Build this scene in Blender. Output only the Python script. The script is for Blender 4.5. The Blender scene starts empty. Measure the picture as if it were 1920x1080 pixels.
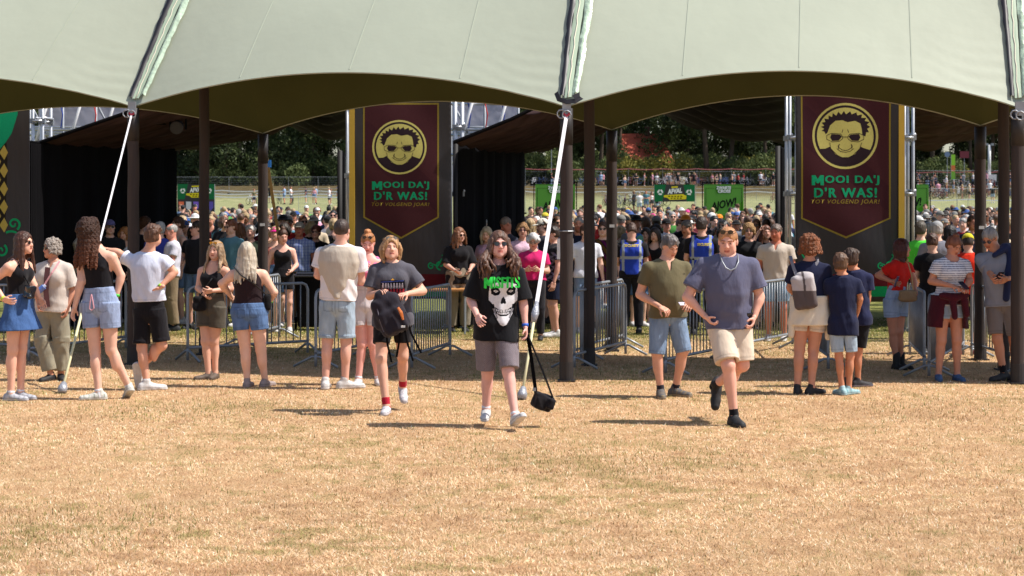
import bpy, bmesh, math, random
import numpy as np
from mathutils import Vector, Matrix
from mathutils.bvhtree import BVHTree

R = math.radians
SC = bpy.context.scene
COL = SC.collection
# ---------------------------------------------------------------- camera, sky, sun
FPX, CAMH, HZ = 3600.0, 2.1, 375.0          # focal length in photo pixels, eye height, horizon row
cd = bpy.data.cameras.new('camera'); cam = bpy.data.objects.new('camera', cd); COL.objects.link(cam)
cam.location = (0, 0, CAMH); cam.rotation_euler = (R(90), 0, 0)
cd.sensor_width = 36; cd.lens = FPX / 1920 * 36; cd.shift_y = -(540 - HZ) / 1920
cd.clip_end = 3000; SC.camera = cam
cd.dof.use_dof = True; cd.dof.focus_distance = 18.5; cd.dof.aperture_fstop = 6.3
SUN = Vector((0.66, -0.07, 1.0)).normalized()
w = bpy.data.worlds.new('World'); SC.world = w; w.use_nodes = True
nt = w.node_tree; bg = nt.nodes['Background']; sky = nt.nodes.new('ShaderNodeTexSky')
sky.sky_type = 'NISHITA'; sky.sun_disc = False
sky.sun_elevation = math.asin(SUN.z); sky.sun_rotation = math.atan2(SUN.x, SUN.y)
sky.air_density = 1.0; sky.dust_density = 1.2
nt.links.new(sky.outputs[0], bg.inputs[0]); bg.inputs[1].default_value = 0.10
sl = bpy.data.lights.new('sun', 'SUN'); so = bpy.data.objects.new('sun', sl); COL.objects.link(so)
sl.energy = 4.2; sl.angle = R(0.53); sl.color = (1, 0.95, 0.87)
so.rotation_euler = SUN.to_track_quat('Z', 'Y').to_euler(); so.location = (20, 0, 40)
SC.view_settings.view_transform = 'Standard'; SC.view_settings.look = 'None'
SC.view_settings.exposure = 0.66; SC.view_settings.gamma = 1

# ---------------------------------------------------------------- helpers
def srgb(*c):
    if len(c) == 1 and isinstance(c[0], str):
        h = c[0].lstrip('#'); c = [int(h[i:i + 2], 16) for i in (0, 2, 4)]
    return tuple((v / 255 / 12.92 if v / 255 <= .04045 else ((v / 255 + .055) / 1.055) ** 2.4) for v in c) + (1.0,)

def W(px, py, s):
    """a point of the place measured on the photograph: column, row, pixels per metre at its distance"""
    return Vector(((px - 960) / s, FPX / s, CAMH - (py - HZ) / s))

def gs(py):                                  # pixels per metre of a point on the flat ground
    return (py - HZ) / CAMH

GP = [(-60, 0), (45, 0), (62, .0), (90, .14), (120, .5), (189, 1.57), (225, 2.75), (245, 3.9), (300, 4.2), (400, 5.0), (900, 12)]
def gz(y):
    return float(np.interp(y, [p[0] for p in GP], [p[1] for p in GP]))

def tag(o, label=None, cat=None, group=None, kind=None):
    if label: o['label'] = label
    if cat: o['category'] = cat
    if group: o['group'] = group
    if kind: o['kind'] = kind
    return o

def empty(name, loc=(0, 0, 0), rz=0.0):
    o = bpy.data.objects.new(name, None); COL.objects.link(o)
    o.location = loc; o.rotation_euler = (0, 0, rz); o.empty_display_size = .2
    return o

def mk(name, verts, faces, mat=None, parent=None, smooth=False, color=None):
    me = bpy.data.meshes.new(name); me.from_pydata([tuple(v) for v in verts], [], [tuple(f) for f in faces])
    if smooth: me.polygons.foreach_set('use_smooth', [True] * len(me.polygons))
    me.update()
    return mo(name, me, mat, parent, color)

def mo(name, me, mat=None, parent=None, color=None):
    o = bpy.data.objects.new(name, me); COL.objects.link(o)
    if mat is not None:
        for m in (mat if isinstance(mat, (list, tuple)) else [mat]): me.materials.append(m)
    if parent is not None: o.parent = parent
    if color is not None: o.color = color
    return o

class MB:
    """collects simple solids into one mesh"""
    def __init__(s): s.v = []; s.f = []; s.m = []
    def add(s, v, f, mi=0):
        n = len(s.v); s.v += [Vector(p) for p in v]; s.f += [[i + n for i in q] for q in f]; s.m += [mi] * len(f)
    def box(s, lo, hi, mi=0, M=None):
        x0, y0, z0 = lo; x1, y1, z1 = hi
        v = [Vector(p) for p in ((x0, y0, z0), (x1, y0, z0), (x1, y1, z0), (x0, y1, z0), (x0, y0, z1), (x1, y0, z1), (x1, y1, z1), (x0, y1, z1))]
        if M is not None: v = [M @ p for p in v]
        s.add(v, [(0, 3, 2, 1), (4, 5, 6, 7), (0, 1, 5, 4), (1, 2, 6, 5), (2, 3, 7, 6), (3, 0, 4, 7)], mi)
    def tube(s, pts, r, n=8, mi=0, cap=True):
        pts = [Vector(p) for p in pts]; rs = r if isinstance(r, (list, tuple)) else [r] * len(pts)
        prev = None; rings = []
        for i, p in enumerate(pts):
            d = (pts[min(i + 1, len(pts) - 1)] - pts[max(i - 1, 0)])
            if d.length < 1e-9: d = Vector((0, 0, 1))
            d.normalize()
            if prev is None:
                a = Vector((0, 0, 1)) if abs(d.z) < .9 else Vector((1, 0, 0))
                u = d.cross(a).normalized()
            else:
                u = (prev - d * prev.dot(d)).normalized()
            prev = u; q = d.cross(u)
            rings.append([p + (u * math.cos(2 * math.pi * k / n) + q * math.sin(2 * math.pi * k / n)) * rs[i] for k in range(n)])
        v = [p for g in rings for p in g]; f = []
        for i in range(len(pts) - 1):
            for k in range(n):
                f.append((i * n + k, i * n + (k + 1) % n, (i + 1) * n + (k + 1) % n, (i + 1) * n + k))
        if cap: f += [tuple(range(n))[::-1], tuple((len(pts) - 1) * n + k for k in range(n))]
        s.add(v, f, mi)
    def strap(s, pts, w, t, side, mi=0):
        """flat band through pts, width w along side, thickness t"""
        pts = [Vector(p) for p in pts]; side = Vector(side).normalized(); v = []; f = []
        for i, p in enumerate(pts):
            d = (pts[min(i + 1, len(pts) - 1)] - pts[max(i - 1, 0)]).normalized()
            sd = (side - d * side.dot(d)).normalized(); n = d.cross(sd)
            v += [p + sd * w / 2 + n * t / 2, p - sd * w / 2 + n * t / 2, p - sd * w / 2 - n * t / 2, p + sd * w / 2 - n * t / 2]
        for i in range(len(pts) - 1):
            for k in range(4): f.append((i * 4 + k, i * 4 + (k + 1) % 4, i * 4 + 4 + (k + 1) % 4, i * 4 + 4 + k))
        f += [(3, 2, 1, 0), tuple(len(pts) * 4 - 4 + k for k in range(4))]
        s.add(v, f, mi)
    def build(s, name, mat=None, parent=None, smooth=False, color=None):
        me = bpy.data.meshes.new(name); me.from_pydata([tuple(v) for v in s.v], [], s.f)
        me.polygons.foreach_set('material_index', s.m)
        if smooth: me.polygons.foreach_set('use_smooth', [True] * len(me.polygons))
        me.update()
        return mo(name, me, mat, parent, color)

ORD = ['first', 'second', 'third', 'fourth', 'fifth', 'sixth', 'seventh', 'eighth', 'ninth', 'tenth', 'eleventh', 'twelfth', 'thirteenth', 'fourteenth', 'fifteenth', 'sixteenth', 'seventeenth', 'eighteenth', 'nineteenth', 'twentieth',
       'twenty first', 'twenty second', 'twenty third', 'twenty fourth', 'twenty fifth', 'twenty sixth', 'twenty seventh', 'twenty eighth']
def single_out(cat):
    """things of one label, told apart by their order from the left"""
    d = {}
    for o in bpy.data.objects:
        if o.get('category') == cat: d.setdefault(o['label'], []).append(o)
    for lab, L in d.items():
        if 1 < len(L) <= len(ORD):
            L.sort(key=lambda o: o.location.x / o.location.y)
            for i, o in enumerate(L): o['label'] = '%s, %s from left' % (lab, ORD[i])

def rng(seed): return np.random.default_rng(seed)

# ---------------------------------------------------------------- materials
def mat(name, col=None, rough=.7, metal=0., bump=None, noise=None, spec=.5, objcol=False, attr=None, sheen=0, stretch=None, trans=0.0):
    """principled material; noise=(scale, amount) varies its brightness, bump=(scale, strength), stretch scales the texture space"""
    m = bpy.data.materials.new(name); m.use_nodes = True; n = m.node_tree.nodes; L = m.node_tree.links
    p = n['Principled BSDF']; p.inputs['Roughness'].default_value = rough; p.inputs['Metallic'].default_value = metal
    p.inputs['Specular IOR Level'].default_value = spec
    if sheen: p.inputs['Sheen Weight'].default_value = sheen
    if objcol:
        oi = n.new('ShaderNodeObjectInfo'); src = oi.outputs['Color']
    else:
        rg = n.new('ShaderNodeRGB'); rg.outputs[0].default_value = col or (.5, .5, .5, 1); src = rg.outputs[0]
    tc = n.new('ShaderNodeTexCoord'); co = tc.outputs['Object']
    if stretch:
        mp = n.new('ShaderNodeMapping'); mp.inputs['Scale'].default_value = stretch; L.new(co, mp.inputs[0]); co = mp.outputs[0]
    if attr:
        at = n.new('ShaderNodeAttribute'); at.attribute_name = attr
        mx = n.new('ShaderNodeMix'); mx.data_type = 'RGBA'; mx.blend_type = 'MULTIPLY'; mx.inputs[0].default_value = 1
        L.new(src, mx.inputs[6]); L.new(at.outputs['Color'], mx.inputs[7]); src = mx.outputs[2]
    if noise:
        nz = n.new('ShaderNodeTexNoise'); nz.inputs['Scale'].default_value = noise[0]; nz.inputs['Detail'].default_value = 4
        L.new(co, nz.inputs['Vector'])
        mr = n.new('ShaderNodeMapRange'); mr.inputs[1].default_value = .25; mr.inputs[2].default_value = .75
        mr.inputs[3].default_value = 1 - noise[1]; mr.inputs[4].default_value = 1 + noise[1]
        L.new(nz.outputs[0], mr.inputs[0])
        vm = n.new('ShaderNodeVectorMath'); vm.operation = 'SCALE'; L.new(src, vm.inputs[0]); L.new(mr.outputs[0], vm.inputs['Scale']); src = vm.outputs[0]
    L.new(src, p.inputs['Base Color'])
    if bump:
        nb = n.new('ShaderNodeTexNoise'); nb.inputs['Scale'].default_value = bump[0]; nb.inputs['Detail'].default_value = 3
        L.new(co, nb.inputs['Vector'])
        b = n.new('ShaderNodeBump'); b.inputs['Strength'].default_value = bump[1]; b.inputs['Distance'].default_value = bump[2] if len(bump) > 2 else .02
        L.new(nb.outputs[0], b.inputs['Height']); L.new(b.outputs[0], p.inputs['Normal'])
    if trans:
        tr = n.new('ShaderNodeBsdfTranslucent'); L.new(src, tr.inputs[0])
        ms = n.new('ShaderNodeMixShader'); ms.inputs[0].default_value = trans
        L.new(p.outputs[0], ms.inputs[1]); L.new(tr.outputs[0], ms.inputs[2]); L.new(ms.outputs[0], n['Material Output'].inputs[0])
    return m

M = {}
M['skin'] = mat('skin', rough=.5, spec=.35, objcol=True, attr='pig', noise=(14, .07), bump=(90, .12, .002))
M['cloth'] = mat('cloth', rough=.9, spec=.15, objcol=True, attr='pig', noise=(9, .06), bump=(5, .4, .05), sheen=.1, stretch=(1.8, 1.8, .8))
M['denim'] = mat('denim', rough=.9, spec=.15, objcol=True, attr='pig', noise=(9, .2), bump=(12, .7, .03), stretch=(1.5, 1.5, .6))
M['hair'] = mat('hair', rough=.5, spec=.4, objcol=True, attr='pig', noise=(26, .5), bump=(55, .9, .012), stretch=(1, 1, .16))
M['curls'] = mat('curls', rough=.6, spec=.3, objcol=True, attr='pig', noise=(60, .55), bump=(70, 1., .02))
M['shoe'] = mat('shoe', rough=.7, objcol=True, attr='pig', noise=(30, .12), bump=(60, .3, .006))
M['plain'] = mat('plain', rough=.6, objcol=True, noise=(12, .06))
M['print'] = mat('print', rough=.85, spec=.1, objcol=True, noise=(40, .08))
M['gloss'] = mat('gloss', rough=.12, objcol=True, spec=.7)
M['steel'] = mat('galvanised_steel', srgb(142, 146, 152), rough=.45, metal=.35, noise=(6, .2), bump=(40, .15, .002))
M['tube'] = mat('scaffold_tube', srgb(190, 192, 196), rough=.35, metal=.5, noise=(5, .2))
# ================================================================ GROUND
def ground():
    ys = [-60, -20, 0, 5, 8] + list(np.arange(10, 46, 2.0)) + [50, 55, 60, 80, 100, 130, 160, 189, 205, 225, 235, 245, 270, 300, 400, 600, 900]
    xs = list(np.linspace(-500, -40, 12)) + list(np.linspace(-30, 30, 31)) + list(np.linspace(40, 500, 12))
    rr = rng(3); v = []
    for y in ys:
        for x in xs: v.append((x, y, gz(y) + (rr.random() - .5) * .006 * (9 < y < 46)))
    n = len(xs); f = [(j * n + i, j * n + i + 1, (j + 1) * n + i + 1, (j + 1) * n + i) for j in range(len(ys) - 1) for i in range(n - 1)]
    m = bpy.data.materials.new('dry_field'); m.use_nodes = True; N = m.node_tree.nodes; L = m.node_tree.links; p = N['Principled BSDF']
    p.inputs['Roughness'].default_value = .95; p.inputs['Specular IOR Level'].default_value = .1
    g = N.new('ShaderNodeNewGeometry'); pos = g.outputs['Position']
    def noise(sc, det=4, rough=.6):
        t = N.new('ShaderNodeTexNoise'); t.inputs['Scale'].default_value = sc; t.inputs['Detail'].default_value = det; t.inputs['Roughness'].default_value = rough
        L.new(pos, t.inputs['Vector']); return t.outputs[0]
    def ramp(src, stops):
        r = N.new('ShaderNodeValToRGB'); L.new(src, r.inputs[0]); e = r.color_ramp.elements
        while len(e) < len(stops): e.new(.5)
        for i, (a, c) in enumerate(stops): e[i].position = a; e[i].color = c
        return r.outputs[0]
    def mix(fac, a, b):
        x = N.new('ShaderNodeMix'); x.data_type = 'RGBA'; L.new(fac, x.inputs[0]); L.new(a, x.inputs[6]); L.new(b, x.inputs[7]); return x.outputs[2]
    straw = ramp(noise(55, 6, .75), [(.25, srgb(126, 96, 70)), (.42, srgb(180, 144, 106)), (.6, srgb(210, 176, 136)), (.8, srgb(232, 204, 166))])
    patch = ramp(noise(2.4, 7, .75), [(.3, srgb(150, 110, 76)), (.5, srgb(214, 170, 124)), (.7, srgb(168, 144, 96))])
    dry = mix(ramp(noise(2.2, 3), [(.3, (.25,) * 3 + (1,)), (.7, (.6,) * 3 + (1,))]), straw, patch)
    green = ramp(noise(6, 6, .7), [(.3, srgb(82, 90, 44)), (.5, srgb(118, 120, 62)), (.7, srgb(150, 142, 88))])
    sp = N.new('ShaderNodeSeparateXYZ'); L.new(pos, sp.inputs[0])
    wob = N.new('ShaderNodeMath'); wob.operation = 'MULTIPLY_ADD'; L.new(noise(.5, 4), wob.inputs[0]); wob.inputs[1].default_value = 9; L.new(sp.outputs['Y'], wob.inputs[2])
    def rng_(a, b, src=None):
        r = N.new('ShaderNodeMapRange'); r.inputs[1].default_value = a; r.inputs[2].default_value = b; L.new(src or wob.outputs[0], r.inputs[0]); return r.outputs[0]
    near = mix(rng_(30.5, 35), dry, green)
    brown = ramp(noise(.6, 5), [(.3, srgb(52, 46, 28)), (.6, srgb(96, 82, 52))])
    sandy = ramp(noise(1.2, 5), [(.3, srgb(112, 118, 76)), (.55, srgb(142, 142, 102)), (.75, srgb(164, 156, 122))])
    near = mix(rng_(95, 150), near, sandy)
    far = mix(rng_(208, 236), near, brown)
    L.new(far, p.inputs['Base Color'])
    b = N.new('ShaderNodeBump'); b.inputs['Strength'].default_value = .9; b.inputs['Distance'].default_value = .03
    L.new(noise(45, 6, .8), b.inputs['Height']); L.new(b.outputs[0], p.inputs['Normal'])
    tag(mk('ground', v, f, m, smooth=True), kind='structure')
ground()

def grass():
    rr = rng(5); N = 1100000
    # density falls with distance; blades lie every way, mostly flat trampled straw
    y = 9.5 + (34 - 9.5) * rr.random(N) ** 1.55
    edge = y * .27 + .9; x = (rr.random(N) * 2 - 1) * edge; far_ = rr.random(N) < .22; x = np.where(far_, np.sign(x) * (edge + rr.exponential(2.6, N)), x)
    y = np.where(rr.random(N) < .05, 9.5 - rr.exponential(1.5, N), y)
    cl = np.sin(x * 2.1 + np.sin(y * 1.7) * 2) * np.sin(y * 2.6 + np.sin(x * 1.3) * 2) + rr.normal(0, .8, N)
    keep = cl > -1.25; x = x[keep]; y = y[keep]; cl = cl[keep]
    worn = (np.sin(x * .55 + 1.3 * np.sin(y * .8 + 1)) + np.sin(y * 1.15 + 1.4 * np.sin(x * .7)) + .8 * np.sin(x * 2.3 - y * 1.9)) / 2.8
    k2 = rr.random(len(x)) > np.clip((worn - .5) * 1.2, 0, .35); x = x[k2]; y = y[k2]; cl = cl[k2]; n = len(x)
    a = rr.random(n) * 6.283; tilt = rr.beta(1.3, 3.4, n) * 1.1
    ln = .014 + rr.random(n) ** 2 * .034; wd = .0012 + rr.random(n) * .0018
    wd = wd * (1 + (y - 10) * .05)
    green = rr.random(n) < np.where(y > 29, .5, .04 + .09 * (np.sin(x * .8 + 1) * np.sin(y * .9) > .55))
    tilt = np.where(green, tilt * .5 + .9, tilt)
    dx, dy = np.cos(a), np.sin(a); hx = ln * np.cos(tilt); hz = ln * np.sin(tilt) + .004
    z0 = np.zeros(n) + .0
    P = np.empty((n, 3, 3))
    P[:, 0] = np.stack([x - dy * wd, y + dx * wd, z0], 1); P[:, 1] = np.stack([x + dy * wd, y - dx * wd, z0], 1)
    P[:, 2] = np.stack([x + dx * hx, y + dy * hx, z0 + hz], 1)
    me = bpy.data.meshes.new('grass'); me.vertices.add(n * 3); me.vertices.foreach_set('co', P.reshape(-1).astype(np.float32))
    me.loops.add(n * 3); me.loops.foreach_set('vertex_index', np.arange(n * 3, dtype=np.int32))
    me.polygons.add(n); me.polygons.foreach_set('loop_start', np.arange(0, n * 3, 3, dtype=np.int32)); me.polygons.foreach_set('loop_total', np.full(n, 3, dtype=np.int32))
    me.update(calc_edges=True)
    pal = np.array([srgb(236, 204, 166), srgb(226, 190, 150), srgb(210, 170, 130), srgb(168, 126, 92), srgb(246, 226, 198)])
    c = pal[rr.choice(5, n, p=[.3, .3, .22, .08, .1])]
    gc = np.array([srgb(112, 122, 52), srgb(140, 140, 74), srgb(84, 100, 40)])[rr.choice(3, n)]
    c = np.where(green[:, None], gc, c)
    pt_ = (np.sin(x * 1.1 + 2 * np.sin(y * .7)) + np.sin(y * 1.9 + 1.5 * np.sin(x * .9)) + np.sin(x * 3.1 + y * 2.3)) / 3
    def vn(cell, seed):
        g_ = rng(seed).random((700, 700)); u = (x + 30) / cell % 698; w_ = (y - 2) / cell % 698; i = np.clip(u.astype(int), 0, 697); j = np.clip(w_.astype(int), 0, 697); a_, b_ = u - i, w_ - j
        a_ = a_ * a_ * (3 - 2 * a_); b_ = b_ * b_ * (3 - 2 * b_)
        return (g_[i, j] * (1 - a_) * (1 - b_) + g_[i + 1, j] * a_ * (1 - b_) + g_[i, j + 1] * (1 - a_) * b_ + g_[i + 1, j + 1] * a_ * b_)
    n1, n2, n3 = vn(.11, 21), vn(.33, 22), vn(1.1, 23); k_ = n1 * .4 + n2 * .35 + n3 * .25
    olive = np.array(srgb(134, 128, 74)); rust = np.array(srgb(156, 114, 80))
    mo_ = np.clip((k_ - .56) * 7, 0, .85)[:, None]; mr_ = np.clip((.42 - k_) * 6, 0, .6)[:, None]
    c = c * (1 - mo_) + olive * mo_; c = c * (1 - mr_) + rust * mr_
    c[:, :3] *= (1 + .12 * pt_ + .2 * (vn(.18, 24) - .5) + rr.normal(0, .15, n))[:, None]; c[:, :3] *= 1.07; c = np.repeat(np.clip(c, 0, .95), 3, 0)
    at = me.color_attributes.new('pig', 'FLOAT_COLOR', 'POINT'); at.data.foreach_set('color', c.astype(np.float32).reshape(-1))
    m = mat('straw', (1, 1, 1, 1), rough=.9, spec=.15, attr='pig', trans=.15)
    tag(mo('grass', me, m), label='dry straw coloured grass covering the field', cat='grass', kind='stuff')
grass()

# ================================================================ TENT
def tent():
    r1 = [(-560, 140), (250, 147), (1062, 162), (1908, 164), (2760, 168)]
    r2 = [(-350, 132), (383, 138), (1105, 148), (1882, 152), (2660, 156)]
    r3 = [(-170, 121), (493, 128), (1147, 135), (1838, 143), (2530, 147)]
    q1 = [Vector(((p - 960) / s, FPX / s, z)) for (p, s), z in zip(r1, (3.4, 3.29, 3.18, 3.16, 3.16))]
    q2 = [Vector(((p - 960) / s, FPX / s, 5.65)) for p, s in r2]
    q3 = [Vector(((p - 960) / s, FPX / s, 3.08)) for p, s in r3]
    t = empty('marquee_tent', (q2[2].x, q2[2].y, 0))
    tag(t, 'large pale green stretch tent on brown wooden poles over the entrance', 'tent')
    off = Vector((q2[2].x, q2[2].y, 0))
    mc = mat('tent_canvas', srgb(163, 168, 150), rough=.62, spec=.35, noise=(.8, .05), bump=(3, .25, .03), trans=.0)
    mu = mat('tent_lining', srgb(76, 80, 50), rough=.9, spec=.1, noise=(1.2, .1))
    def pt(b, u, v):
        A, B, C_ = [q[b].lerp(q[b + 1], u) for q in (q1, q2, q3)]
        arch = 4 * u * (1 - u)
        if v <= .5:
            k = v / .5; e = A.copy(); e.z += .42 * arch; e.y += .05 * arch; r = B.copy(); r.z -= .22 * arch
            p = e.lerp(r, k); p.z += .06 * math.sin(math.pi * k) * (.3 + .7 * arch)
        else:
            k = (v - .5) / .5; e = C_.copy(); e.z += .42 * arch; e.y -= .25 * arch; r = B.copy(); r.z -= .22 * arch
            p = r.lerp(e, k); p.z += .06 * math.sin(math.pi * k) * (.3 + .7 * arch)
        # tension creases fanning out of the pole tops
        d = min(u, 1 - u)
        if v < .2: p.z += (.010 if u > .5 else .003) * math.sin(v * 190 + u * 22 + 2 * math.sin(u * 30)) * math.exp(-d * 8) * (1 - math.exp(-d * 50)) * (1 - v / .2)
        return p - off
    nu, nv = 72, 150
    v = []; f = []
    for b in range(4):
        base = len(v)
        for i in range(nu + 1):
            for j in range(nv + 1): v.append(pt(b, i / nu, j / nv))
        for i in range(nu):
            for j in range(nv):
                a = base + i * (nv + 1) + j; f.append((a, a + nv + 1, a + nv + 2, a + 1))
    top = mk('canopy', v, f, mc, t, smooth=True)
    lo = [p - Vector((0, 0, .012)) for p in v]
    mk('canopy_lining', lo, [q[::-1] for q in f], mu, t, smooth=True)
    # rope hem along both scalloped edges
    hem = MB()
    for b in range(4):
        for vv in (0, 1): hem.tube([pt(b, i / 40, vv) for i in range(41)], .012, 6)
    hem.build('hem_rope', mc, t, smooth=True)
    # seams with a dark strip, lacing and a folded pale flap
    md = mat('seam_webbing', srgb(30, 26, 31), rough=.5); mw = mat('lacing_rope', srgb(205, 198, 180), rough=.8)
    mf = mat('weather_flap', srgb(186, 206, 180), rough=.3, spec=.8, bump=(5, .8, .08))
    for b in range(1, 4):
        def sp(k, du, dz, bb=b):
            vv = k * .5; u = du * (1 + .8 * k)
            p = pt(bb, u, vv) if u >= 0 else pt(bb - 1, 1 + u, vv)
            return p + Vector((0, -.02, dz))
        n = 26; rr = rng(b)
        ks = [.03 + i / n * .95 for i in range(n + 1)]
        lace = MB(); lace.tube([sp(k,   .001 + .0012 * math.sin(i * 2.1), .035) for i, k in enumerate(ks)], .007, 5); lace.build('lacing', mw, t, smooth=True)
        def ribbon(name, u0, u1, h, m, wob):
            vv = []; ff = []
            for i, k in enumerate(ks):
                o = (rr.random() - .5) * wob
                for q in range(7):
                    u = u0 + (u1 - u0) * q / 6 + o * (q in (0, 6))
                    vv.append(sp(k, u, .02 + h * math.sin(math.pi * (q + .5) / 7) * (1 + (rr.random() - .5) * .5)))
                for q in range(7): pass
            for i in range(n):
                for q in range(6): a = i * 7 + q; ff.append((a, a + 1, a + 8, a + 7))
            o_ = mk(name, vv, ff, m, t, smooth=True); return o_
        ribbon('seam_strip', -.015, -.006, .03, md, .003)
        ribbon('seam_band', -.006, .009, .012, mat('seam_band', srgb(166, 182, 158), rough=.5), .001)
        ribbon('weather_flap', .011, .025, .045, mf, .003)
    ms = mat('stitching', srgb(154, 161, 144), rough=.7)
    for b in range(4):
        sm = MB()
        for u in (.26, .52, .77): sm.strap([pt(b, u, .01 + .48 * k / 24) + Vector((0, -.002, .0025)) for k in range(25)], .012, .003, (1, 0, 0))
        sm.build('seams', ms, t)
    loop = MB(); c = q1[2] - off
    pts = [c + Vector((-.12, -.06, .16)), c + Vector((-.09, -.1, .08)), c + Vector((0, -.12, .05)), c + Vector((.1, -.12, .06)), c + Vector((.17, -.1, .1)), c + Vector((.15, -.1, .14)), c + Vector((.08, -.12, .1))]
    loop.strap(pts, .055, .008, (0, .2, 1)); loop.build('black_strap', md, t)
    # poles
    mp = mat('wood_pole', srgb(52, 41, 37), rough=.8, noise=(14, .35), bump=(30, .6, .01), stretch=(1, 1, .07))
    mtop = mat('pole_sleeve', srgb(34, 30, 31), rough=.6, noise=(20, .2))
    msl = mat('metal_shoe', srgb(60, 56, 56), rough=.5, metal=.3)
    rr = rng(11)
    for row, q in enumerate((q1, q2, q3)):
        for i, p in enumerate(q):
            if i in (0, 4) and row == 1: continue
            h = p.z - .02; o = p - off; rad = .076 if row != 1 else .07
            pole = MB(); n = 14
            pole.tube([Vector((o.x + math.sin(k * 1.7 + i) * .004, o.y, h * k / n * .93 + .0)) for k in range(n + 1)], [rad * (1.02 - .06 * k / n) for k in range(n + 1)], 16)
            po = pole.build('pole', mp, t, smooth=True)
            s_ = MB(); s_.tube([(o.x, o.y, h - .42), (o.x, o.y, h)], rad * 1.0, 16); s_.build('sleeve', mtop, po, smooth=True)
            s_ = MB(); s_.tube([(o.x, o.y, 0), (o.x, o.y, .23)], rad * 1.08, 16); s_.box((o.x - .1, o.y - .1, 0), (o.x + .1, o.y + .1, .02)); s_.build('foot_sleeve', mtop, po, smooth=False)
            if row == 2:
                s_ = MB(); s_.box((o.x - .035, o.y - rad - .004, 1.72), (o.x + .035, o.y - rad + .006, 1.76)); s_.build('label_sticker', M['white'], po)
    # bracket and shackle at the front pole tops
    for i in (1, 2, 3):
        c = q1[i] - off; s_ = MB()
        s_.box((c.x - .05, c.y - .1, c.z - .1), (c.x + .05, c.y - .07, c.z + .06))
        s_.tube([c + Vector((-.06 + .05 * math.cos(a * .7), -.11, -.09 + .05 * math.sin(a * .7))) for a in range(9)], .009, 6)
        s_.tube([c + Vector((.05 * math.cos(a * .7), -.12, -.1 + .05 * math.sin(a * .7))) for a in range(9)], .009, 6)
        s_.build('shackle_bracket', M['steel'], t)
    # guy straps to the stakes
    mst = mat('white_webbing', srgb(214, 210, 214), rough=.6, noise=(10, .08)); mrd = mat('red_thimble', srgb(176, 60, 80), rough=.6)
    mye = mat('cream_sling', srgb(206, 200, 160), rough=.7); mtape = mat('silver_tape', srgb(158, 160, 168), rough=.4, metal=.3, bump=(40, .7, .02))
    for (i, ex, ey, w_) in ((1, 116, 738, .022), (2, 978, 750, .042)):
        a = q1[i] - off + Vector((0, -.1, -.1)); e = W(ex, ey, gs(ey)) - off; e.z = .02
        s_ = MB(); mid = a.lerp(e, .72)
        s_.strap([a, a.lerp(e, .36) + Vector((0, 0, -.01)), mid], w_, .004, (1, .3, 0)); s_.build('guy_strap', mst, t)
        s_ = MB(); s_.tube([mid, e], .016, 8); s_.build('ground_sling', mye, t, smooth=True)
        s_ = MB(); s_.tube([mid + (mid - e) * .14, mid, mid - (mid - e) * .1], [.02, .045, .028], 8); s_.build('ratchet', mtape, t, smooth=True)
        s_ = MB(); s_.tube([e + Vector((0, 0, -.01)), e + (a - e).normalized() * .05, e + (a - e).normalized() * .13], [.05, .055, .028], 8); s_.build('stake_cover', mtape, t, smooth=True)
        s_ = MB(); s_.tube([a + Vector((-.04, 0, .02)), a + Vector((0, -.01, -.01)), a + Vector((.04, 0, .02))], .017, 6); s_.build('thimble', mrd, t)
    # back guy strap seen behind the third row pole
    a = q3[1] - off + Vector((0, .1, -.1)); e = Vector(((545 - 960) / 103, FPX / 103, 0)) - off; s_ = MB(); s_.strap([a, a.lerp(e, .66)], .05, .004, (1, 0, 0)); s_.build('guy_strap', mat('tan_webbing', srgb(140, 122, 96), rough=.8), t)
    s_ = MB(); s_.tube([a.lerp(e, .64), a.lerp(e, .72), a.lerp(e, .8)], [.03, .07, .03], 8); s_.build('ratchet', mtape, t)
    s_ = MB(); s_.tube([a.lerp(e, .8), e], .013, 6); s_.build('ground_sling', mye, t)
    s_ = MB(); s_.box(tuple(a.lerp(e, .1) + Vector((-.02, -.02, -.09))), tuple(a.lerp(e, .1) + Vector((.06, .02, .02)))); s_.build('blue_tape', mat('blue_tape', srgb(30, 110, 190)), t)
    # wire round the middle pole
    p = q1[2] - off; s_ = MB(); s_.tube([p + Vector((.085 * math.cos(k * .7), .085 * math.sin(k * .7), 1.68 - 3.12)) for k in range(10)], .006, 5)
    s_.build('tie_wire', M['steel'], t)
M['white'] = mat('white_vinyl', srgb(215, 215, 215), rough=.5)
M['black'] = mat('black_cloth', srgb(17, 16, 18), rough=.95, spec=.05, noise=(2, .3), bump=(3, .5, .05), stretch=(2, 2, .3))
tent()

# ================================================================ TEXT AND FLAT MARKS
FN = None
def textmesh(s, size, bold=0.0, shear=0.0, align='CENTER', space=1.0):
    """the words as a flat mesh in x/z, centred on the origin"""
    cu = bpy.data.curves.new('t', 'FONT'); cu.body = s; cu.size = size; cu.offset = bold * size; cu.shear = shear
    cu.align_x = align; cu.align_y = 'CENTER'; cu.space_character = space; cu.resolution_u = 3
    o = bpy.data.objects.new('t', cu); COL.objects.link(o)
    dg = bpy.context.evaluated_depsgraph_get(); me = bpy.data.meshes.new_from_object(o.evaluated_get(dg))
    COL.objects.unlink(o); bpy.data.objects.remove(o); bpy.data.curves.remove(cu)
    v = [(p.co.x, p.co.y) for p in me.vertices]; f = [tuple(q.vertices) for q in me.polygons]; bpy.data.meshes.remove(me)
    return v, f

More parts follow.
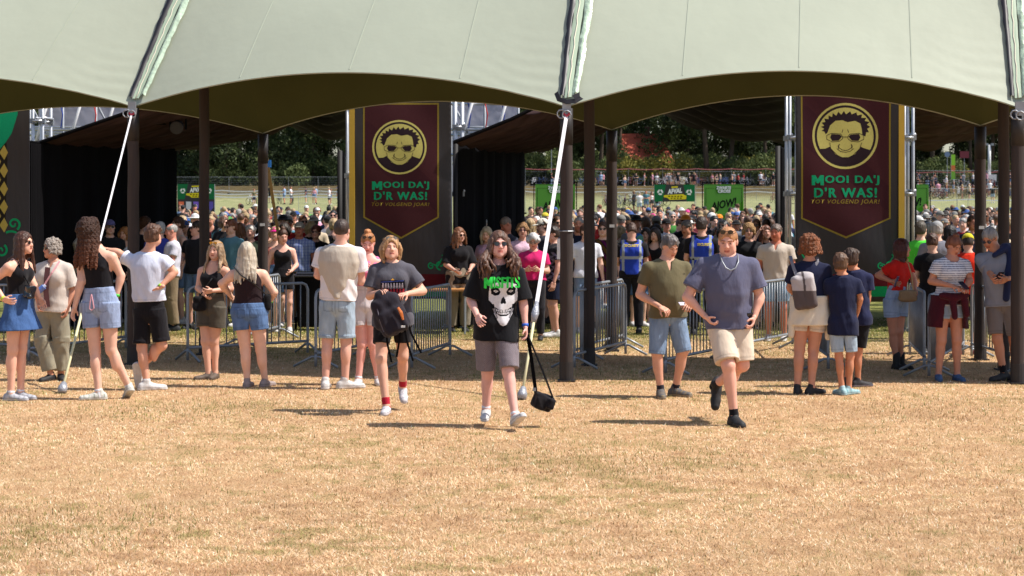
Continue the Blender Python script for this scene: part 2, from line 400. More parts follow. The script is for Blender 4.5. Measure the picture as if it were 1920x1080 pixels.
def heavy(s, size, bold=0.0, shear=0.0, space=1.0):
    """textmesh with a heavier M drawn as its own outline"""
    if not s.startswith('M'): return textmesh(s, size, bold, shear, space=space)
    v, f = textmesh(s[1:], size, bold, shear, space=space); x0 = min(p[0] for p in v); y0 = min(p[1] for p in v); H = max(p[1] for p in v) - y0
    o = [(0, 0), (0, 1), (.26, 1), (.5, .56), (.74, 1), (1, 1), (1, 0), (.76, 0), (.76, .55), (.56, .2), (.44, .2), (.24, .55), (.24, 0)]
    from mathutils.geometry import tessellate_polygon
    n = len(v); v = list(v) + [(x0 - 1.16 * H + a * H, y0 + b * H) for a, b in o]
    return v, list(f) + [tuple(i + n for i in q) for q in tessellate_polygon([[Vector((a, b, 0)) for a, b in o]])]

def poly2d(pts):
    """triangulated outline"""
    from mathutils.geometry import tessellate_polygon
    t = tessellate_polygon([[Vector((x, y, 0)) for x, y in pts]])
    return [tuple(p) for p in pts], [tuple(q) for q in t]

def circ(cx, cy, rx, ry=None, n=40, a0=0, a1=360):
    ry = ry or rx
    return [(cx + rx * math.cos(R(a0 + (a1 - a0) * i / n)), cy + ry * math.sin(R(a0 + (a1 - a0) * i / n))) for i in range(n if a1 - a0 == 360 else n + 1)]

class Flat:
    """layers of flat colour printed on one plane; u to the right, v up, each layer 1.5 mm proud of the last"""
    def __init__(s, parent, org, udir=(1, 0, 0), vdir=(0, 0, 1)):
        s.p = parent; s.o = Vector(org); s.u = Vector(udir); s.v = Vector(vdir); s.n = s.u.cross(s.v); s.k = 0; s.g = .0005
    def lay(s, name, parts, col, m='print'):
        s.k += 1; mb = MB()
        for v, f in parts:
            mb.add([s.o + s.u * a + s.v * b + s.n * (s.g * s.k + .001) for a, b in v], f)
        # face towards n
        o = mb.build(name, M[m], s.p, color=col)
        bm = bmesh.new(); bm.from_mesh(o.data)
        for q in bm.faces:
            q.normal_update()
            if q.normal.dot(s.n) < 0: q.normal_flip()
        bm.to_mesh(o.data); bm.free()
        return o
def stroke(pts, w, closed=False):
    v = []; f = []; n = len(pts); P = [Vector(p) for p in pts]
    ws = w if isinstance(w, (list, tuple)) else [w] * n
    for i in range(n):
        a = P[(i - 1) % n] if closed or i else P[0]; b = P[(i + 1) % n] if closed or i < n - 1 else P[-1]
        d = (b - a); d = d.normalized() if d.length > 1e-9 else Vector((1, 0)); q = Vector((-d.y, d.x)) * ws[i] / 2
        v += [tuple(P[i] + q), tuple(P[i] - q)]
    for i in range(n if closed else n - 1):
        j = (i + 1) % n; f.append((2 * i, 2 * i + 1, 2 * j + 1, 2 * j))
    return v, f
def rect(x0, y0, x1, y1): return [(x0, y0), (x1, y0), (x1, y1), (x0, y1)], [(0, 1, 2, 3)]

# ================================================================ BANNERS
def emblem(F, cx, cy, r):
    ye = srgb(188, 180, 104); dk = srgb(46, 34, 40)
    S = lambda pts: [(cx + a * r, cy + b * r) for a, b in pts]
    F.lay('emblem_ring', [poly2d(S(circ(0, 0, 1)))], ye)
    F.lay('emblem_ring_inner', [poly2d(S(circ(0, 0, .93)))], dk)
    F.lay('emblem_disc', [poly2d(S(circ(0, 0, .86)))], ye)
    # shoulders
    sh = circ(0, 0, .86, n=30, a0=207, a1=333)
    sh = sh + [(.74, -.42), (.55, -.36), (.47, -.32), (.3, -.55), (.1, -.66), (-.1, -.66), (-.3, -.55), (-.47, -.32), (-.6, -.38)]
    # spiky hair round the head
    out = [(-.56, .02), (-.6, .1), (-.68, .12), (-.6, .18), (-.7, .24), (-.6, .27), (-.68, .36), (-.57, .38), (-.6, .48), (-.48, .46), (-.48, .57), (-.38, .52), (-.36, .64), (-.26, .56), (-.2, .68), (-.12, .59), (-.04, .7), (.02, .6), (.14, .69), (.18, .6), (.32, .66), (.34, .57), (.48, .6), (.46, .5), (.6, .5), (.56, .41), (.7, .38), (.62, .3), (.72, .24), (.63, .18), (.68, .08), (.6, .08), (.58, -.04)]
    inn = [(.52, .02), (.5, .22), (.46, .38), (.3, .46), (.08, .42), (.0, .44), (-.08, .48), (-.3, .46), (-.46, .32), (-.54, .1)]
    out = [(a * 1.06, b * 1.04 + .03) for a, b in out]
    F.lay('emblem_dark', [poly2d(S(sh)), poly2d(S(out + inn))], dk)
    face = [(-.48, .1), (-.44, .26), (-.32, .38), (-.08, .42), (0, .36), (.08, .4), (.3, .4), (.44, .3), (.49, .16), (.52, -.2), (.44, -.38), (.24, -.58), (.1, -.64), (-.1, -.64), (-.26, -.57), (-.44, -.38), (-.5, -.2)]
    F.lay('emblem_face', [poly2d(S(face))], ye)
    L = []
    for sx in (-1, 1):
        L.append(stroke(S([(sx * a, b) for a, b in [(.08, -.02), (.14, .06), (.42, .08), (.56, .02), (.56, -.1), (.4, -.18), (.18, -.16), (.08, -.08)]]), .02 * r, True))
        L.append(poly2d(S([(sx * a, b) for a, b in [(.1, -.02), (.16, .04), (.42, .06), (.46, -.04), (.4, -.15), (.2, -.14)]])))
        L.append(stroke(S([(sx * .1, .1), (sx * .07, .2)]), .02 * r)); L.append(stroke(S([(sx * .17, -.24), (sx * .22, -.3), (sx * .2, -.4)]), .018 * r))
    L.append(stroke(S([(-.08, -.03), (.08, -.03)]), .02 * r))
    L.append(stroke(S([(-.18, -.24), (-.2, -.34), (-.1, -.42), (0, -.44), (.1, -.42), (.2, -.34), (.18, -.24)]), .022 * r))
    L.append(stroke(S([(-.26, -.38), (-.14, -.47), (0, -.49), (.14, -.47), (.26, -.38)]), .02 * r))
    L.append(stroke(S([(-.47, -.2), (-.44, -.38), (-.24, -.58), (-.1, -.65), (.1, -.65), (.24, -.58), (.44, -.38), (.5, -.2)]), .018 * r))
    F.lay('emblem_lines', L, dk)

def curl(cx, cy, r, a0=0, turns=1.3, sg=1, w=.03):
    n = 36; pts = []; ws = []
    for i in range(n + 1):
        k = i / n; a = R(a0) + sg * turns * 2 * math.pi * k; q = r * (1 - .86 * k)
        pts.append((cx + q * math.cos(a), cy + q * math.sin(a))); ws.append(w * (1 - .3 * k))
    return stroke(pts, ws)

def ripple(t, ph):
    """hang the cloth and everything printed on it in the same soft waves"""
    for o in t.children:
        if o.name.startswith('yellow'): continue
        bm = bmesh.new(); bm.from_mesh(o.data)
        for f in bm.faces: f.smooth = False
        for _ in range(7):
            E = [e for e in bm.edges if e.calc_length() > .085]
            if not E: break
            bmesh.ops.subdivide_edges(bm, edges=E, cuts=1, use_grid_fill=False); bmesh.ops.triangulate(bm, faces=[f for f in bm.faces if len(f.verts) > 3])
        for v in bm.verts:
            x, z = v.co.x, v.co.z; v.co.y += .014 * math.sin(2.6 * x + 2.1 * z + ph) + .010 * math.sin(5.2 * x - 1.7 * z + 2 * ph) + .006 * math.sin(6 * x + 4 * z)
        bm.to_mesh(o.data); bm.free(); o.data.update()
        o.data.polygons.foreach_set('use_smooth', [True] * len(o.data.polygons))

def banner(x0, x1, yt, yb, s, label, ex, ey, er, t1y, t2y, t3y, side, point, inner):
    a = W(x0, yb, s); b = W(x1, yt, s); wd = b.x - a.x; ht = b.z - a.z; cx = (a.x + b.x) / 2
    t = empty('entrance_banner', (cx, a.y, a.z)); tag(t, label, 'banner', 'tall printed banners')
    d = .05
    mb = MB(); n, k = 26, 60; rr = rng(int(x0))
    v = []; f = []
    for j in range(k + 1):
        for i in range(n + 1): v.append((-wd / 2 + wd * i / n, .012 * math.sin(i * .5 + j * .13), ht * j / k))
    cloth = MB(); cloth.box((-wd / 2, .0, 0), (wd / 2, .03, ht))
    cloth.build('printed_cloth', M['ban'], t)
    q = lambda px, py: ((px - 960) / s - cx, CAMH - (py - HZ) / s - a.z)
    F = Flat(t, (0, 0, 0)); F.k = 1
    gold = srgb(134, 116, 48); ma = srgb(66, 34, 38); grn = srgb(24, 150, 104)
    l, r_ = inner; ml = q(l, point[0])[0]; mr = q(r_, point[0])[0]; zp = q(0, point[0])[1]; zt = q(0, point[1])[1]
    top = ht - .02 if not point[2] else q(0, 193)[1]
    F.lay('gold_border', [poly2d([(ml, top), (ml, zp), ((ml + mr) / 2, zt), (mr, zp), (mr, top)])], gold)
    g = .026
    F.lay('maroon_field', [poly2d([(ml + g, top - (g if point[2] else 0)), (ml + g, zp + g * .5), ((ml + mr) / 2, zt + g * 1.2), (mr - g, zp + g * .5), (mr - g, top - (g if point[2] else 0))])], ma)
    F.lay('painted_sheen', [poly2d([(ml + g, top - .3), (ml + .1, top - .3), (mr - g, zp + .5), (mr - g, zp + .1), (ml + g, top - .9)])], srgb(60, 30, 36))  # sheen painted on the cloth as a flat diagonal band of another maroon
    emblem(F, *q(ex, ey), er / s)
    x_ = q(ex + (2 if side < 0 else 0), 0)[0]; k_ = point[3] / s
    for body, py, hh, bold, shear, col, tw in (("MOOI DA'J", t1y, 16 * k_ / 108, .0201, 0, grn, 1.0), ("D'R WAS!", t2y, 16 * k_ / 108, .022, 0, grn, .93), ("TOT VOLGEND JOAR!", t3y, 8.6 * k_ / 108, .012, .22, gold, 1.02)):
        z_ = q(0, py)[1]; vv, ff = heavy(body, 1, min(bold, .012), shear, space=1.18 if tw < 1.01 else 1.15); vv = np.array(vv); lo, hi = vv.min(0), vv.max(0)
        vv = (vv - (lo + hi) / 2) / (hi - lo) * (tw * k_, hh) + (x_, z_); tl = [([tuple(p) for p in vv], ff)]
        if tw > 1.01:
            u0 = x_ - tw * k_ / 2 + .054 * k_; tl += [rect(u0 + d * .024 * k_ - .005 * k_, z_ + hh * .72, u0 + d * .024 * k_ + .005 * k_, z_ + hh * .9) for d in (0, 1)]
        for dx in ((-1, 1) if bold > .02 else (0,)): F.lay('lettering', [([(a + dx * .0055 * k_, b) for a, b in v_], f_) for v_, f_ in tl], col)
    ys = MB(); sx = -wd / 2 if side < 0 else wd / 2
    ys.box((sx - .045, -.03, 0), (sx + .045, .06, ht)); ys.build('yellow_side', M['yel'], t)
    # foot of the banner: maroon and green bands with curls
    e = .06
    F.lay('maroon_band', [rect(-wd / 2 + e, q(0, 536)[1], wd / 2 - e, q(0, 514)[1])], srgb(88, 26, 32))
    F.lay('green_band', [rect(-wd / 2 + e, q(0, 556)[1], wd / 2 - e, q(0, 537)[1])], srgb(20, 140, 84))
    c = []
    for sg in (-1, 1):
        xx = sg * (wd / 2 - .17); z1 = q(0, 499)[1]
        c += [curl(xx - sg * .15, z1, .055, 90, 1.2, sg, .022), curl(xx, z1 + .02, .08, -90, 1.1, -sg, .024), curl(xx + sg * .07, z1 + .2, .05, 200, 1.1, sg, .02)]
        c.append(stroke([(xx - sg * .16, z1 + .05), (xx - sg * .05, z1 + .0), (xx + sg * .03, z1 + .12), (xx + sg * .1, z1 + .22)], [.01, .03, .03, .01]))
    F.lay('green_curls', c, srgb(24, 146, 92))
    ripple(t, x0 * .01)
    return t
M['ban'] = mat('banner_cloth', srgb(28, 23, 29), rough=.5, noise=(1.5, .2), bump=(2.5, .7, .04), stretch=(1, 1, .3))
M['yel'] = mat('yellow_vinyl', srgb(176, 142, 40), rough=.5, noise=(5, .06))
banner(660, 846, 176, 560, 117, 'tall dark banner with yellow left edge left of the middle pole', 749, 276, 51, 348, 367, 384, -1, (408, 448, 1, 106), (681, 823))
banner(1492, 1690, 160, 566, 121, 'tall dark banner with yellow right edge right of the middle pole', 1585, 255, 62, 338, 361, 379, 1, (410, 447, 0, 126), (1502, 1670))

def side_banner():
    s = 121; a = W(-190, 566, s); b = W(55, 160, s); wd = b.x - a.x; ht = b.z - a.z
    t = empty('entrance_banner', ((a.x + b.x) / 2, a.y, a.z)); tag(t, 'dark banner at the left edge with green blob and yellow lattice', 'banner', 'tall printed banners')
    cloth = MB(); cloth.box((-wd / 2, 0, 0), (wd / 2, .03, ht)); cloth.build('printed_cloth', M['ban'], t)
    q = lambda px, py: ((px - 960) / s - (a.x + b.x) / 2, CAMH - (py - HZ) / s - a.z)
    F = Flat(t, (0, 0, 0)); F.k = 1
    F.lay('lattice_ground', [poly2d([q(-190, 170), q(8, 210), q(14, 300), q(10, 420), q(-190, 430)])], srgb(38, 34, 30))
    F.lay('green_shape', [poly2d([q(-190, 170), q(36, 170), q(33, 215), q(22, 250), q(10, 268), q(-5, 285), q(-190, 290)])], srgb(20, 140, 100))
    dm = []
    for i in range(9):
        for j in range(4):
            cx, cy = 8 - j * 26 + (13 if i % 2 else 0) * 1, 286 + i * 17
            if cx > 12: continue
            dm.append(poly2d([q(cx - 9, cy), q(cx, cy - 14), q(cx + 7, cy), q(cx, cy + 14)]))
    F.lay('yellow_lattice', dm, srgb(170, 150, 74))
    c = []
    for px, py, r, a0, sg in ((26, 420, .1, -60, 1), (2, 470, .1, 60, -1), (30, 452, .2, 140, -1)):
        x_, z_ = q(px, py); c.append(curl(x_, z_, r, a0, 1.25 if r < .15 else .35, sg, .035))
    F.lay('green_curls', c, srgb(24, 146, 92))
side_banner()

# ================================================================ SCAFFOLDING
def scaffold(label, x0, x1, s0, s1, ztop, braces=True, back=True, levels=(.5, 2.5, 4.0)):
    """tube scaffold bay between photo columns x0 and x1, near scale s0, far scale s1"""
    c = Vector((((x0 + x1) / 2 - 960) / s0, FPX / s0, 0)); t = empty('scaffold_tower', c); tag(t, label, 'scaffold', 'tube scaffolding of the entrance')
    xa = (x0 - 960) / s0 - c.x; xb = (x1 - 960) / s0 - c.x; D = FPX / s1 - c.y
    for x in (xa, xb):
        for y in (0, D):
            mb = MB(); mb.tube([(x, y, .03), (x, y, ztop)], .026, 8); po = mb.build('upright', M['tube'], t, smooth=True)
            cl = MB()
            for z in levels: cl.box((x - .045, y - .045, z - .04), (x + .045, y + .045, z + .04))
            cl.build('coupler', M['steel'], po)
            mb = MB(); mb.box((x - .08, y - .08, 0), (x + .08, y + .08, .02)); mb.build('base_plate', M['steel'], po)
    for z in levels:
        for y in (0, D):
            mb = MB(); mb.tube([(xa, y - .03, z), (xb, y - .03, z)], .024, 8); mb.build('ledger', M['tube'], t, smooth=True)
        for x in (xa, xb):
            mb = MB(); mb.tube([(x + .03, 0, z + .05), (x + .03, D, z + .05)], .024, 8); mb.build('transom', M['tube'], t, smooth=True)
    if braces:
        for (za, zb) in ((levels[-2] + .1, ztop - .1),):
            mb = MB(); mb.tube([(xa, -.05, za), (xb, -.05, zb)], .024, 8); mb.build('brace', M['tube'], t, smooth=True)
            mb = MB(); mb.tube([(xb, D - .05, za), (xa, D - .05, zb)], .024, 8); mb.build('brace', M['tube'], t, smooth=True)
    return t
scaffold('narrow tube scaffold with a cable behind the yellow edge of the left of centre banner', 651, 838, 114, 112.5, 4.5, False)
scaffold('tube scaffold with a red tag left of the big right banner', 1481, 1500, 117, 115.5, 4.6, False, levels=(.4, 1.3, 2.2, 3.1, 4.2))
scaffold('slim tube scaffold standing behind the right edge of the right banner', 1696, 1712, 117, 115.5, 4.6, False, levels=(.4, 1.3, 2.2, 3.1, 4.2))
scaffold('tube scaffold with white diagonals beside the left edge banner', 62, 80, 114, 112, 4.6, False, levels=(.4, 1.3, 2.2, 3.4, 4.2))
scaffold('tube scaffold right of the left of centre banner', 853, 866, 114, 112, 4.6, False, levels=(.4, 1.3, 2.2, 3.3, 4.2))

def gantry(label, x0, x1, s):
    """bridge of tubes and white diagonals with grey sheeting behind, high above the passage"""
    a = W(x0, 200, s); b = W(x1, 200, s); c = Vector(((a.x + b.x) / 2, a.y, 0)); t = empty('scaffold_bridge', c); tag(t, label, 'scaffold')
    h = (b.x - a.x) / 2
    mb = MB(); mb.box((-h, .9, 2.2), (h, .93, 5.0)); mb.build('grey_sheet', mat('grey_sheet', srgb(176, 174, 186), rough=.8, noise=(1, .05), bump=(2, .6, .05)), t)
    for z in (2.95, 3.32, 3.42, 3.9, 4.5):
        for y in (0, .5):
            mb = MB(); mb.tube([(-h, y, z + y * .12), (h, y, z + y * .12)], .026, 8); mb.build('ledger', M['tube'], t, smooth=True)
    n = max(2, int(h * 2 / .55)); wh = mat('white_tube', srgb(228, 226, 226), rough=.4)
    for i in range(n + 1):
        x = -h + 2 * h * i / n
        mb = MB(); mb.tube([(x, .25, 0), (x, .25, 5)], .024, 8); mb.build('upright', M['steel'], t, smooth=True)
        if i < n:
            mb = MB(); mb.tube([(x + .05, -.05, 2.75), (x + .55, -.05, 4.4)], .028, 8); mb.build('brace', wh, t, smooth=True)
            if i % 2 == 0:
                mb = MB(); mb.tube([(x + .5, .1, 3.0), (x + .05, .1, 3.9)], .022, 8); mb.build('brace', M['steel'], t, smooth=True)
    for i, cc in enumerate((srgb(30, 60, 150), srgb(200, 40, 30), srgb(30, 60, 150))):
        mb = MB(); x = -h + 2 * h * (.25 + .25 * i); mb.tube([(x, -.02, 3.95), (x + .06, -.04, 3.7), (x + .02, -.02, 3.45)], .012, 6); mb.build('ratchet_strap', M['plain'], t, color=cc)
gantry('scaffold bridge with grey sheeting above the left black curtain', 50, 300, 100)
gantry('scaffold bridge with grey sheeting above the central black curtain', 845, 972, 100)

# ================================================================ BLACK CURTAINS AND ROOF CLOTHS
def curtain(label, xa, sa, xb, sb, ztop, fold=.03):
    A = Vector(((xa - 960) / sa, FPX / sa, 0)); B = Vector(((xb - 960) / sb, FPX / sb, 0)); d = B - A; n = Vector((-d.y, d.x, 0)).normalized()
    t = empty('black_curtain', A); tag(t, label, 'curtain', 'black curtains of the passages')
    N = 90; v = []; f = []; rr = rng(int(xa))
    ph = np.cumsum(rr.random(N + 1) * .9)
    for side in (0, 1):
        for j in range(9):
            for i in range(N + 1):
                p = d * (i / N) + n * (fold * math.sin(ph[i]) * (.5 + .5 * (1 - j / 8)) + side * .02); v.append((p.x, p.y, .03 + (ztop - .03) * j / 8))
    m = 9 * (N + 1)
    for j in range(8):
        for i in range(N):
            a = j * (N + 1) + i; f += [(a, a + 1, a + N + 2, a + N + 1), (m + a, m + a + N + 1, m + a + N + 2, m + a + 1)]
    mk('drape', v, f, M['black'], t, smooth=True)
    for p in (Vector((0, 0, 0)), d):
        mb = MB(); mb.tube([p + n * .07, p + n * .07 + Vector((0, 0, ztop + .04))], .045, 10); mb.build('post', mat('black_post', srgb(20, 17, 19), rough=.7), t, smooth=True)
    mb = MB(); mb.tube([n * .03 + Vector((0, 0, ztop + .02)), d + n * .03 + Vector((0, 0, ztop + .02))], .02, 8); mb.build('top_rail', M['black'], t)
curtain('wide black curtain wall at the left passage', 78, 117, 330, 102, 3.0)
curtain('black curtain beside the left edge banner', 58, 119, 88, 116, 3.0, .02)
curtain('black curtain wall right of the left of centre banner', 862, 115, 985, 101, 3.0)
curtain('narrow black curtain at the left side of the right banner scaffold', 1466, 110, 1477, 102, 2.98, .04)
curtain('narrow black curtain right of the yellow edge of the right banner', 1702, 114, 1716, 104, 2.98, .05)
curtain('narrow black curtain against the yellow edge scaffold left of centre', 645, 110, 650, 102, 2.9, .03)

def roof(label, pts, m):
    """sagging cloth; pts = front and back polylines of (px, z, s)"""
    fr = [Vector(((p - 960) / s, FPX / s, z)) for p, z, s in pts[0]]; bk = [Vector(((p - 960) / s, FPX / s, z)) for p, z, s in pts[1]]
    t = empty('roof_cloth', (fr[0].x, fr[0].y, 0)); tag(t, label, 'roof cloth', 'roof cloths over the passages'); o = Vector((fr[0].x, fr[0].y, 0))
    def ev(P, u):
        k = u * (len(P) - 1); i = min(int(k), len(P) - 2); return P[i].lerp(P[i + 1], k - i)
    v = []; f = []; nu, nv = 60, 40
    for i in range(nu + 1):
        for j in range(nv + 1):
            p = ev(fr, i / nu).lerp(ev(bk, i / nu), j / nv) - o
            k = math.sin(math.pi * j / nv); e = math.sin(math.pi * i / nu)
            p.z -= .1 * k * .5 + .05 * e; p.z += .05 * math.sin(j * 1.3 + math.sin(i * .12) * 2.5) * (.4 + e)
            v.append(p)
    for i in range(nu):
        for j in range(nv):
            a = i * (nv + 1) + j; f.append((a, a + 1, a + nv + 2, a + nv + 1))
    o_ = mk('cloth', v, f, m, t, smooth=True)
    so_ = o_.modifiers.new('s', 'SOLIDIFY'); so_.thickness = .01
    mb = MB(); mb.tube([p - o + Vector((0, -.02, .02)) for p in fr], .03, 8); mb.build('front_rail', M['black'], t)
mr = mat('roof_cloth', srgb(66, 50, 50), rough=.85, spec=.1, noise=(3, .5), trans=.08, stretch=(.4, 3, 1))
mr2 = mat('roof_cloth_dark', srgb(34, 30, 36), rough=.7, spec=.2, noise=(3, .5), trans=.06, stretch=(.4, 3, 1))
roof('brownish roof cloth of the left passage beside the stage lamp', [[(75, 3.0, 117), (245, 3.5, 117), (420, 4.0, 117), (520, 4.3, 117)], [(330, 3.02, 100), (400, 3.18, 100), (500, 3.38, 100), (560, 3.5, 100)]], mr)
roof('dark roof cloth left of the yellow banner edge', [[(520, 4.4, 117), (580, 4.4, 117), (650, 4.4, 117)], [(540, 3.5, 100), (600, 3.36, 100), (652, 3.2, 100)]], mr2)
roof('brown roof cloth above the central black curtain', [[(850, 3.0, 117), (960, 3.38, 117), (1060, 3.8, 117), (1150, 4.1, 117)], [(985, 2.98, 100), (1040, 3.14, 100), (1110, 3.36, 100), (1170, 3.5, 100)]], mr)
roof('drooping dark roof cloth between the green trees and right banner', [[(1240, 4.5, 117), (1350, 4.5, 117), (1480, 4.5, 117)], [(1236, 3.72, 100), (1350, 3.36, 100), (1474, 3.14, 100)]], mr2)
roof('brown roof cloth right of the right banner', [[(1705, 4.4, 117), (1760, 4.4, 117), (1825, 4.4, 117), (1990, 4.5, 117)], [(1712, 3.02, 100), (1760, 3.12, 100), (1860, 3.42, 100), (1990, 3.5, 100)]], mr)

def lamp():
    a = W(335, 232, 112); t = empty('stage_lamp', a); tag(t, 'black stage lamp hanging from a grey bar under the left roof cloth', 'lamp')
    mb = MB(); mb.tube([(0, 0, -.02), (.0, -.22, -.08)], [.09, .11], 14); mb.tube([(0, -.22, -.08), (0, -.23, -.083)], .085, 14); mb.build('lamp_housing', mat('lamp_black', srgb(46, 46, 52), rough=.5), t)
    mb = MB(); mb.box((-.14, -.1, -.1), (-.12, .0, .12)); mb.box((.12, -.1, -.1), (.14, 0, .12)); mb.box((-.14, -.08, .11), (.14, -.02, .13)); mb.build('yoke', M['black'], t)
    mb = MB(); mb.tube([(-.45, -.05, .16), (.35, -.05, .16)], .025, 8); mb.build('hanging_bar', M['tube'], t, smooth=True)
    mb = MB(); mb.box((-.42, -.12, -.02), (-.22, .02, .08)); mb.build('dimmer_box', M['black'], t)
lamp()
# ================================================================ SOFT-BODY MESHER (people, clothes, bags)
def V3(*a): return np.array(a if len(a) > 1 else a[0], dtype=float)
def unit(v): v = V3(v); return v / (np.linalg.norm(v) + 1e-9)

def hnoise(X, Y, Z, seed=0):
    """cheap smooth noise from sines"""
    a = seed * 1.7
    return (np.sin(X * 1.0 + 1.3 * np.sin(Y * .9 + a) + a) + np.sin(Y * 1.1 + 1.2 * np.sin(Z * 1.2 + a * 2) + 2 * a) + np.sin(Z * .95 + 1.4 * np.sin(X * 1.1 + a) + 3 * a)) / 3

def sab(v): return np.sqrt(v * v + .06)

class Field:
    def __init__(s, h): s.h = h; s.ops = []; s.rough = None
    def add(s, fn, lo, hi, k=.02, sub=False): s.ops.append((fn, np.minimum(lo, hi), np.maximum(lo, hi), k, sub))
    def cone(s, a, b, ra, rb, k=.02, flat=None, sub=False, bulge=0.0, bt=.4):
        a = V3(a); b = V3(b); ba = b - a; L2 = ba @ ba + 1e-12; m = max(ra, rb) * 1.5 + k + s.h * 3
        ax = None
        if flat is not None: ax = unit(V3(flat[0]) - ba * ((V3(flat[0]) @ ba) / L2)); fk = flat[1]
        def fn(X, Y, Z):
            px, py, pz = X - a[0], Y - a[1], Z - a[2]
            t = np.clip((px * ba[0] + py * ba[1] + pz * ba[2]) / L2, 0, 1)
            qx, qy, qz = px - ba[0] * t, py - ba[1] * t, pz - ba[2] * t
            r = ra + (rb - ra) * t
            if bulge: r = r + bulge * np.exp(-((t - bt) / .22) ** 2)
            if ax is not None:
                w = (qx * ax[0] + qy * ax[1] + qz * ax[2]); w2 = w / fk
                d2 = qx * qx + qy * qy + qz * qz - w * w
                kk = np.sqrt(d2 + w2 * w2); return (kk - r) * min(1, fk)
            return np.sqrt(qx * qx + qy * qy + qz * qz) - r
        s.add(fn, np.minimum(a, b) - m * (1 + (flat[1] if flat else 0)), np.maximum(a, b) + m * (1 + (flat[1] if flat else 0)), k, sub)
    def ell(s, c, r, Rm=None, k=.015, sub=False):
        c = V3(c); r = V3(r); Rm = np.eye(3) if Rm is None else Rm     # rows: local axes
        def fn(X, Y, Z):
            px, py, pz = X - c[0], Y - c[1], Z - c[2]
            q = [(px * Rm[i, 0] + py * Rm[i, 1] + pz * Rm[i, 2]) for i in range(3)]
            k0 = np.sqrt(sum((q[i] / r[i]) ** 2 for i in range(3))); k1 = np.sqrt(sum((q[i] / r[i] ** 2) ** 2 for i in range(3))) + 1e-9
            return k0 * (k0 - 1) / k1
        m = r.max() + k + s.h * 3
        s.add(fn, c - m, c + m, k, sub)
    def loft(s, A, B, wx, ts, ra, rb, off=None, grow=0., t0=None, t1=None, k=.02, fold=0., seed=0, ex=2.0, sub=False):
        """section tube along A->B; ra half widths along wx, rb half depths"""
        A = V3(A); B = V3(B); ax = B - A; L = np.linalg.norm(ax); u = ax / L; wv = unit(V3(wx) - u * (V3(wx) @ u)); dv = np.cross(u, wv)
        tt = np.linspace(ts[0], ts[-1], 60)
        def sm(v):
            y = np.interp(tt, ts, v); 
            for _ in range(3): y = np.convolve(np.r_[y[0], y, y[-1]], [.25, .5, .25], 'valid')
            return y
        RA, RB = sm(ra) + grow, sm(rb) + grow; OF = sm(off) if off is not None else np.zeros(60)
        lo_t = ts[0] if t0 is None else t0; hi_t = ts[-1] if t1 is None else t1
        mx = max(RA.max(), RB.max()) + .06
        def fn(X, Y, Z):
            px, py, pz = X - A[0], Y - A[1], Z - A[2]
            h = px * u[0] + py * u[1] + pz * u[2]; t = h / L
            x = px * wv[0] + py * wv[1] + pz * wv[2]; y = px * dv[0] + py * dv[1] + pz * dv[2]
            a = np.interp(t, tt, RA); b = np.interp(t, tt, RB); o = np.interp(t, tt, OF)
            y = y - o
            kk = (np.abs(x / a) ** ex + np.abs(y / b) ** ex) ** (1 / ex)
            d = (kk - 1) * np.minimum(a, b)
            if fold:
                an = np.arctan2(y, x)
                d = d + fold * ((sab(np.sin(an * 3.5 + 1.6 * np.sin(h * 6 + seed) + h * 5 * np.sin(seed + .5) + seed)) - .6) * np.clip(1.15 - t, .15, 1) + .8 * (sab(np.sin(h * 17 + 1.6 * np.sin(an * 1.5 + seed) + seed * 2 + x * 9)) - .6) * np.exp(-((t - .25) / .25) ** 2)) 
            cap = np.maximum((lo_t - t), (t - hi_t)) * L
            return np.maximum(d, cap)
        P = np.array([A + u * L * lo_t, A + u * L * hi_t])
        s.add(fn, P.min(0) - mx, P.max(0) + mx, k, sub)
    def cut(s, fn): s.ops.append((fn, None, None, 0, True))
    def mesh(s):
        adds = [o for o in s.ops if not o[4]]
        lo = np.min([o[1] for o in adds], 0) - s.h * 2; hi = np.max([o[2] for o in adds], 0) + s.h * 2
        n = np.ceil((hi - lo) / s.h).astype(int) + 1
        ax = [lo[i] + np.arange(n[i]) * s.h for i in range(3)]
        D = np.full(n, .2, dtype=np.float64)
        for fn, l, h_, k, sub in s.ops:
            if l is None: sl = (slice(0, n[0]), slice(0, n[1]), slice(0, n[2]))
            else:
                i0 = np.clip(((l - lo) / s.h).astype(int) - 1, 0, n); i1 = np.clip(((h_ - lo) / s.h).astype(int) + 2, 0, n)
                if (i1 <= i0).any(): continue
                sl = tuple(slice(i0[i], i1[i]) for i in range(3))
            d = fn(ax[0][sl[0]][:, None, None], ax[1][sl[1]][None, :, None], ax[2][sl[2]][None, None, :]); c = D[sl]
            if sub:
                d = -d
                q = np.maximum(k - np.abs(c - d), 0) if k else 0
                D[sl] = np.maximum(c, d) + (q * q / (4 * k) if k else 0)
            else:
                q = np.maximum(k - np.abs(c - d), 0) if k else 0
                D[sl] = np.minimum(c, d) - (q * q / (4 * k) if k else 0)
        if s.rough:
            a, f, fz, sd = s.rough; X = ax[0][:, None, None]; Y = ax[1][None, :, None]; Z = ax[2][None, None, :]
            D += a * np.where(np.abs(D) < .05, hnoise(X * f, Y * f, Z * fz, sd) + .6 * hnoise(Y * f * 2.1, Z * fz * 2.1, X * f * 2.1, sd + 3), 0)
        return nets(D, lo, s.h)

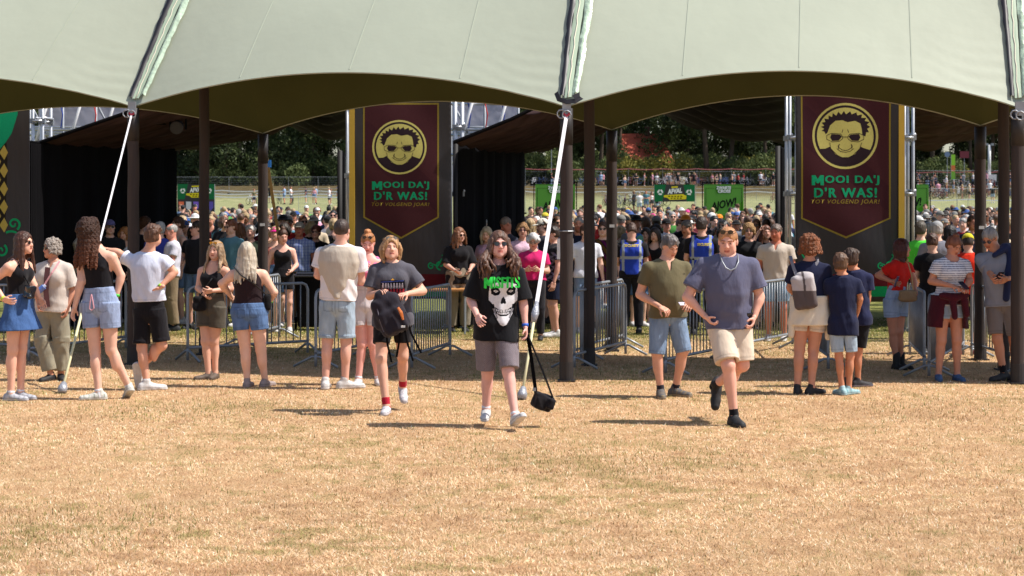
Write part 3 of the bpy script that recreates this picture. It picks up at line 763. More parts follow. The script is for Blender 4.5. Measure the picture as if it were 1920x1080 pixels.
def nets(D, lo, h):
    S = D < 0; D = np.where(np.abs(D) < 1e-7, 1e-7, D)
    n = np.array(D.shape); c = S[:-1, :-1, :-1].astype(np.int8)
    for dx in (0, 1):
        for dy in (0, 1):
            for dz in (0, 1):
                if dx + dy + dz: c = c + S[dx:n[0] - 1 + dx, dy:n[1] - 1 + dy, dz:n[2] - 1 + dz]
    act = (c > 0) & (c < 8); I = np.argwhere(act)
    if len(I) == 0: return np.zeros((0, 3)), np.zeros((0, 4), int)
    idx = np.full(act.shape, -1, dtype=np.int64); idx[act] = np.arange(len(I))
    acc = np.zeros((len(I), 3)); cnt = np.zeros(len(I))
    for a in range(3):
        o = [i for i in range(3) if i != a]
        for p in (0, 1):
            for q in (0, 1):
                b = I.copy(); b[:, o[0]] += p; b[:, o[1]] += q; e = b.copy(); e[:, a] += 1
                d0 = D[b[:, 0], b[:, 1], b[:, 2]]; d1 = D[e[:, 0], e[:, 1], e[:, 2]]; m = (d0 < 0) != (d1 < 0)
                t = np.where(m, d0 / np.where(m, d0 - d1, 1), 0); pos = b.astype(float); pos[:, a] += t
                acc += pos * m[:, None]; cnt += m
    Vv = lo + acc / cnt[:, None] * h
    F = []
    for a in range(3):
        o = [(a + 1) % 3, (a + 2) % 3]
        s0 = [slice(None)] * 3; s1 = [slice(None)] * 3; s0[a] = slice(0, -1); s1[a] = slice(1, None)
        df = S[tuple(s0)] != S[tuple(s1)]; E = np.argwhere(df)
        E = E[(E[:, o[0]] > 0) & (E[:, o[1]] > 0) & (E[:, o[0]] < n[o[0]] - 1) & (E[:, o[1]] < n[o[1]] - 1)]
        if not len(E): continue
        ins = S[E[:, 0], E[:, 1], E[:, 2]]
        q = []
        for (i, j) in ((1, 1), (0, 1), (0, 0), (1, 0)):
            b = E.copy(); b[:, o[0]] -= i; b[:, o[1]] -= j; q.append(idx[b[:, 0], b[:, 1], b[:, 2]])
        q = np.stack(q, 1); q = np.where(ins[:, None], q, q[:, ::-1]); F.append(q)
    return Vv, np.concatenate(F)

def npmesh(name, parts, m, parent, color, pig=None):
    """one mesh from [(verts, quads)]"""
    vs = []; fs = []; k = 0
    for v, f in parts: vs.append(v); fs.append(f + k); k += len(v)
    V = np.concatenate(vs); F = np.concatenate(fs)
    me = bpy.data.meshes.new(name); me.vertices.add(len(V)); me.vertices.foreach_set('co', V.astype(np.float32).reshape(-1))
    me.loops.add(len(F) * 4); me.loops.foreach_set('vertex_index', F.astype(np.int32).reshape(-1))
    me.polygons.add(len(F)); me.polygons.foreach_set('loop_start', np.arange(0, len(F) * 4, 4, dtype=np.int32)); me.polygons.foreach_set('loop_total', np.full(len(F), 4, dtype=np.int32))
    me.polygons.foreach_set('use_smooth', np.ones(len(F), dtype=bool)); me.update(calc_edges=True)
    c = np.ones((len(V), 4)) if pig is None else pig(V)
    at = me.color_attributes.new('pig', 'FLOAT_COLOR', 'POINT'); at.data.foreach_set('color', c.astype(np.float32).reshape(-1))
    return mo(name, me, m, parent, color)

# ================================================================ PEOPLE
def frame(yaw, pitch=0., roll=0.):
    """rows: right-of-figure axis, forward, up; yaw 0 faces the camera, 90 faces photo right"""
    y = R(yaw); f = np.array([math.sin(y), -math.cos(y), 0.]); r = np.array([-f[1], f[0], 0.]) * -1
    r = np.cross(f, [0, 0, 1.])
    p = R(pitch); f2 = f * math.cos(p) - np.array([0, 0, 1.]) * math.sin(p); u = np.cross(r, f2)
    q = R(roll); r2 = r * math.cos(q) + u * math.sin(q); u2 = np.cross(r2, f2)
    return np.array([r2, f2, u2])

SKIN = srgb(224, 176, 154)
def head_parts(C, Fm, g, h, fat=1.0, female=False, smile=0.0, squint=True, beard=0):
    F = Field(h); P = lambda x, y, z: C + (Fm[0] * x + Fm[1] * y + Fm[2] * z) * g
    E = lambda c, r, k=.015, sub=False: F.ell(P(*c), V3(r) * g, Fm, k, sub)
    E((0, -.014, .032), (.073, .093, .086), .02)
    E((0, .02, -.03), (.060 * fat, .068, .078), .03)
    E((0, .05, -.07), (.04 * fat, .036, .034), .03); E((0, .07, -.096), (.018, .016, .015), .025)
    for sx in (-1, 1):
        E((sx * .03, .058, -.024), (.026 * fat, .022, .03), .025)
        E((sx * .045, .03, -.062), (.02 * fat, .035, .03), .03)
        E((sx * .031, .092, .010), (.019, .014, .012), .012, True)
        E((sx * .030, .0715, .009), (.015, .011, .0105), .004)
        F.cone(P(sx * .014, .082, .028), P(sx * .045, .070, .030), .008 * g, .006 * g, .012)
        E((sx * .075, -.008, .0), (.010, .021, .031), .008)
        E((sx * .012, .094, -.026), (.008, .009, .007), .007)
    F.cone(P(0, .080, .022), P(0, .100, -.022), .009 * g, .0125 * g, .012)
    E((0, .081, -.052), (.023, .011, .006), .006); E((0, .079, -.064), (.019, .011, .0065), .006)
    E((0, .095, -.058), (.022, .006, .0018 + .003 * smile), .003, True)
    return F

def head_pig(C, Fm, g, lip=(.80, .48, .48), brow=(.34, .25, .2), beard=0, eyes=True):
    def fn(V):
        q = (V - C) @ Fm.T / g; c = np.ones((len(V), 4)); x, y, z = np.abs(q[:, 0]), q[:, 1], q[:, 2]
        def paint(m, col):
            c[m, :3] = col
        fr = y > .05
        # natural flush of nose, cheeks and ears
        c[(y > .03) & (z < .0) & (z > -.045), 1:3] *= .93
        if beard: paint((y > -.005) & (z < -.030) & ~((x < .024) & (np.abs(z + .058) < .013)) & (z > -.13) & (y + 0 * z > -.0), (beard if isinstance(beard, tuple) else (.55, .5, .48)))
        paint(fr & (x < .0235) & (np.abs(z + .0575) < .0115) & (y > .070), lip)
        paint(fr & (x < .020) & (np.abs(z + .0580) < .0028) & (y > .06), (.35, .16, .15))
        paint(fr & (x > .013) & (x < .047) & (np.abs(z - .031 + .16 * np.abs(x - .032)) < .0055), brow)
        if eyes:
            ed = ((x - .031) / .0135) ** 2 + ((z - .009) / .0060) ** 2
            paint(fr & (ed < 1.6) & (y > .05), (.42, .32, .3)); paint(fr & (ed < .9) & (y > .05), (1.15, 1.25, 1.35))
            paint(fr & (((x - .031) / .0062) ** 2 + ((z - .009) / .0062) ** 2 < 1) & (y > .05), (.1, .09, .09))
        return c
    return fn

def hand_parts(wr, dr, nm, g, side, curl=.5, h=.0048, spread=.0, thumb=.6):
    """wr wrist, dr towards fingers, nm back-of-hand normal, side +1/-1 which edge carries the thumb"""
    d = unit(dr); n = unit(V3(nm) - d * (V3(nm) @ d)); x = np.cross(d, n) * side; F = Field(h)
    P = lambda a, b, c: V3(wr) + (x * a + d * b + n * c) * g
    F.cone(P(0, -.035, 0), P(0, .008, 0), .026 * g, .024 * g, .012, (n, .78))
    for i in range(4):
        F.cone(P(-.026 + .0175 * i, .012, .0), P(-.030 + .0195 * i, .078 - .004 * abs(i - 2), .002), .0125 * g, .0105 * g, .012)
    F.cone(P(.018, .012, -.006), P(.03, .045, -.008), .015 * g, .012 * g, .014)
    lens = [.058, .070, .075, .068]
    for i in range(4):
        b = P(-.031 + .0205 * i, .080 - .004 * abs(i - 2), .002); a = 0.10 + curl * (.9 + .10 * (3 - i)); L = lens[i] * g
        sp = (i - 1.5) * (.10 + spread)
        cur = b; dd = unit(d + x * sp); rr_ = .0088 * g
        for j, fr in enumerate((.45, .32, .25)):
            ang = a * (.45 + .4 * j) * 1.5 if j else a * .45
            if j == 0: tot = ang
            else: tot = tot + a * .85
            v = unit(dd * math.cos(tot) - n * math.sin(tot)); e = cur + v * L * fr
            F.cone(cur, e, rr_, rr_ * .93, .003); cur = e; rr_ *= .93
    b = P(.030, .030, -.008); v1 = unit(d * .55 + x * .75 * thumb - n * (.2 + curl * .5)); e = b + v1 * .036 * g
    F.cone(b, e, .0115 * g, .0098 * g, .006); e2 = e + unit(v1 * .8 + d * .6 - x * .2 - n * curl * .3) * .030 * g; F.cone(e, e2, .0098 * g, .0082 * g, .003)
    return F

TS = [-.16, -.06, .0, .15, .38, .6, .8, .92, 1.0, 1.06]
def torso_secs(fem, fat, hw, sw, belly=0.):
    if fem: a = [.055, .13, .168, .160, .125, .138, .150, .115, .070, .055]; b = [.05, .095, .112, .100, .088, .100, .100, .078, .058, .05]
    else: a = [.055, .125, .155, .152, .142, .158, .172, .135, .075, .06]; b = [.05, .09, .105, .100, .098, .112, .112, .088, .065, .055]
    a = np.array(a) * fat; b = np.array(b) * fat; a[:5] *= hw; a[5:8] *= sw
    of = np.zeros(10); 
    if belly: b[3] += belly * .6; b[4] += belly; b[5] += belly * .6; of[3] = belly * .6; of[4] = belly; of[5] = belly * .6
    a[8:] = a[8:] / fat; b[8:] = b[8:] / fat
    return a, b, of

def make_person(label, s, N, P, H, E, WR, K, A, yaw=0, hyaw=None, hpitch=0, hroll=0, fem=False, fat=1., ht=1.75, sw=1., hw=1., belly=0.,
                skin=SKIN, hair=None, top=None, bottom=None, shoes=None, socks=None, glasses=None, hat=None, smile=0, beard=0, brow=(.34, .25, .2),
                curl=(.5, .5), foot=None, hq=1., group=None, hands=True, loc=None, pn=None, extras=None, handn=(None, None), toe=(None, None), band=None, thumb=(.6, .6), hsc=1.0, handd=(None, None), limb=1.0):
    """joints are (photo column, photo row, metres towards the camera) with L and R meaning photo left and right"""
    g = ht / 1.75; gf = lambda p: W(p[0], p[1], s)
    if loc is None: ox = (P[0] - 960) / s; oy = FPX / s; org = V3(ox, oy, 0)
    else: org = V3(loc); ox = oy = 0
    def J(p):
        if isinstance(p, np.ndarray): return p.copy()
        q = W(p[0], p[1], s); return V3(q.x - ox, -(p[2] if len(p) > 2 else 0.), q.z)
    t = empty('person', tuple(org)); tag(t, label, 'person', group)
    hv = .011 / hq; gd = gz(org[1]) if loc is None else 0
    if gd: t.location.z = gd
    Fb = frame(yaw); wx = Fb[0]; fw = Fb[1]
    Nj = J(N); Pj = J(P); Hj = J(H)
    SWd = (.165 if fem else .188) * g * sw * (.5 + .5 * fat); HWd = (.088 if fem else .085) * g * hw
    slope = .078 * g
    S0 = Nj + wx * SWd - V3(0, 0, slope); S1 = Nj - wx * SWd - V3(0, 0, slope)
    Hp0 = Pj + wx * HWd; Hp1 = Pj - wx * HWd
    key = lambda v: v[0] + .01 * v[1]
    Sh = sorted([S0, S1], key=key); Hp = sorted([Hp0, Hp1], key=key)
    El = [J(E[0]), J(E[1])]; Wr = [J(WR[0]), J(WR[1])]; Kn = [J(K[0]), J(K[1])]; An = [J(A[0]), J(A[1])]
    for i in range(2):
        if toe[i] is None or not isinstance(toe[i], tuple) or abs(toe[i][1]) < 2: An[i][2] = .080 * g
    leftness = [1 if (Sh[i] - Nj) @ wx > 0 else -1 for i in range(2)]      # +1 side of wx (figure's right as Fb[0] is right-of-figure)
    # ---- body
    B = Field(hv); a, b, of = torso_secs(fem, fat, hw, sw, belly); a = a * g; b = b * g
    ofs = of * g * (-1 if np.cross(unit(Nj - Pj), wx) @ fw < 0 else 1)
    B.loft(Pj, Nj, wx, TS, a, b, ofs, k=.03)
    if fem:
        for sx in (-1, 1): B.ell(Pj + (Nj - Pj) * .70 + wx * sx * .068 * g + fw * .075 * g * fat, V3(.062, .052, .06) * g * fat, Fb, .03)
    uf = fat ** .8 * g * limb
    for i in range(2):
        B.cone(Nj - V3(0, 0, .035 * g), Sh[i], .050 * g, .052 * uf, .045)
        B.cone(Nj + V3(0, 0, .035 * g), lin(Nj, Sh[i], .6), .03 * g, .032 * g, .04)
        B.cone(Sh[i], El[i], .050 * uf * (.92 if fem else 1.06), .038 * uf, .025, bulge=.006 * uf, bt=.3)
        B.cone(El[i], Wr[i], .038 * uf, .0255 * g, .012, bulge=.007 * uf, bt=.22)
        B.cone(Hp[i], Kn[i], .088 * uf * (1.04 if fem else 1), .054 * uf, .03)
        back = -fw
        B.cone(Kn[i], An[i], .052 * uf, .036 * g, .02)
        kd = Kn[i] * .70 + An[i] * .30; B.ell(kd + back * .018 * g, V3(.046, .05, .10) * uf, Fb, .03)
        B.ell(Kn[i] + fw * .012 * g, V3(.042, .042, .05) * uf, Fb, .03)
    nb = Hj - (Hj - Nj) * 0
    Fh = frame(yaw if hyaw is None else hyaw, hpitch, hroll)
    B.cone(Nj - V3(0, 0, .03 * g), Hj - Fh[2] * .05 * g - Fh[1] * .02 * g, .055 * g * fat ** .7 * (.88 if fem else 1.05), .050 * g * fat ** .6 * (.88 if fem else 1.04), .03)
    feetd = []
    for i in range(2):
        td = toe[i]
        d = frame(yaw if td is None else (td[0] if isinstance(td, tuple) else td), td[1] if isinstance(td, tuple) else 0)
        feetd.append(d)
        B.cone(An[i], An[i] - d[2] * .05 * g + d[1] * .03 * g, .036 * g, .03 * g, .02)
    gh = g * (.98 if fem else 1.0)* hsc
    parts = [B.mesh()]
    HF = head_parts(Hj, Fh, gh, .0062 / hq, fat ** .5 if fat > 1 else 1, fem, smile)
    HF.cone(Hj - Fh[2] * .05 * g - Fh[1] * .02 * g, Nj * .6 + Hj * .4 - V3(0, 0, .03), .050 * g * fat ** .6 * (.88 if fem else 1.04), .052 * g * fat ** .6 * (.88 if fem else 1.04), .03)
    parts.append(HF.mesh())
    if hands:
        for i in range(2):
            d = unit(Wr[i] - El[i]) if handd[i] is None else unit(V3(handd[i]))
            lat = unit(Sh[i] - Nj); nm = handn[i]
            nm = lat if nm is None else V3(nm)
            d_ = d; n_ = unit(nm - d_ * (nm @ d_)); x_ = np.cross(d_, n_)
            # thumb on the forward / upper edge
            sd = 1 if x_ @ (fw + V3(0, 0, .5)) > 0 else -1
            Hn = hand_parts(Wr[i], d, n_, g * (.93 if fem else 1.04), sd, curl[i], .0048 / hq ** .5, thumb=thumb[i])
            parts.append(Hn.mesh())
    pig = head_pig(Hj, Fh, gh, brow=brow, beard=beard, eyes=True)
    nbody = len(parts[0][0])
    def pg(V):
        c = pig(V); c[:nbody] = 1; 
        # hands and knees a touch redder
        for k_ in Kn: m = np.linalg.norm(V - k_, axis=1) < .05; c[m, 1:3] *= .95
        return c
    npmesh('body', parts, M['skin'], t, skin, pg)
    ctx = dict(t=t, g=g, s=s, N=Nj, P=Pj, H=Hj, Sh=Sh, El=El, Wr=Wr, Kn=Kn, An=An, Hp=Hp, Fb=Fb, Fh=Fh, wx=wx, fw=fw, a=a, b=b, of=ofs, uf=uf, fat=fat, fem=fem, hv=hv, gh=gh, org=org, hq=hq, ht=ht, feetd=feetd)
    if top: make_top(ctx, **top)
    if bottom: make_bottom(ctx, **bottom)
    if hair: make_hair(ctx, **hair)
    if shoes: make_shoes(ctx, **shoes)
    if socks:
        for i in range(2):
            F = Field(.008 / hq); L = socks.get('len', .09) * g; u = unit(Kn[i] - An[i]); F.cone(An[i] - u * .045, An[i] + u * L, .039 * g, .041 * g, .01); F.cut(lambda X, Y, Z, a=An[i], u=u, L=L: L - ((X - a[0]) * u[0] + (Y - a[1]) * u[1] + (Z - a[2]) * u[2]))
            npmesh('sock', [F.mesh()], M['cloth'], t, socks['col'])
    if glasses is not None: make_glasses(ctx, **glasses)
    if hat: make_hat(ctx, **hat)
    if band:
        for (i, col, wd) in band:
            u = unit(El[i] - Wr[i]); mb = MB(); c = Wr[i] + u * .015; mb.tube([Vector(c - u * wd), Vector(c + u * wd)], .031 * g, 14); mb.build('wristband', M['plain'], t, color=col, smooth=True)
    return ctx

def lin(A, B, k): return A + (B - A) * k

def make_top(c, kind='tee', col=(.5, .5, .5, 1), hem=.05, loose=.022, sleeve=.6, flare=.03, neck=.072, fold=.006, seed=0, pig=None, m='cloth', vneck=0, name=None, flarehem=.0, strap=.045, drop=.0, neckdrop=.0, ymax=None):
    g, uf = c['g'], c['uf']; F = Field(.0082 / c['hq']); a, b = c['a'].copy(), c['b'].copy(); Nj, Pj, wx, fw = c['N'], c['P'], c['wx'], c['fw']
    if kind in ('tee', 'long'):
        fold = fold * 1.35
        if not c['fem'] or loose > .02:
            a[4] = max(a[4], (a[3] + a[5]) / 2); b[4] = max(b[4], (b[3] + b[5]) / 2)
    ts = list(TS); a2 = a.copy(); b2 = b.copy()
    for i, tv in enumerate(ts):
        if tv < .3: a2[i] = max(a2[i], a[3] * .98) + flarehem * (1 - max(tv, -.1) / .3) * .3 ; b2[i] = max(b2[i], b[3] * .98) + flarehem * (1 - max(tv, -.1) / .3) * .3
    ts2 = [-.5] + ts; a2 = np.r_[a2[0] + flarehem, a2]; b2 = np.r_[b2[0] + flarehem, b2]; of = np.r_[c['of'][2] if 0 else 0, c['of']]
    F.loft(Pj, Nj, wx, ts2, a2, b2, of, grow=loose, t0=hem, t1=1.0 if kind != 'tube' else .86, k=.02, fold=fold, seed=seed)
    if hem < .15 and kind in ('tee', 'long'):
        for i in range(2): F.cone(c['Hp'][i], c['Kn'][i], .092 * uf + .026, .06 * uf + .05, .03)
        ax_ = unit(Nj - Pj); z0 = Pj + (Nj - Pj) * hem
        F.cut(lambda X, Y, Z: (X - z0[0]) * ax_[0] + (Y - z0[1]) * ax_[1] + (Z - z0[2]) * ax_[2] + .012 * np.sin(X * 14 + seed) * np.sin(Y * 11 + 1))
    if c['fem']:
        for sx in (-1, 1): F.ell(Pj + (Nj - Pj) * .70 + wx * sx * .066 * g + fw * .077 * g * c['fat'], (V3(.062, .052, .06) * g + loose * .8) * c['fat'], c['Fb'], .05)
    if kind in ('tee', 'long'):
        for i in range(2):
            S, E_, Wr = c['Sh'][i], c['El'][i], c['Wr'][i]
            F.cone(Nj - V3(0, 0, .035 * g), S, .050 * g + loose * .5, .055 * uf + loose * .3, .05)
            F.cone(Nj + V3(0, 0, .02 * g), lin(Nj, S, .62), .03 * g + loose * .3, .032 * g + loose * .3, .04)
            if kind == 'tee':
                e = lin(S, E_, sleeve); u = unit(E_ - S); ra = .055 * uf + loose * .35; rb = .045 * uf + flare
                def fn(X, Y, Z, S=S, u=u, L=np.linalg.norm(e - S), ra=ra, rb=rb, sd=i + seed):
                    px, py, pz = X - S[0], Y - S[1], Z - S[2]; h = px * u[0] + py * u[1] + pz * u[2]
                    hc = np.clip(h, 0, None); d = np.sqrt(np.maximum(px * px + py * py + pz * pz - h * h, 0) + np.minimum(h, 0) ** 2); t = np.clip(h / L, 0, 1)
                    d = d - (ra + (rb - ra) * t) + fold * .8 * (sab(np.sin(h * 20 + px * 12 + py * 9 + sd * 2)) - .6) * t
                    return np.maximum(d, h - L)
                lo = np.minimum(S, e) - .16; hi = np.maximum(S, e) + .16
                F.add(fn, lo, hi, .025)
            else:
                F.cone(S, E_, .054 * uf + loose * .6, .042 * uf + loose * .6, .02); e = lin(E_, Wr, sleeve)
                F.cone(E_, e, .042 * uf + loose * .6, .031 * uf + loose * .8, .015)
    else:
        # straps
        for i in range(2):
            S = c['Sh'][i]; q = lin(Nj, S, .62) + V3(0, 0, .0)
            F.cone(q + V3(0, 0, .028 * g), Pj + (Nj - Pj) * .78 + (S - Nj) * .55 + fw * .085 * g, strap * .5, strap * .6, .02)
            F.cone(q + V3(0, 0, .028 * g), Pj + (Nj - Pj) * .78 + (S - Nj) * .55 - fw * .085 * g, strap * .5, strap * .6, .02)
    # neckline
    up = unit(Nj - Pj)
    if kind in ('tee', 'long'):
        F.cone(Nj + fw * (.018 + neckdrop * .5) * g + V3(0, 0, .03 - neckdrop) * g, c['H'], neck * g, neck * g, .004, sub=True)
        if vneck: F.cone(Nj + fw * .09 * g + V3(0, 0, .02), Nj + fw * .13 * g - V3(0, 0, vneck), .035 * g, .008, .004, sub=True)
    elif kind == 'tank':
        F.ell(Nj + fw * .06 * g - V3(0, 0, .01 + drop) * g, V3(.085, .10, .10) * g, c['Fb'], .006, sub=True); F.ell(Nj - fw * .07 * g + V3(0, 0, .03) * g, V3(.08, .09, .07) * g, c['Fb'], .006, sub=True)
        for i in range(2):
            d = unit(c['Sh'][i] - Nj); F.cone(c['Sh'][i] + d * .045 * g + V3(0, 0, .05), c['Sh'][i] + d * .04 * g - V3(0, 0, .09 * g), .075 * g, .06 * g, .006, sub=True)
    def hems(V):
        q = np.ones((len(V), 4)); ax_ = unit(Nj - Pj); L = np.linalg.norm(Nj - Pj); t = ((V - Pj) @ ax_) / L
        q[np.abs(t - hem - .035) < .010, :3] = .86
        if kind != 'tank':
            a0 = Nj + fw * (.018 + neckdrop * .5) * g + V3(0, 0, .03 - neckdrop) * g; b0 = c['H']; ba = b0 - a0; k = np.clip((V - a0) @ ba / (ba @ ba), 0, 1); d = np.linalg.norm(V - a0 - k[:, None] * ba, axis=1)
            q[(d < neck * g + .016) & (d > neck * g + .004), :3] = .82
            for i in range(2):
                u = unit(c['El'][i] - c['Sh'][i]); Lq = np.linalg.norm(c['El'][i] - c['Sh'][i]) * sleeve; w_ = V - c['Sh'][i]; h = w_ @ u; d = np.linalg.norm(w_ - h[:, None] * u, axis=1)
                q[(np.abs(h - Lq + .028) < .006) & (d < .13), :3] = .84
        return q
    o = npmesh(name or 'shirt', [F.mesh()], M[m], c['t'], col, (lambda V: pig(V, c)) if pig else (hems if c['hq'] > .6 else None))
    c['top'] = o; return o

def make_bottom(c, kind='shorts', col=(.3, .3, .4, 1), length=.6, flare=.03, loose=.012, waist=.3, m='denim', seed=0, fold=.004, pig=None, hemz=None, name=None, cuff=0):
    g, uf = c['g'], c['uf']; F = Field(.0082 / c['hq']); a, b = c['a'].copy(), c['b'].copy(); Nj, Pj, wx, fw = c['N'], c['P'], c['wx'], c['fw']
    if kind == 'skirt':
        L = length; ts = [-L, -.1, .0, .15, .38]; aa = [a[2] + flare * 1.6, a[2] + flare * .3, a[2], a[3], a[4]]; bb = [b[2] + flare * 1.6, b[2] + flare * .3, b[2], b[3], b[4]]
        F.loft(Pj, Nj, wx, ts, aa, bb, None, grow=loose, t0=-L, t1=waist, k=.01, fold=fold * 2, seed=seed)
    else:
        F.loft(Pj, Nj, wx, TS, a, b, c['of'], grow=loose, t0=-.14, t1=waist, k=.02, fold=fold * .5, seed=seed)
        for i in range(2):
            H_, K_, A_ = c['Hp'][i], c['Kn'][i], c['An'][i]
            def leg(S, E_, ra, rb, t_end, sd, capstart=True):
                e = lin(S, E_, t_end); u = unit(E_ - S); L = np.linalg.norm(e - S)
                def fn(X, Y, Z):
                    px, py, pz = X - S[0], Y - S[1], Z - S[2]; h = px * u[0] + py * u[1] + pz * u[2]
                    d = np.sqrt(np.maximum(px * px + py * py + pz * pz - h * h, 0)); t = np.clip(h / L, 0, 1.05)
                    an = np.arctan2(py, px)
                    rad = ra + (rb - ra) * t
                    if cuff: rad = rad + .006 * (h > L - .035)
                    d = d - rad + fold * 1.5 * ((sab(np.sin(an * 2 + 5 * h + sd)) - .6) + .8 * (sab(np.sin(h * 17 + 1.5 * np.sin(an * 2 + sd) + sd)) - .6) * (1.2 - t))
                    return np.maximum(np.maximum(d, h - L), -h - ra * .6)
                lo = np.minimum(S, e) - ra - .05; hi = np.maximum(S, e) + ra + .05
                F.add(fn, lo, hi, .012)
            r0 = .090 * uf * (1.04 if c['fem'] else 1) + loose
            if kind == 'shorts': leg(H_, K_, r0, (.088 + (.054 - .088) * min(length, 1)) * uf + flare, length, seed + i)
            else:
                rk = .056 * uf + flare; leg(H_, K_, r0, rk, 1.0, seed + i); leg(K_, A_, rk, .04 * g + flare, length, seed + i + 3)
        k0, k1 = c['Kn']; m0 = (c['Hp'][0] + c['Hp'][1]) / 2; m1 = (k0 + k1) / 2; sep = abs((k0 - k1) @ wx)
        st = .14 if length < .6 else .3
        F.cone(lin(m0, m1, st), lin(m0, m1, max(length, .5) * 1.05), .001, .008 + max(0, sep - .1 * g) * .16, .010, (fw, 12.), sub=True)
    def seams(V):
        q = np.ones((len(V), 4)); ax_ = unit(Nj - Pj); L = np.linalg.norm(Nj - Pj); t = ((V - Pj) @ ax_) / L; x = (V - Pj) @ wx; f = (V - Pj) @ fw
        q[np.abs(t - (waist - .09)) < .010, :3] = .78                                     # waistband seam
        q[(np.abs(x) < .006) & (t > -.1), :3] = .8                                        # fly and back seam
        bx = np.abs(np.abs(x) - .078 * g); k = (f < 0) & (((np.abs(bx - .045 * g) < .006) & (t > -.06) & (t < .12)) | ((np.abs(t + .06 - bx * .4) < .012) & (bx < .045 * g)) | ((np.abs(t - .12) < .010) & (bx < .045 * g)))
        q[k, :3] = .74
        q[(f > 0) & (np.abs((np.abs(x) - .10 * g) + (t - .16) * .25) < .006) & (t > .03) & (t < .24), :3] = .75
        for i in range(2):
            H_, K_ = c['Hp'][i], c['Kn'][i]; u = unit(K_ - H_); Lg = np.linalg.norm(K_ - H_) * length; h = (V - H_) @ u
            q[(np.abs(h - Lg + .03) < .006) & (t < -.1) & (kind == 'shorts'), :3] = .8
        return q
    o = npmesh(name or {'skirt': 'skirt', 'shorts': 'shorts', 'trousers': 'trousers'}[kind], [F.mesh()], M[m], c['t'], col, (lambda V: pig(V, c)) if pig else (seams if c['hq'] > .6 else None))
    c['bot'] = o; return o

def make_hair(c, style='short', col=(.1, .07, .05, 1), length=.3, seed=0, vol=1., part=0, hl=None, m=None, spread=1.):
    g = c['gh']; C, Fm = c['H'], c['Fh']; h = (.0065 if c['hq'] > .8 else .011); F = Field(h); rr = rng(seed + 7)
    P = lambda x, y, z: C + (Fm[0] * x + Fm[1] * y + Fm[2] * z) * g
    th = {'buzz': .003, 'short': .011, 'long': .014, 'bob': .018, 'curly': .03, 'bun': .009, 'pony': .009, 'balding': .004}[style] * vol
    E = lambda cc, r, k=.01, sub=False: F.ell(P(*cc), V3(r) * g, Fm, k, sub)
    E((0, -.016, .034), (.074 + th, .093 + th, .086 + th * 1.2), .01)
    if style not in ('buzz', 'balding'):
        E((0, -.035, -.02), (.066 + th, .068 + th, .07), .02)
    n = {'curly': 46, 'short': 20}.get(style, 0)
    for i in range(n):
        v = unit(rr.normal(size=3)); 
        if v[2] < -.3 or (v[1] > .55 and v[2] < .5): continue
        rad = .02 + .012 * rr.random() if style == 'curly' else .016
        q = V3(v[0] * .082, -.012 + v[1] * .095, .035 + v[2] * .088) * (1 + (th * 5 if style == 'curly' else .04))
        E(tuple(q), (rad * vol,) * 3, .008)
    if style in ('long', 'bob', 'curly') and length > 0:
        L = length; ns = 38 if c['hq'] > .8 else 11
        bw = c['Fb']; 
        for i in range(ns):
            an = R(-118 + 236 * (i + .5 * rr.random()) / (ns - 1)) if ns > 1 else 0     # 0 = back
            x0 = math.sin(an) * .078; y0 = -math.cos(an) * .085 + .002; 
            z0 = .03 + .02 * rr.random(); p = P(x0, y0, z0); 
            l = L * (.86 + .22 * rr.random()); seg = 6; r0 = ((.016 if ns > 20 else .024) + .006 * rr.random()) * g * vol ** .5
            out = Fm[0] * math.sin(an) + Fm[1] * -math.cos(an); out[2] = 0
            w0 = rr.random() * 6
            for k in range(seg):
                e = p + V3(0, 0, -1) * l / seg + out * (.010 if k < 2 else (.005 if style != 'bob' else -.004)) * vol * (spread if k else 1) + unit(np.cross(out, [0, 0, 1.])) * .009 * math.sin(w0 + k * 1.6)
                # keep off the shoulders: drape in front of or behind them
                if e[2] < c['N'][2] + .02:
                    s_ = 1 if (p - C) @ bw[1] > 0.01 else -1
                    dd = (e - c['N']) @ bw[1]
                    want = s_ * (.105 + .02 * rr.random()) * g * c['fat'] ** .5
                    if abs(dd) < abs(want): e = e + bw[1] * (want - dd) * .6
                F.cone(p, e, r0 * (1 - .55 * k / seg), r0 * (1 - .55 * (k + 1) / seg), .010); p = e
    if style == 'bun': E((0, -.03, .135), (.042, .042, .036), .01); E((.02, -.02, .15), (.025, .025, .02), .01)
    if style == 'pony':
        E((0, -.115, .05), (.03, .03, .03), .01); F.cone(P(0, -.12, .05), P(.0, -.15, -.10), .028 * g, .012 * g, .01)
    # open the face
    fy = .108; 
    wfac = .056 if style in ('long', 'bob', 'curly') else .066
    E((0, fy, -.035), (wfac, .075, .112), .006, True)
    if style in ('short', 'buzz', 'bun', 'pony', 'balding'):
        for sx in (-1, 1): E((sx * .1, .045, -.03), (.05, .05, .085), .006, True)
        E((0, .0, -.115), (.12, .12, .062), .006, True)
    if style == 'balding': E((0, .05, .11), (.06, .1, .04), .006, True)
    F.rough = {'curly': (.0075, 150, 130, seed), 'long': (.0035, 190, 22, seed), 'bob': (.0035, 190, 24, seed), 'short': (.004, 170, 60, seed), 'buzz': (.001, 200, 200, 1)}.get(style)
    pig = None
    if hl is not None:
        def pig(V):
            q = (V - C) @ Fm.T / g; c4 = np.ones((len(V), 4)); k = (np.sin(q[:, 0] * 120 + np.sin(q[:, 2] * 14) * 2) * .5 + .5)
            kk = np.clip(-q[:, 2] / .3, 0, 1) if hl[0] == 'tip' else k
            c4[:, :3] = 1 + (np.array(hl[1]) - 1) * kk[:, None]; return c4
    return npmesh('hair', [F.mesh()], M[m or ('curls' if style == 'curly' else 'hair')], c['t'], col, pig)

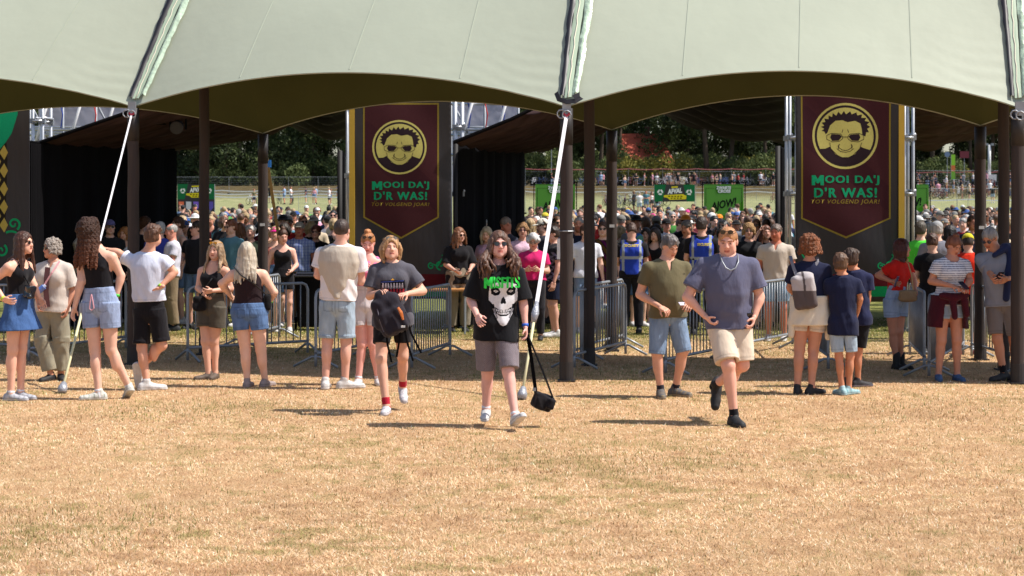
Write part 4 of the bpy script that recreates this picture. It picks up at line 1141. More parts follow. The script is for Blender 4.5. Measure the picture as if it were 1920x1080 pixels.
def make_shoes(c, col=(.8, .8, .8, 1), sole=(1, 1, 1), kind='sneaker', accent=None, sz=1.0):
    g = c['g'] * (1.0 if c['fem'] else 1.1) * sz
    for i in range(2):
        A = c['An'][i]; d = c['feetd'][i]; f, r, u = d[1], d[0], d[2]
        base = A - u * .078 * c['g']; P = lambda x, y, z: base + r * x * g + f * y * g + u * z * g
        F = Field(.0075 / c['hq'])
        ts = [0, .12, .3, .5, .72, .88, 1.0]; aa = np.array([.026, .034, .033, .038, .047, .040, .018]) * g
        z1 = [.062, .07, .07, .058, .042, .034, .02]
        F.cone(P(0, -.045, .038), P(0, .03, .036), .040 * g, .040 * g, .02, (r, .95))
        F.cone(P(0, .03, .036), P(.0, .16, .022), .043 * g, .031 * g, .02, (u, .85))
        F.cone(P(-.012, .12, .02), P(.014, .12, .02), .030 * g, .030 * g, .02, (u, .7))
        F.cone(P(0, -.012, .045), P(0, -.006, .088 if kind != 'boot' else .15), .039 * g, .039 * g, .02)
        if kind == 'boot': F.cone(P(0, .0, .1), P(0, .0, .19), .046 * g, .05 * g, .02)
        F.cone(P(0, -.05, .012), P(0, .165, .012), .041 * g, .036 * g, .01, (r, 1.0))
        # keep the part above the sole plane
        F.cut(lambda X, Y, Z, b=base, u=u: ((X - b[0]) * u[0] + (Y - b[1]) * u[1] + (Z - b[2]) * u[2]))
        def pig(V, b=base, u=u, f=f, r=r):
            z = (V - b) @ u; y = (V - b) @ f; x = (V - b) @ r; c4 = np.ones((len(V), 4))
            q4 = np.sin(x * 150) * np.sin(y * 90); c4[:, :3] *= (1 - .12 * (q4 > .3))[:, None]
            c4[(z > .024 * g) & (z < .031 * g), :3] *= .55
            c4[(np.abs(x) < .016 * g) & (y > .03 * g) & (y < .105 * g) & (z > .045 * g) & (np.sin(y * 380) > 0), :3] *= .6
            c4[(z > .06 * g) & (y < .02 * g) & (y > -.02), :3] *= .8
            c4[z < .024 * g, :3] = np.array(sole)
            if accent is not None: c4[(z > .03 * g) & (z < .065 * g) & (sab(np.sin(y * 60 + x * 0)) < .35), :3] = np.array(accent)
            return c4
        npmesh('shoe', [F.mesh()], M['shoe'], c['t'], col, pig)

def make_glasses(c, col=(.015, .013, .015, 1), up=0, w=1., frame_col=None):
    """sunglasses on the nose, or pushed up on the hair when up is 1"""
    g = c['gh']; C, Fm = c['H'], c['Fh']; dz = .0 if not up else .092; dy = 0 if not up else -.028
    P = lambda x, y, z: Vector(C + (Fm[0] * x + Fm[1] * (y + dy) + Fm[2] * (z + dz)) * g)
    mb = MB()
    for sx in (-1, 1):
        n = 14; ring = [(sx * (.032 + .024 * w * math.cos(2 * math.pi * k / n)), .097 - .006 * abs(math.cos(2 * math.pi * k / n)), .010 + .018 * math.sin(2 * math.pi * k / n) * (1 if math.sin(2 * math.pi * k / n) > 0 else 1.15)) for k in range(n)]
        mb.add([P(*p) for p in ring] + [P(p[0], p[1] - .005, p[2]) for p in ring], [tuple(range(n)), tuple(range(2 * n - 1, n - 1, -1))] + [(k, (k + 1) % n, n + (k + 1) % n, n + k) for k in range(n)])
    o = mb.build('sunglasses', M['gloss'], c['t'], color=col)
    mb = MB(); mb.tube([P(-.012, .1, .016), P(.012, .1, .016)], .003 * g, 6)
    for sx in (-1, 1): mb.tube([P(sx * .056, .094, .018), P(sx * .079, .04, .014), P(sx * .082, -.005, .008)], .0028 * g, 6)
    mb.build('glasses_frame', M['gloss'], o, color=frame_col or col)

def make_hat(c, kind='cap', col=(.05, .05, .1, 1), panel=None, back=False):
    g = c['gh']; C, Fm = c['H'], c['Fh']; h = .0075 if c['hq'] > .8 else .011; F = Field(h)
    P = lambda x, y, z: C + (Fm[0] * x + Fm[1] * y + Fm[2] * z) * g
    sgn = -1 if back else 1
    F.ell(P(0, -.014, .045), V3(.088, .107, .092) * g, Fm, .01)
    if kind == 'cap': F.ell(P(0, sgn * .12, .045), V3(.062, .062, .010) * g, Fm, .008)
    elif kind == 'hat': F.ell(P(0, -.01, .045), V3(.165, .175, .012) * g, Fm, .012)
    elif kind == 'bucket': F.cone(P(0, -.012, .06), P(0, -.012, .035), .105 * g, .125 * g, .01, (Fm[2], .3))
    b = P(0, 0, .036); u = Fm[2]
    F.ops.append((lambda X, Y, Z: ((X - b[0]) * u[0] + (Y - b[1]) * u[1] + (Z - b[2]) * u[2]), None, None, 0, True))
    def pig(V):
        q = (V - C) @ Fm.T; c4 = np.ones((len(V), 4))
        if panel: c4[q[:, 1] * sgn > .03 if not back else q[:, 1] > .0, :3] = panel
        return c4
    npmesh('hat', [F.mesh()], M['cloth'], c['t'], col, pig)
# ================================================================ THE PEOPLE IN FRONT
DEN = srgb(92, 116, 150); LDEN = srgb(150, 168, 190); BLK = srgb(24, 22, 26); WHT = srgb(222, 222, 228); NAVY = srgb(28, 32, 58)
BROWN = srgb(74, 48, 34); BLOND = srgb(168, 142, 108); GINGER = srgb(128, 84, 56); GREY = srgb(150, 146, 142)
WSH = dict(col=srgb(205, 202, 200), sole=(1, 1, 1)); BSH = dict(col=srgb(30, 29, 32), sole=(1.3, 1.3, 1.3))
def check(V):
    c = np.ones((len(V), 4)); k = ((np.sin(V[:, 0] * 330) > 0) ^ (np.sin(V[:, 2] * 330) > 0)); c[k, :3] = .72; return c
def stripes(V):
    c = np.ones((len(V), 4)); k = np.mod(V[:, 2], .026) < .008; c[k, :3] = (.12, .12, .2); return c
P10 = make_person('walking woman in black skull print shirt and checked shorts carrying a camera bag', 202, (934, 497), (930, 606), (936, 460),
    ((883, 563, .02), (981, 567, .0)), ((896, 590, .22), (985, 612, .05)), ((914, 700, -.06), (953, 695, .14)), ((911, 768, -.1), (966, 772, .28)),
    yaw=4, hyaw=8, hpitch=-4, fem=True, fat=1.0, ht=1.78, sw=1.08, skin=srgb(222, 168, 154),
    hair=dict(style='long', col=srgb(80, 56, 44), length=.34, seed=3, vol=1.1, spread=2.2, hl=('s', (1.6, 1.45, 1.3))),
    top=dict(col=srgb(20, 20, 24), hem=-.30, loose=.034, sleeve=.92, flare=.05, seed=1, fold=.009, flarehem=.01),
    bottom=dict(col=srgb(128, 118, 124), length=.93, flare=.045, loose=.022, m='cloth', seed=2, pig=lambda V, c: check(V)), shoes=WSH, socks=dict(col=WHT, len=.03),
    glasses=dict(), toe=((-4, 8), (22, -24)), curl=(.45, .6), handn=((-1, -.4, .6), None), band=[(1, srgb(30, 90, 190), .013)], hsc=1.04)
P12 = make_person('big striding man in slate grey tee and cream shorts, sunglasses on his head', 199, (1364, 482), (1366, 600), (1365, 454),
    ((1288, 557, .02), (1424, 557, .02)), ((1320, 592, .1), (1412, 593, .1)), ((1361, 682, .2), (1391, 683, .05)), ((1372, 763, .2), (1350, 729, -.38)),
    yaw=-6, hyaw=-14, hpitch=12, fat=1.09, limb=1.04, ht=1.86, sw=1.06, belly=.025, skin=srgb(224, 166, 144),
    hair=dict(style='buzz', col=srgb(176, 122, 80), vol=2.5), top=dict(col=srgb(92, 92, 114), hem=-.13, loose=.035, sleeve=.72, flare=.045, seed=4, fold=.011),
    bottom=dict(col=srgb(212, 194, 174), length=.92, flare=.05, loose=.022, m='cloth', seed=5), shoes=BSH, socks=dict(col=BLK, len=.07),
    glasses=dict(up=1), toe=((14, 0), (-20, 66)), curl=(.9, .9), hsc=1.05)
P9 = make_person('woman in charcoal band shirt hugging a black backpack in her arms', 189, (735, 493), (737, 599), (733, 467),
    ((694, 555, .05), (793, 546, .0)), ((716, 545, .25), (764, 549, .24)), ((716, 671, .12), (755, 668, -.02)), ((727, 742, .2), (753, 728, -.22)),
    yaw=4, hyaw=10, hpitch=-10, fem=True, fat=1.0, ht=1.75, skin=srgb(216, 164, 140), smile=1,
    hair=dict(style='bob', col=srgb(146, 110, 76), length=.17, seed=5, vol=1.1, hl=('s', (1.35, 1.3, 1.2))),
    top=dict(col=srgb(82, 80, 88), hem=-.12, loose=.03, sleeve=.68, flare=.04, seed=2, fold=.008),
    bottom=dict(col=srgb(24, 22, 26), length=.62, flare=.03, m='cloth'), shoes=dict(col=srgb(196, 192, 196), accent=(.6, .6, .65)), socks=dict(col=srgb(170, 30, 50), len=.085),
    glasses=dict(up=1, col=srgb(120, 112, 100)), toe=((-4, 0), (10, 30)), curl=(.7, .9), handn=((0, -.3, 1), (0, -.3, 1)))
P11 = make_person('man in olive polo shirt and denim shorts looking down at his wallet', 176, (1250, 489), (1252, 593), (1256, 462),
    ((1199, 552, .02), (1297, 545, .0)), ((1236, 574, .22), (1288, 565, .24)), ((1231, 660, .05), (1281, 656, .0)), ((1238, 721, .05), (1268, 719, -.1)),
    yaw=12, hyaw=34, hpitch=30, fat=1.16, ht=1.74, belly=.035, skin=srgb(210, 154, 128), brow=(.4, .36, .34),
    hair=dict(style='short', col=srgb(86, 80, 78), seed=4, hl=('s', (1.8, 1.8, 1.8))), top=dict(col=srgb(98, 90, 66), hem=-.02, loose=.018, sleeve=.62, flare=.018, seed=7, vneck=.1, fold=.006),
    bottom=dict(col=srgb(122, 142, 168), length=1.05, flare=.028, seed=3), shoes=dict(col=srgb(92, 88, 86), sole=(2.2, 1.9, 1.3), accent=(2, 1.6, .8)), socks=dict(col=srgb(40, 38, 46), len=.06),
    toe=((2, 0), (48, 0)), curl=(.8, .6), handn=((0, -.4, 1), (.3, .2, .6)))
P1 = make_person('woman in black tank top and denim skirt at the left edge', 178.5, (34, 487), (36, 578), (45, 456),
    ((-10, 528, .1), (56, 530, -.1)), ((17, 560, .2), (70, 560, -.1)), ((27, 655, .08), (38, 655, -.05)), ((24, 727, .08), (36, 724, -.06)),
    yaw=68, hyaw=72, fem=True, fat=1.02, ht=1.72, skin=srgb(226, 172, 148), smile=1,
    hair=dict(style='long', col=srgb(70, 42, 30), length=.36, seed=11, vol=.9), top=dict(kind='tank', col=BLK, hem=.12, loose=.008, fold=.002),
    bottom=dict(kind='skirt', col=srgb(64, 92, 138), length=.44, flare=.05, loose=.022, waist=.3), shoes=dict(col=srgb(176, 176, 182), accent=(.6, .6, .6)), socks=dict(col=WHT, len=.03),
    glasses=dict(), toe=((80, 0), (70, 0)), curl=(.3, .4), handd=((.9, -.3, -.2), None), band=[(0, srgb(190, 210, 50), .012)])
P2 = make_person('older grey haired woman in beige waistcoat and wide trousers looking left', 161, (101, 493), (99, 586), (97, 467),
    ((68, 541, .05), (137, 543, .0)), ((76, 568, .1), (129, 580, .08)), ((84, 640, .04), (114, 640, .0)), ((97, 699, .05), (112, 700, -.05)),
    yaw=-12, hyaw=-58, fem=True, fat=1.12, ht=1.63, skin=srgb(196, 138, 112), hair=dict(style='curly', col=srgb(150, 138, 128), length=.08, seed=2, vol=.8),
    top=dict(col=srgb(196, 184, 174), hem=.02, loose=.044, sleeve=.85, flare=.04, seed=9, vneck=.16, fold=.008), bottom=dict(kind='trousers', col=srgb(142, 136, 118), length=.88, flare=.05, loose=.02, m='cloth', fold=.009),
    shoes=BSH, glasses=dict(), curl=(.6, .8), toe=((-30, 0), (20, 0)))
P3 = make_person('woman seen from behind with long brown curls and light denim shorts', 178, (181, 468), (189, 578), (168, 436),
    ((154, 527, .04), (227, 517, .0)), ((141, 576, .03), (219, 556, .02)), ((178, 658, .0), (208, 656, .0)), ((187, 729, .05), (238, 726, -.1)),
    yaw=166, hyaw=140, fem=True, fat=1.04, ht=1.82, hw=1.08, skin=srgb(220, 172, 150), hair=dict(style='curly', col=srgb(58, 36, 26), length=.40, seed=5, vol=1.15, hl=('tip', (2.6, 2.0, 1.5))),
    top=dict(kind='tank', col=BLK, hem=.3, loose=.008, fold=.002, neckdrop=0), bottom=dict(col=srgb(146, 160, 190), length=.46, flare=.035, waist=.36, loose=.014, seed=6), shoes=dict(col=srgb(190, 188, 180), accent=(.4, .5, .45)), socks=dict(col=WHT, len=.03),
    toe=((-70, 0), (205, 25)), curl=(.3, .5), band=[(1, srgb(70, 190, 60), .014)])
P4 = make_person('man in white tee and black shorts from behind, arm on the left pole', 169.5, (277, 476), (281, 590), (287, 442),
    ((219, 474, -.08), (328, 510, .02)), ((192, 468, -.1), (303, 538, .12)), ((267, 652, .03), (304, 647, .02)), ((277, 712, .05), (256, 693, -.14)),
    yaw=168, hyaw=160, ht=1.82, skin=srgb(214, 158, 132), hair=dict(style='short', col=srgb(84, 56, 40), seed=8, vol=1.1),
    top=dict(col=srgb(206, 210, 226), hem=.22, loose=.03, sleeve=.55, flare=.04, seed=3, fold=.010), bottom=dict(col=BLK, length=.88, flare=.035, waist=.42, m='cloth', cuff=1), shoes=WSH, socks=dict(col=WHT, len=.04),
    toe=((110, 0), (170, 70)), handd=(None, (-.95, .3, -.35)), curl=(.4, .5), band=[(1, srgb(150, 190, 50), .016)])
P5 = make_person('woman in black camisole with yellow sunglasses on her fair hair', 160, (401, 497), (397, 583), (405, 470),
    ((371, 540, -.02), (433, 541, .02)), ((386, 552, .1), (402, 544, .2)), ((386, 640, .03), (402, 640, .0)), ((392, 696, .04), (403, 695, -.02)),
    yaw=-18, hyaw=-24, hpitch=2, fem=True, ht=1.62, fat=1.02, skin=srgb(216, 164, 140), hair=dict(style='long', col=srgb(132, 108, 84), length=.28, seed=6, hl=('s', (1.4, 1.35, 1.25))),
    top=dict(kind='tank', col=BLK, hem=.3, loose=.008, fold=.002, drop=.02, strap=.02), bottom=dict(col=srgb(82, 76, 66), length=.52, flare=.045, m='cloth', waist=.4), shoes=dict(col=srgb(92, 78, 68)),
    glasses=dict(up=1, col=srgb(214, 150, 30)), curl=(.5, .5), toe=((-60, 0), (-10, 0)))
P6 = make_person('woman with long platinum hair from behind in blue denim shorts', 167, (465, 503), (468, 590), (463, 474),
    ((415, 532, -.02), (514, 548, .0)), ((430, 560, -.22), (504, 567, -.1)), ((460, 657, .0), (489, 656, .0)), ((464, 712, .02), (496, 708, -.04)),
    yaw=176, hyaw=172, fem=True, fat=1.2, ht=1.64, hw=1.08, skin=srgb(226, 178, 154), hair=dict(style='long', col=srgb(172, 160, 144), length=.36, seed=9, vol=1.2, hl=('s', (1.15, 1.12, 1.05))),
    top=dict(kind='tank', col=srgb(40, 26, 30), hem=.2, loose=.010, strap=.06, fold=.003), bottom=dict(col=srgb(90, 116, 156), length=.42, flare=.035, waist=.26, loose=.016), shoes=dict(col=srgb(150, 134, 130)),
    toe=((170, 0), (150, 0)), band=[(1, srgb(80, 190, 60), .012)])
P7 = make_person('tall man from behind in white tee, cream sweater over his back', 168.5, (638, 462), (632, 577), (641, 433),
    ((595, 516, -.05), (677, 528, -.04)), ((606, 524, -.26), (668, 527, -.28)), ((614, 640, .0), (649, 640, .0)), ((611, 711, .05), (647, 714, .0)),
    yaw=176, hyaw=170, ht=1.87, fat=1.08, skin=srgb(216, 164, 144), hair=dict(style='buzz', col=srgb(60, 46, 40), vol=2.5), top=dict(col=srgb(222, 214, 214), hem=.12, loose=.032, sleeve=.62, flare=.045, seed=13, fold=.011),
    bottom=dict(col=srgb(156, 172, 186), length=.9, flare=.035, seed=4, cuff=1), shoes=dict(col=srgb(196, 190, 186)), toe=((180, 0), (110, 0)))
P8 = make_person('young woman in pink vest and white shorts with sunglasses on her hair reading a phone', 165, (690, 483), (686, 576), (690, 456),
    ((669, 530, .0), (715, 526, .0)), ((681, 512, .2), (701, 506, .22)), ((679, 645, .03), (699, 645, .03)), ((673, 707, .06), (709, 708, .0)),
    yaw=0, hyaw=0, hpitch=22, fem=True, ht=1.70, skin=srgb(228, 164, 150), hair=dict(style='bun', col=srgb(168, 110, 66), seed=4, vol=1.4),
    top=dict(kind='tank', col=srgb(216, 120, 160), hem=.36, loose=.010, strap=.06, fold=.003), bottom=dict(col=srgb(214, 204, 204), length=.5, flare=.025, waist=.44, m='cloth'), shoes=WSH, socks=dict(col=WHT, len=.03),
    glasses=dict(up=1), curl=(.8, .8), toe=((-10, 0), (10, 0)))
P14 = make_person('woman with ginger curls from behind, cream sweater tied round her waist', 173, (1518, 493), (1519, 585), (1519, 464),
    ((1484, 540, -.1), (1553, 540, .0)), ((1498, 556, -.3), (1546, 560, -.2)), ((1499, 656, .0), (1525, 657, .0)), ((1494, 717, .04), (1520, 721, .06)),
    yaw=170, hyaw=150, fem=True, fat=1.12, ht=1.70, skin=srgb(196, 138, 112), hair=dict(style='curly', col=srgb(108, 66, 42), length=.10, seed=12, vol=1.25, hl=('s', (1.5, 1.35, 1.2))),
    top=dict(col=NAVY, hem=.1, loose=.022, sleeve=.7, flare=.03, seed=5), bottom=dict(col=srgb(206, 190, 176), length=.5, flare=.03, m='cloth'), shoes=BSH, toe=((165, 0), (120, 0)))
P15 = make_person('boy in navy tee and light denim shorts seen from behind with teal sandals', 174, (1580, 520), (1580, 606), (1576, 494),
    ((1560, 560, -.04), (1613, 561, .0)), ((1564, 575, -.25), (1611, 588, -.1)), ((1573, 669, .0), (1594, 669, .0)), ((1578, 722, .02), (1592, 723, -.02)),
    yaw=178, hyaw=170, ht=1.50, fat=.88, skin=srgb(196, 132, 100), hair=dict(style='short', col=srgb(92, 66, 48), seed=14), top=dict(col=NAVY, hem=-.26, loose=.03, sleeve=.62, flare=.04, seed=6, fold=.008), hsc=1.1,
    bottom=dict(col=srgb(160, 176, 190), length=.85, flare=.035), shoes=dict(col=srgb(150, 180, 184), accent=(.25, .7, .8), sz=.95), toe=((200, 0), (130, 0)))
P16 = make_person('boy in navy tee and black shorts standing beside his brother at the right', 167, (1602, 510), (1607, 598), (1596, 486),
    ((1586, 552, -.05), (1628, 556, .0)), ((1590, 575, -.2), (1625, 588, -.02)), ((1594, 661, .0), (1609, 664, .0)), ((1588, 711, .0), (1609, 714, -.02)),
    yaw=168, hyaw=160, ht=1.54, fat=.88, skin=srgb(190, 126, 96), hair=dict(style='short', col=srgb(62, 44, 34), seed=15, vol=1.3), top=dict(col=srgb(32, 36, 66), hem=-.14, loose=.028, sleeve=.62, flare=.04, seed=8), hsc=1.1,
    bottom=dict(col=BLK, length=.8, flare=.03, m='cloth'), shoes=dict(col=srgb(36, 34, 38), sole=(9, 9, 9)), toe=((190, 0), (110, 0)))
P17 = make_person('woman in red top with beige shoulder bag and black boots turned to the right', 151, (1686, 490), (1680, 568), (1692, 466),
    ((1646, 516, .0), (1714, 526, -.02)), ((1668, 527, .14), (1712, 545, .12)), ((1673, 622, .03), (1686, 622, .0)), ((1680, 670, .04), (1691, 668, -.04)),
    yaw=34, hyaw=72, fem=True, ht=1.64, skin=srgb(186, 128, 104), hair=dict(style='bob', col=srgb(72, 34, 28), length=.2, seed=8, vol=1.1), smile=1,
    top=dict(col=srgb(196, 34, 26), hem=.3, loose=.014, sleeve=.5, flare=.02, seed=10), bottom=dict(col=srgb(146, 164, 192), length=.48, flare=.03, waist=.42), shoes=dict(col=BLK, kind='boot'), toe=((30, 0), (40, 0)))
P18 = make_person('woman in striped tee with maroon sweater round her waist', 161, (1784, 485), (1779, 574), (1788, 461),
    ((1746, 527, .0), (1818, 527, .0)), ((1779, 535, .22), (1801, 537, .25)), ((1764, 638, .03), (1793, 638, .03)), ((1759, 688, .02), (1794, 688, .02)),
    yaw=10, hyaw=32, hpitch=32, fem=True, fat=1.14, ht=1.66, skin=srgb(192, 132, 106), hair=dict(style='bun', col=srgb(110, 66, 46), seed=4, vol=1.5),
    top=dict(col=srgb(214, 214, 220), hem=.02, loose=.02, sleeve=.55, flare=.03, seed=11, neck=.085, neckdrop=.02, pig=lambda V, c: stripes(V)), bottom=dict(col=srgb(160, 178, 200), length=.36, flare=.03), shoes=dict(col=srgb(58, 90, 130)),
    curl=(.8, .8), toe=((-8, 0), (12, 0)), handn=((0, -.3, 1), (0, -.3, 1)))
P19 = make_person('grey haired man in grey tee, navy sweater over his shoulder, right pole', 161, (1872, 474), (1881, 573), (1856, 447),
    ((1856, 508, .0), (1912, 515, .02)), ((1852, 520, .22), (1876, 522, .26)), ((1869, 636, .03), (1901, 637, .0)), ((1880, 689, .05), (1906, 692, .0)),
    yaw=-24, hyaw=-42, hpitch=34, ht=1.78, fat=1.1, skin=srgb(196, 134, 104), hair=dict(style='short', col=srgb(140, 136, 134), seed=3, vol=.8), glasses=dict(col=srgb(60, 60, 70)),
    top=dict(col=srgb(136, 140, 152), hem=.0, loose=.03, sleeve=.62, flare=.04, seed=12), bottom=dict(col=srgb(120, 112, 110), length=.85, flare=.04, m='cloth'), shoes=BSH, socks=dict(col=BLK, len=.12),
    curl=(.7, .7), toe=((-60, 0), (-20, 0)))

# ================================================================ PRINTS ON CLOTHES
M['decal'] = mat('shirt_print', (1, 1, 1, 1), rough=.9, spec=.1, attr='pig', noise=(60, .1))
def inside(px, py, pts):
    r = np.zeros(px.shape, bool); n = len(pts)
    for i in range(n):
        x0, y0 = pts[i]; x1, y1 = pts[(i + 1) % n]
        if y0 == y1: continue
        c = ((y0 > py) != (y1 > py)) & (px < (x1 - x0) * (py - y0) / (y1 - y0) + x0); r ^= c
    return r
def lettering(s, cx, cy, w, h, bold=.03, jag=0, shear=0):
    """the words as a list of triangles fitted into a box w by h"""
    sh = bold * .9; v, f = heavy(s, 1, min(bold, .012), shear); v = np.array(v); lo = v.min(0); hi = v.max(0)
    v = (v - (lo + hi) / 2) / (hi - lo) * (w, h) + (cx, cy)
    if jag: v = v + np.stack([np.sin(v[:, 1] * 300) * jag * .3, np.sin(v[:, 0] * 140) * jag], 1)
    return [[(v[i][0] + d * sh * h, v[i][1]) for i in q] for q in f for d in (-.6, .6)]
def decal(c, obj, name, cen, layers, size, step=.0035, back=False, u=None):
    """colours printed on the front (or back) of a garment; cen = photo column, row; u,v in metres"""
    me = obj.data; bv = BVHTree.FromPolygons([v.co.copy() for v in me.vertices], [tuple(p.vertices) for p in me.polygons])
    fw = Vector(c['fw']) * (-1 if back else 1); uu = Vector((0, 0, 1)).cross(fw) ; uu.normalize()
    if u is not None: uu = Vector(u).normalized()
    up = Vector((0, 0, 1)); q = W(cen[0], cen[1], c['s']); C0 = Vector((q.x - c['org'][0], 0, q.z))
    nx, ny = int(size[0] / step), int(size[1] / step)
    gx = (np.arange(nx) + .5) * step - size[0] / 2; gy = (np.arange(ny) + .5) * step - size[1] / 2
    X, Y = np.meshgrid(gx, gy, indexing='ij'); col = np.zeros((nx, ny, 4))
    for cc, polys in layers:
        m = np.zeros(X.shape, bool)
        for p in polys: m |= inside(X, Y, p)
        col[m] = cc if cc is not None else (0, 0, 0, 0)
    vid = {}; vs = []; fs = []; cs = []
    def vert(i, j):
        if (i, j) in vid: return vid[(i, j)]
        o = C0 + uu * (i * step - size[0] / 2) + up * (j * step - size[1] / 2) + fw * .6
        hit = bv.ray_cast(o, -fw, 1.2); k = -1
        if hit[0] is not None: k = len(vs); vs.append(hit[0] + fw * .0035)
        vid[(i, j)] = k; return k
    for i, j in np.argwhere(col[..., 3] > 0):
        q = [vert(i, j), vert(i + 1, j), vert(i + 1, j + 1), vert(i, j + 1)]
        if min(q) < 0: continue
        fs.append(q); cs.append(col[i, j])
    if not fs: return
    # colours are per face corner
    me2 = bpy.data.meshes.new(name); me2.from_pydata([tuple(v) for v in vs], [], fs)
    me2.polygons.foreach_set('use_smooth', [True] * len(fs)); me2.update()
    at = me2.color_attributes.new('pig', 'FLOAT_COLOR', 'CORNER'); at.data.foreach_set('color', np.repeat(np.array(cs), 4, 0).astype(np.float32).reshape(-1))
    return mo(name, me2, M['decal'], obj)

# ================================================================ PEOPLE AT THE HEAD OF THE QUEUE
def stand(px, s, ht, yaw, arms='down', head=(0, 0), loc=None, foot_y=None, lean=0, sp=.11):
    """joint positions in metres for a standing figure"""
    Fm = frame(yaw); k = ht / 1.75; r, f = Fm[0] * k, Fm[1] * k; z = V3(0, 0, k)
    J = lambda a, b, c: r * a + f * b + z * c
    N = J(0, -.02 + lean, 1.43); P = J(0, 0, .92); H = J(0, .01 + lean + head[0] * .0012, 1.605)
    sides = sorted([1, -1], key=lambda q: (r * q)[0] + .01 * (r * q)[1])
    def arm(q, kind):
        return {'down': ((.25, -.02, 1.10), (.27, .05, .86)), 'fold': ((.25, .02, 1.12), (.02, .22, 1.10)), 'phone': ((.23, .0, 1.12), (.09, .28, 1.15)),
                'hip': ((.36, -.06, 1.13), (.2, .06, 1.02)), 'up': ((.28, .14, 1.38), (.14, .12, 1.62)), 'front': ((.23, .04, 1.12), (.12, .26, 1.02)), 'ahead': ((.24, .12, 1.16), (.20, .36, 1.24))}[kind]
    ak = arms if isinstance(arms, tuple) else (arms, arms)
    E = []; Wr = []; K = []; A = []
    for q, kind in zip(sides, ak):
        e, w_ = arm(q, kind); E.append(J(e[0] * q, e[1], e[2])); Wr.append(J(w_[0] * q, w_[1], w_[2]))
        K.append(J(sp * q, .02, .50)); A.append(J(sp * 1.05 * q, -.03, .085))
    return dict(N=N, P=P, H=H, E=E, WR=Wr, K=K, A=A, ht=ht, yaw=yaw, s=s)
def mid(label, px, fy, ht, yaw, arms='down', head=(0, 0), hq=.75, group='people waiting at the head of the queue', **kw):
    s = gs(fy); st = stand(px, s, ht, yaw, arms, head); sp = kw.pop('sp', None)
    return make_person(label, loc=((px - 960) / s, FPX / s, 0), hyaw=yaw + head[0], hpitch=head[1], hq=hq, group=group, **st, **kw)
def T(col, **k): return dict(dict(col=col, hem=-.08, loose=.026, sleeve=.6, flare=.03, fold=.007), **k)
def TK(col, **k): return dict(dict(kind='tank', col=col, hem=.1, loose=.010, fold=.002, strap=.05), **k)
def B(col, **k): return dict(dict(col=col, length=.8, flare=.03), **k)
def TR(col, **k): return dict(dict(kind='trousers', col=col, length=.93, flare=.02, m='cloth', loose=.014), **k)
def Hh(style, col, **k): return dict(dict(style=style, col=col, length=.26), **k)
SK2, SK3 = srgb(208, 158, 138), srgb(186, 128, 102)
DK = srgb(48, 36, 30); SILV = srgb(176, 174, 172)
def plaid(V, c): 
    q = np.ones((len(V), 4)); q[np.mod(V[:, 0], .05) < .014, :3] = (.35, .42, .75); k = np.mod(V[:, 2], .05) < .012; q[k, :3] *= (.6, .65, .85); return q
def checks(V, c):
    q = np.ones((len(V), 4)); k = (np.mod(V[:, 0] * 9 + np.abs(np.mod(V[:, 2], .1) - .05) * 9, 1) < .5) ^ (np.mod(V[:, 2], .1) < .05); k &= (V[:, 2] < 1.3); q[k, :3] = 14; return q
def wild(V, c):
    q = np.ones((len(V), 4)); a = np.sin(V[:, 0] * 40 + V[:, 2] * 30); q[a > .2, :3] = (9, 6, .8); q[(a < -.5), :3] = (8, .6, 5); return q
def vest(V, c):
    """blue safety vest with grey reflective bands"""
    q = np.ones((len(V), 4)); x = np.abs((V - c['P']) @ c['wx']); z = V[:, 2]
    k = ((x > .115) & (x < .155)) | ((z > 1.17) & (z < 1.22)); q[k, :3] = (17, 7, .95); return q
SEC = srgb(36, 62, 168)
mid('man in black tee and denim shorts turned away behind the second pole', 366, 617, 1.78, -30, ('front', 'down'), (-40, 0), hair=Hh('short', DK), glasses={}, top=T(srgb(22, 22, 26)), bottom=B(DEN), shoes=BSH, skin=SK2)
mid('balding older man in white polo and khaki cargo trousers looking left', 322, 620, 1.74, -70, 'front', (0, 10), hair=Hh('balding', GREY), top=T(srgb(206, 204, 216)), bottom=TR(srgb(128, 110, 86), flare=.035), shoes=BSH, skin=srgb(206, 140, 120))
mid('man in blue steward shirt with yellow lettering behind the white tee', 300, 612, 1.76, 180, 'front', (10, 0), hair=Hh('short', SILV), top=T(srgb(60, 70, 160)), bottom=TR(BLK), shoes=BSH)
mid('young man with brown curls beside the left pole', 270, 603, 1.82, 60, 'down', (10, 10), hair=Hh('curly', srgb(80, 52, 36), length=0, vol=.7), top=T(BLK), bottom=B(BLK, m='cloth'), shoes=BSH)
mid('man with glasses in pale blue vest looking left behind the white tee', 334, 608, 1.84, -60, 'down', (0, 0), hair=Hh('short', BROWN), top=TK(srgb(190, 178, 160), hem=-.1, loose=.02), bottom=B(DEN), shoes=WSH, glasses=dict(col=srgb(120, 100, 80)))
mid('woman with orange bob and white top left of the left pole', 234, 606, 1.66, -20, 'down', (0, 10), fem=True, hair=Hh('bob', srgb(160, 108, 64), length=.14), top=TK(WHT), bottom=B(BLK, m='cloth'), shoes=WSH)
mid('man in lilac cap and black tee behind the brown curls', 206, 607, 1.78, 20, 'down', (0, 0), hair=Hh('buzz', GREY), hat=dict(col=srgb(106, 100, 150)), top=T(srgb(38, 38, 42)), bottom=B(BLK, m='cloth'), shoes=BSH, glasses={})
mid('grey haired man standing in the dark left passage', 226, 598, 1.86, 90, 'down', (0, 0), hair=Hh('short', srgb(110, 100, 92)), top=T(NAVY), bottom=TR(BLK), shoes=BSH)
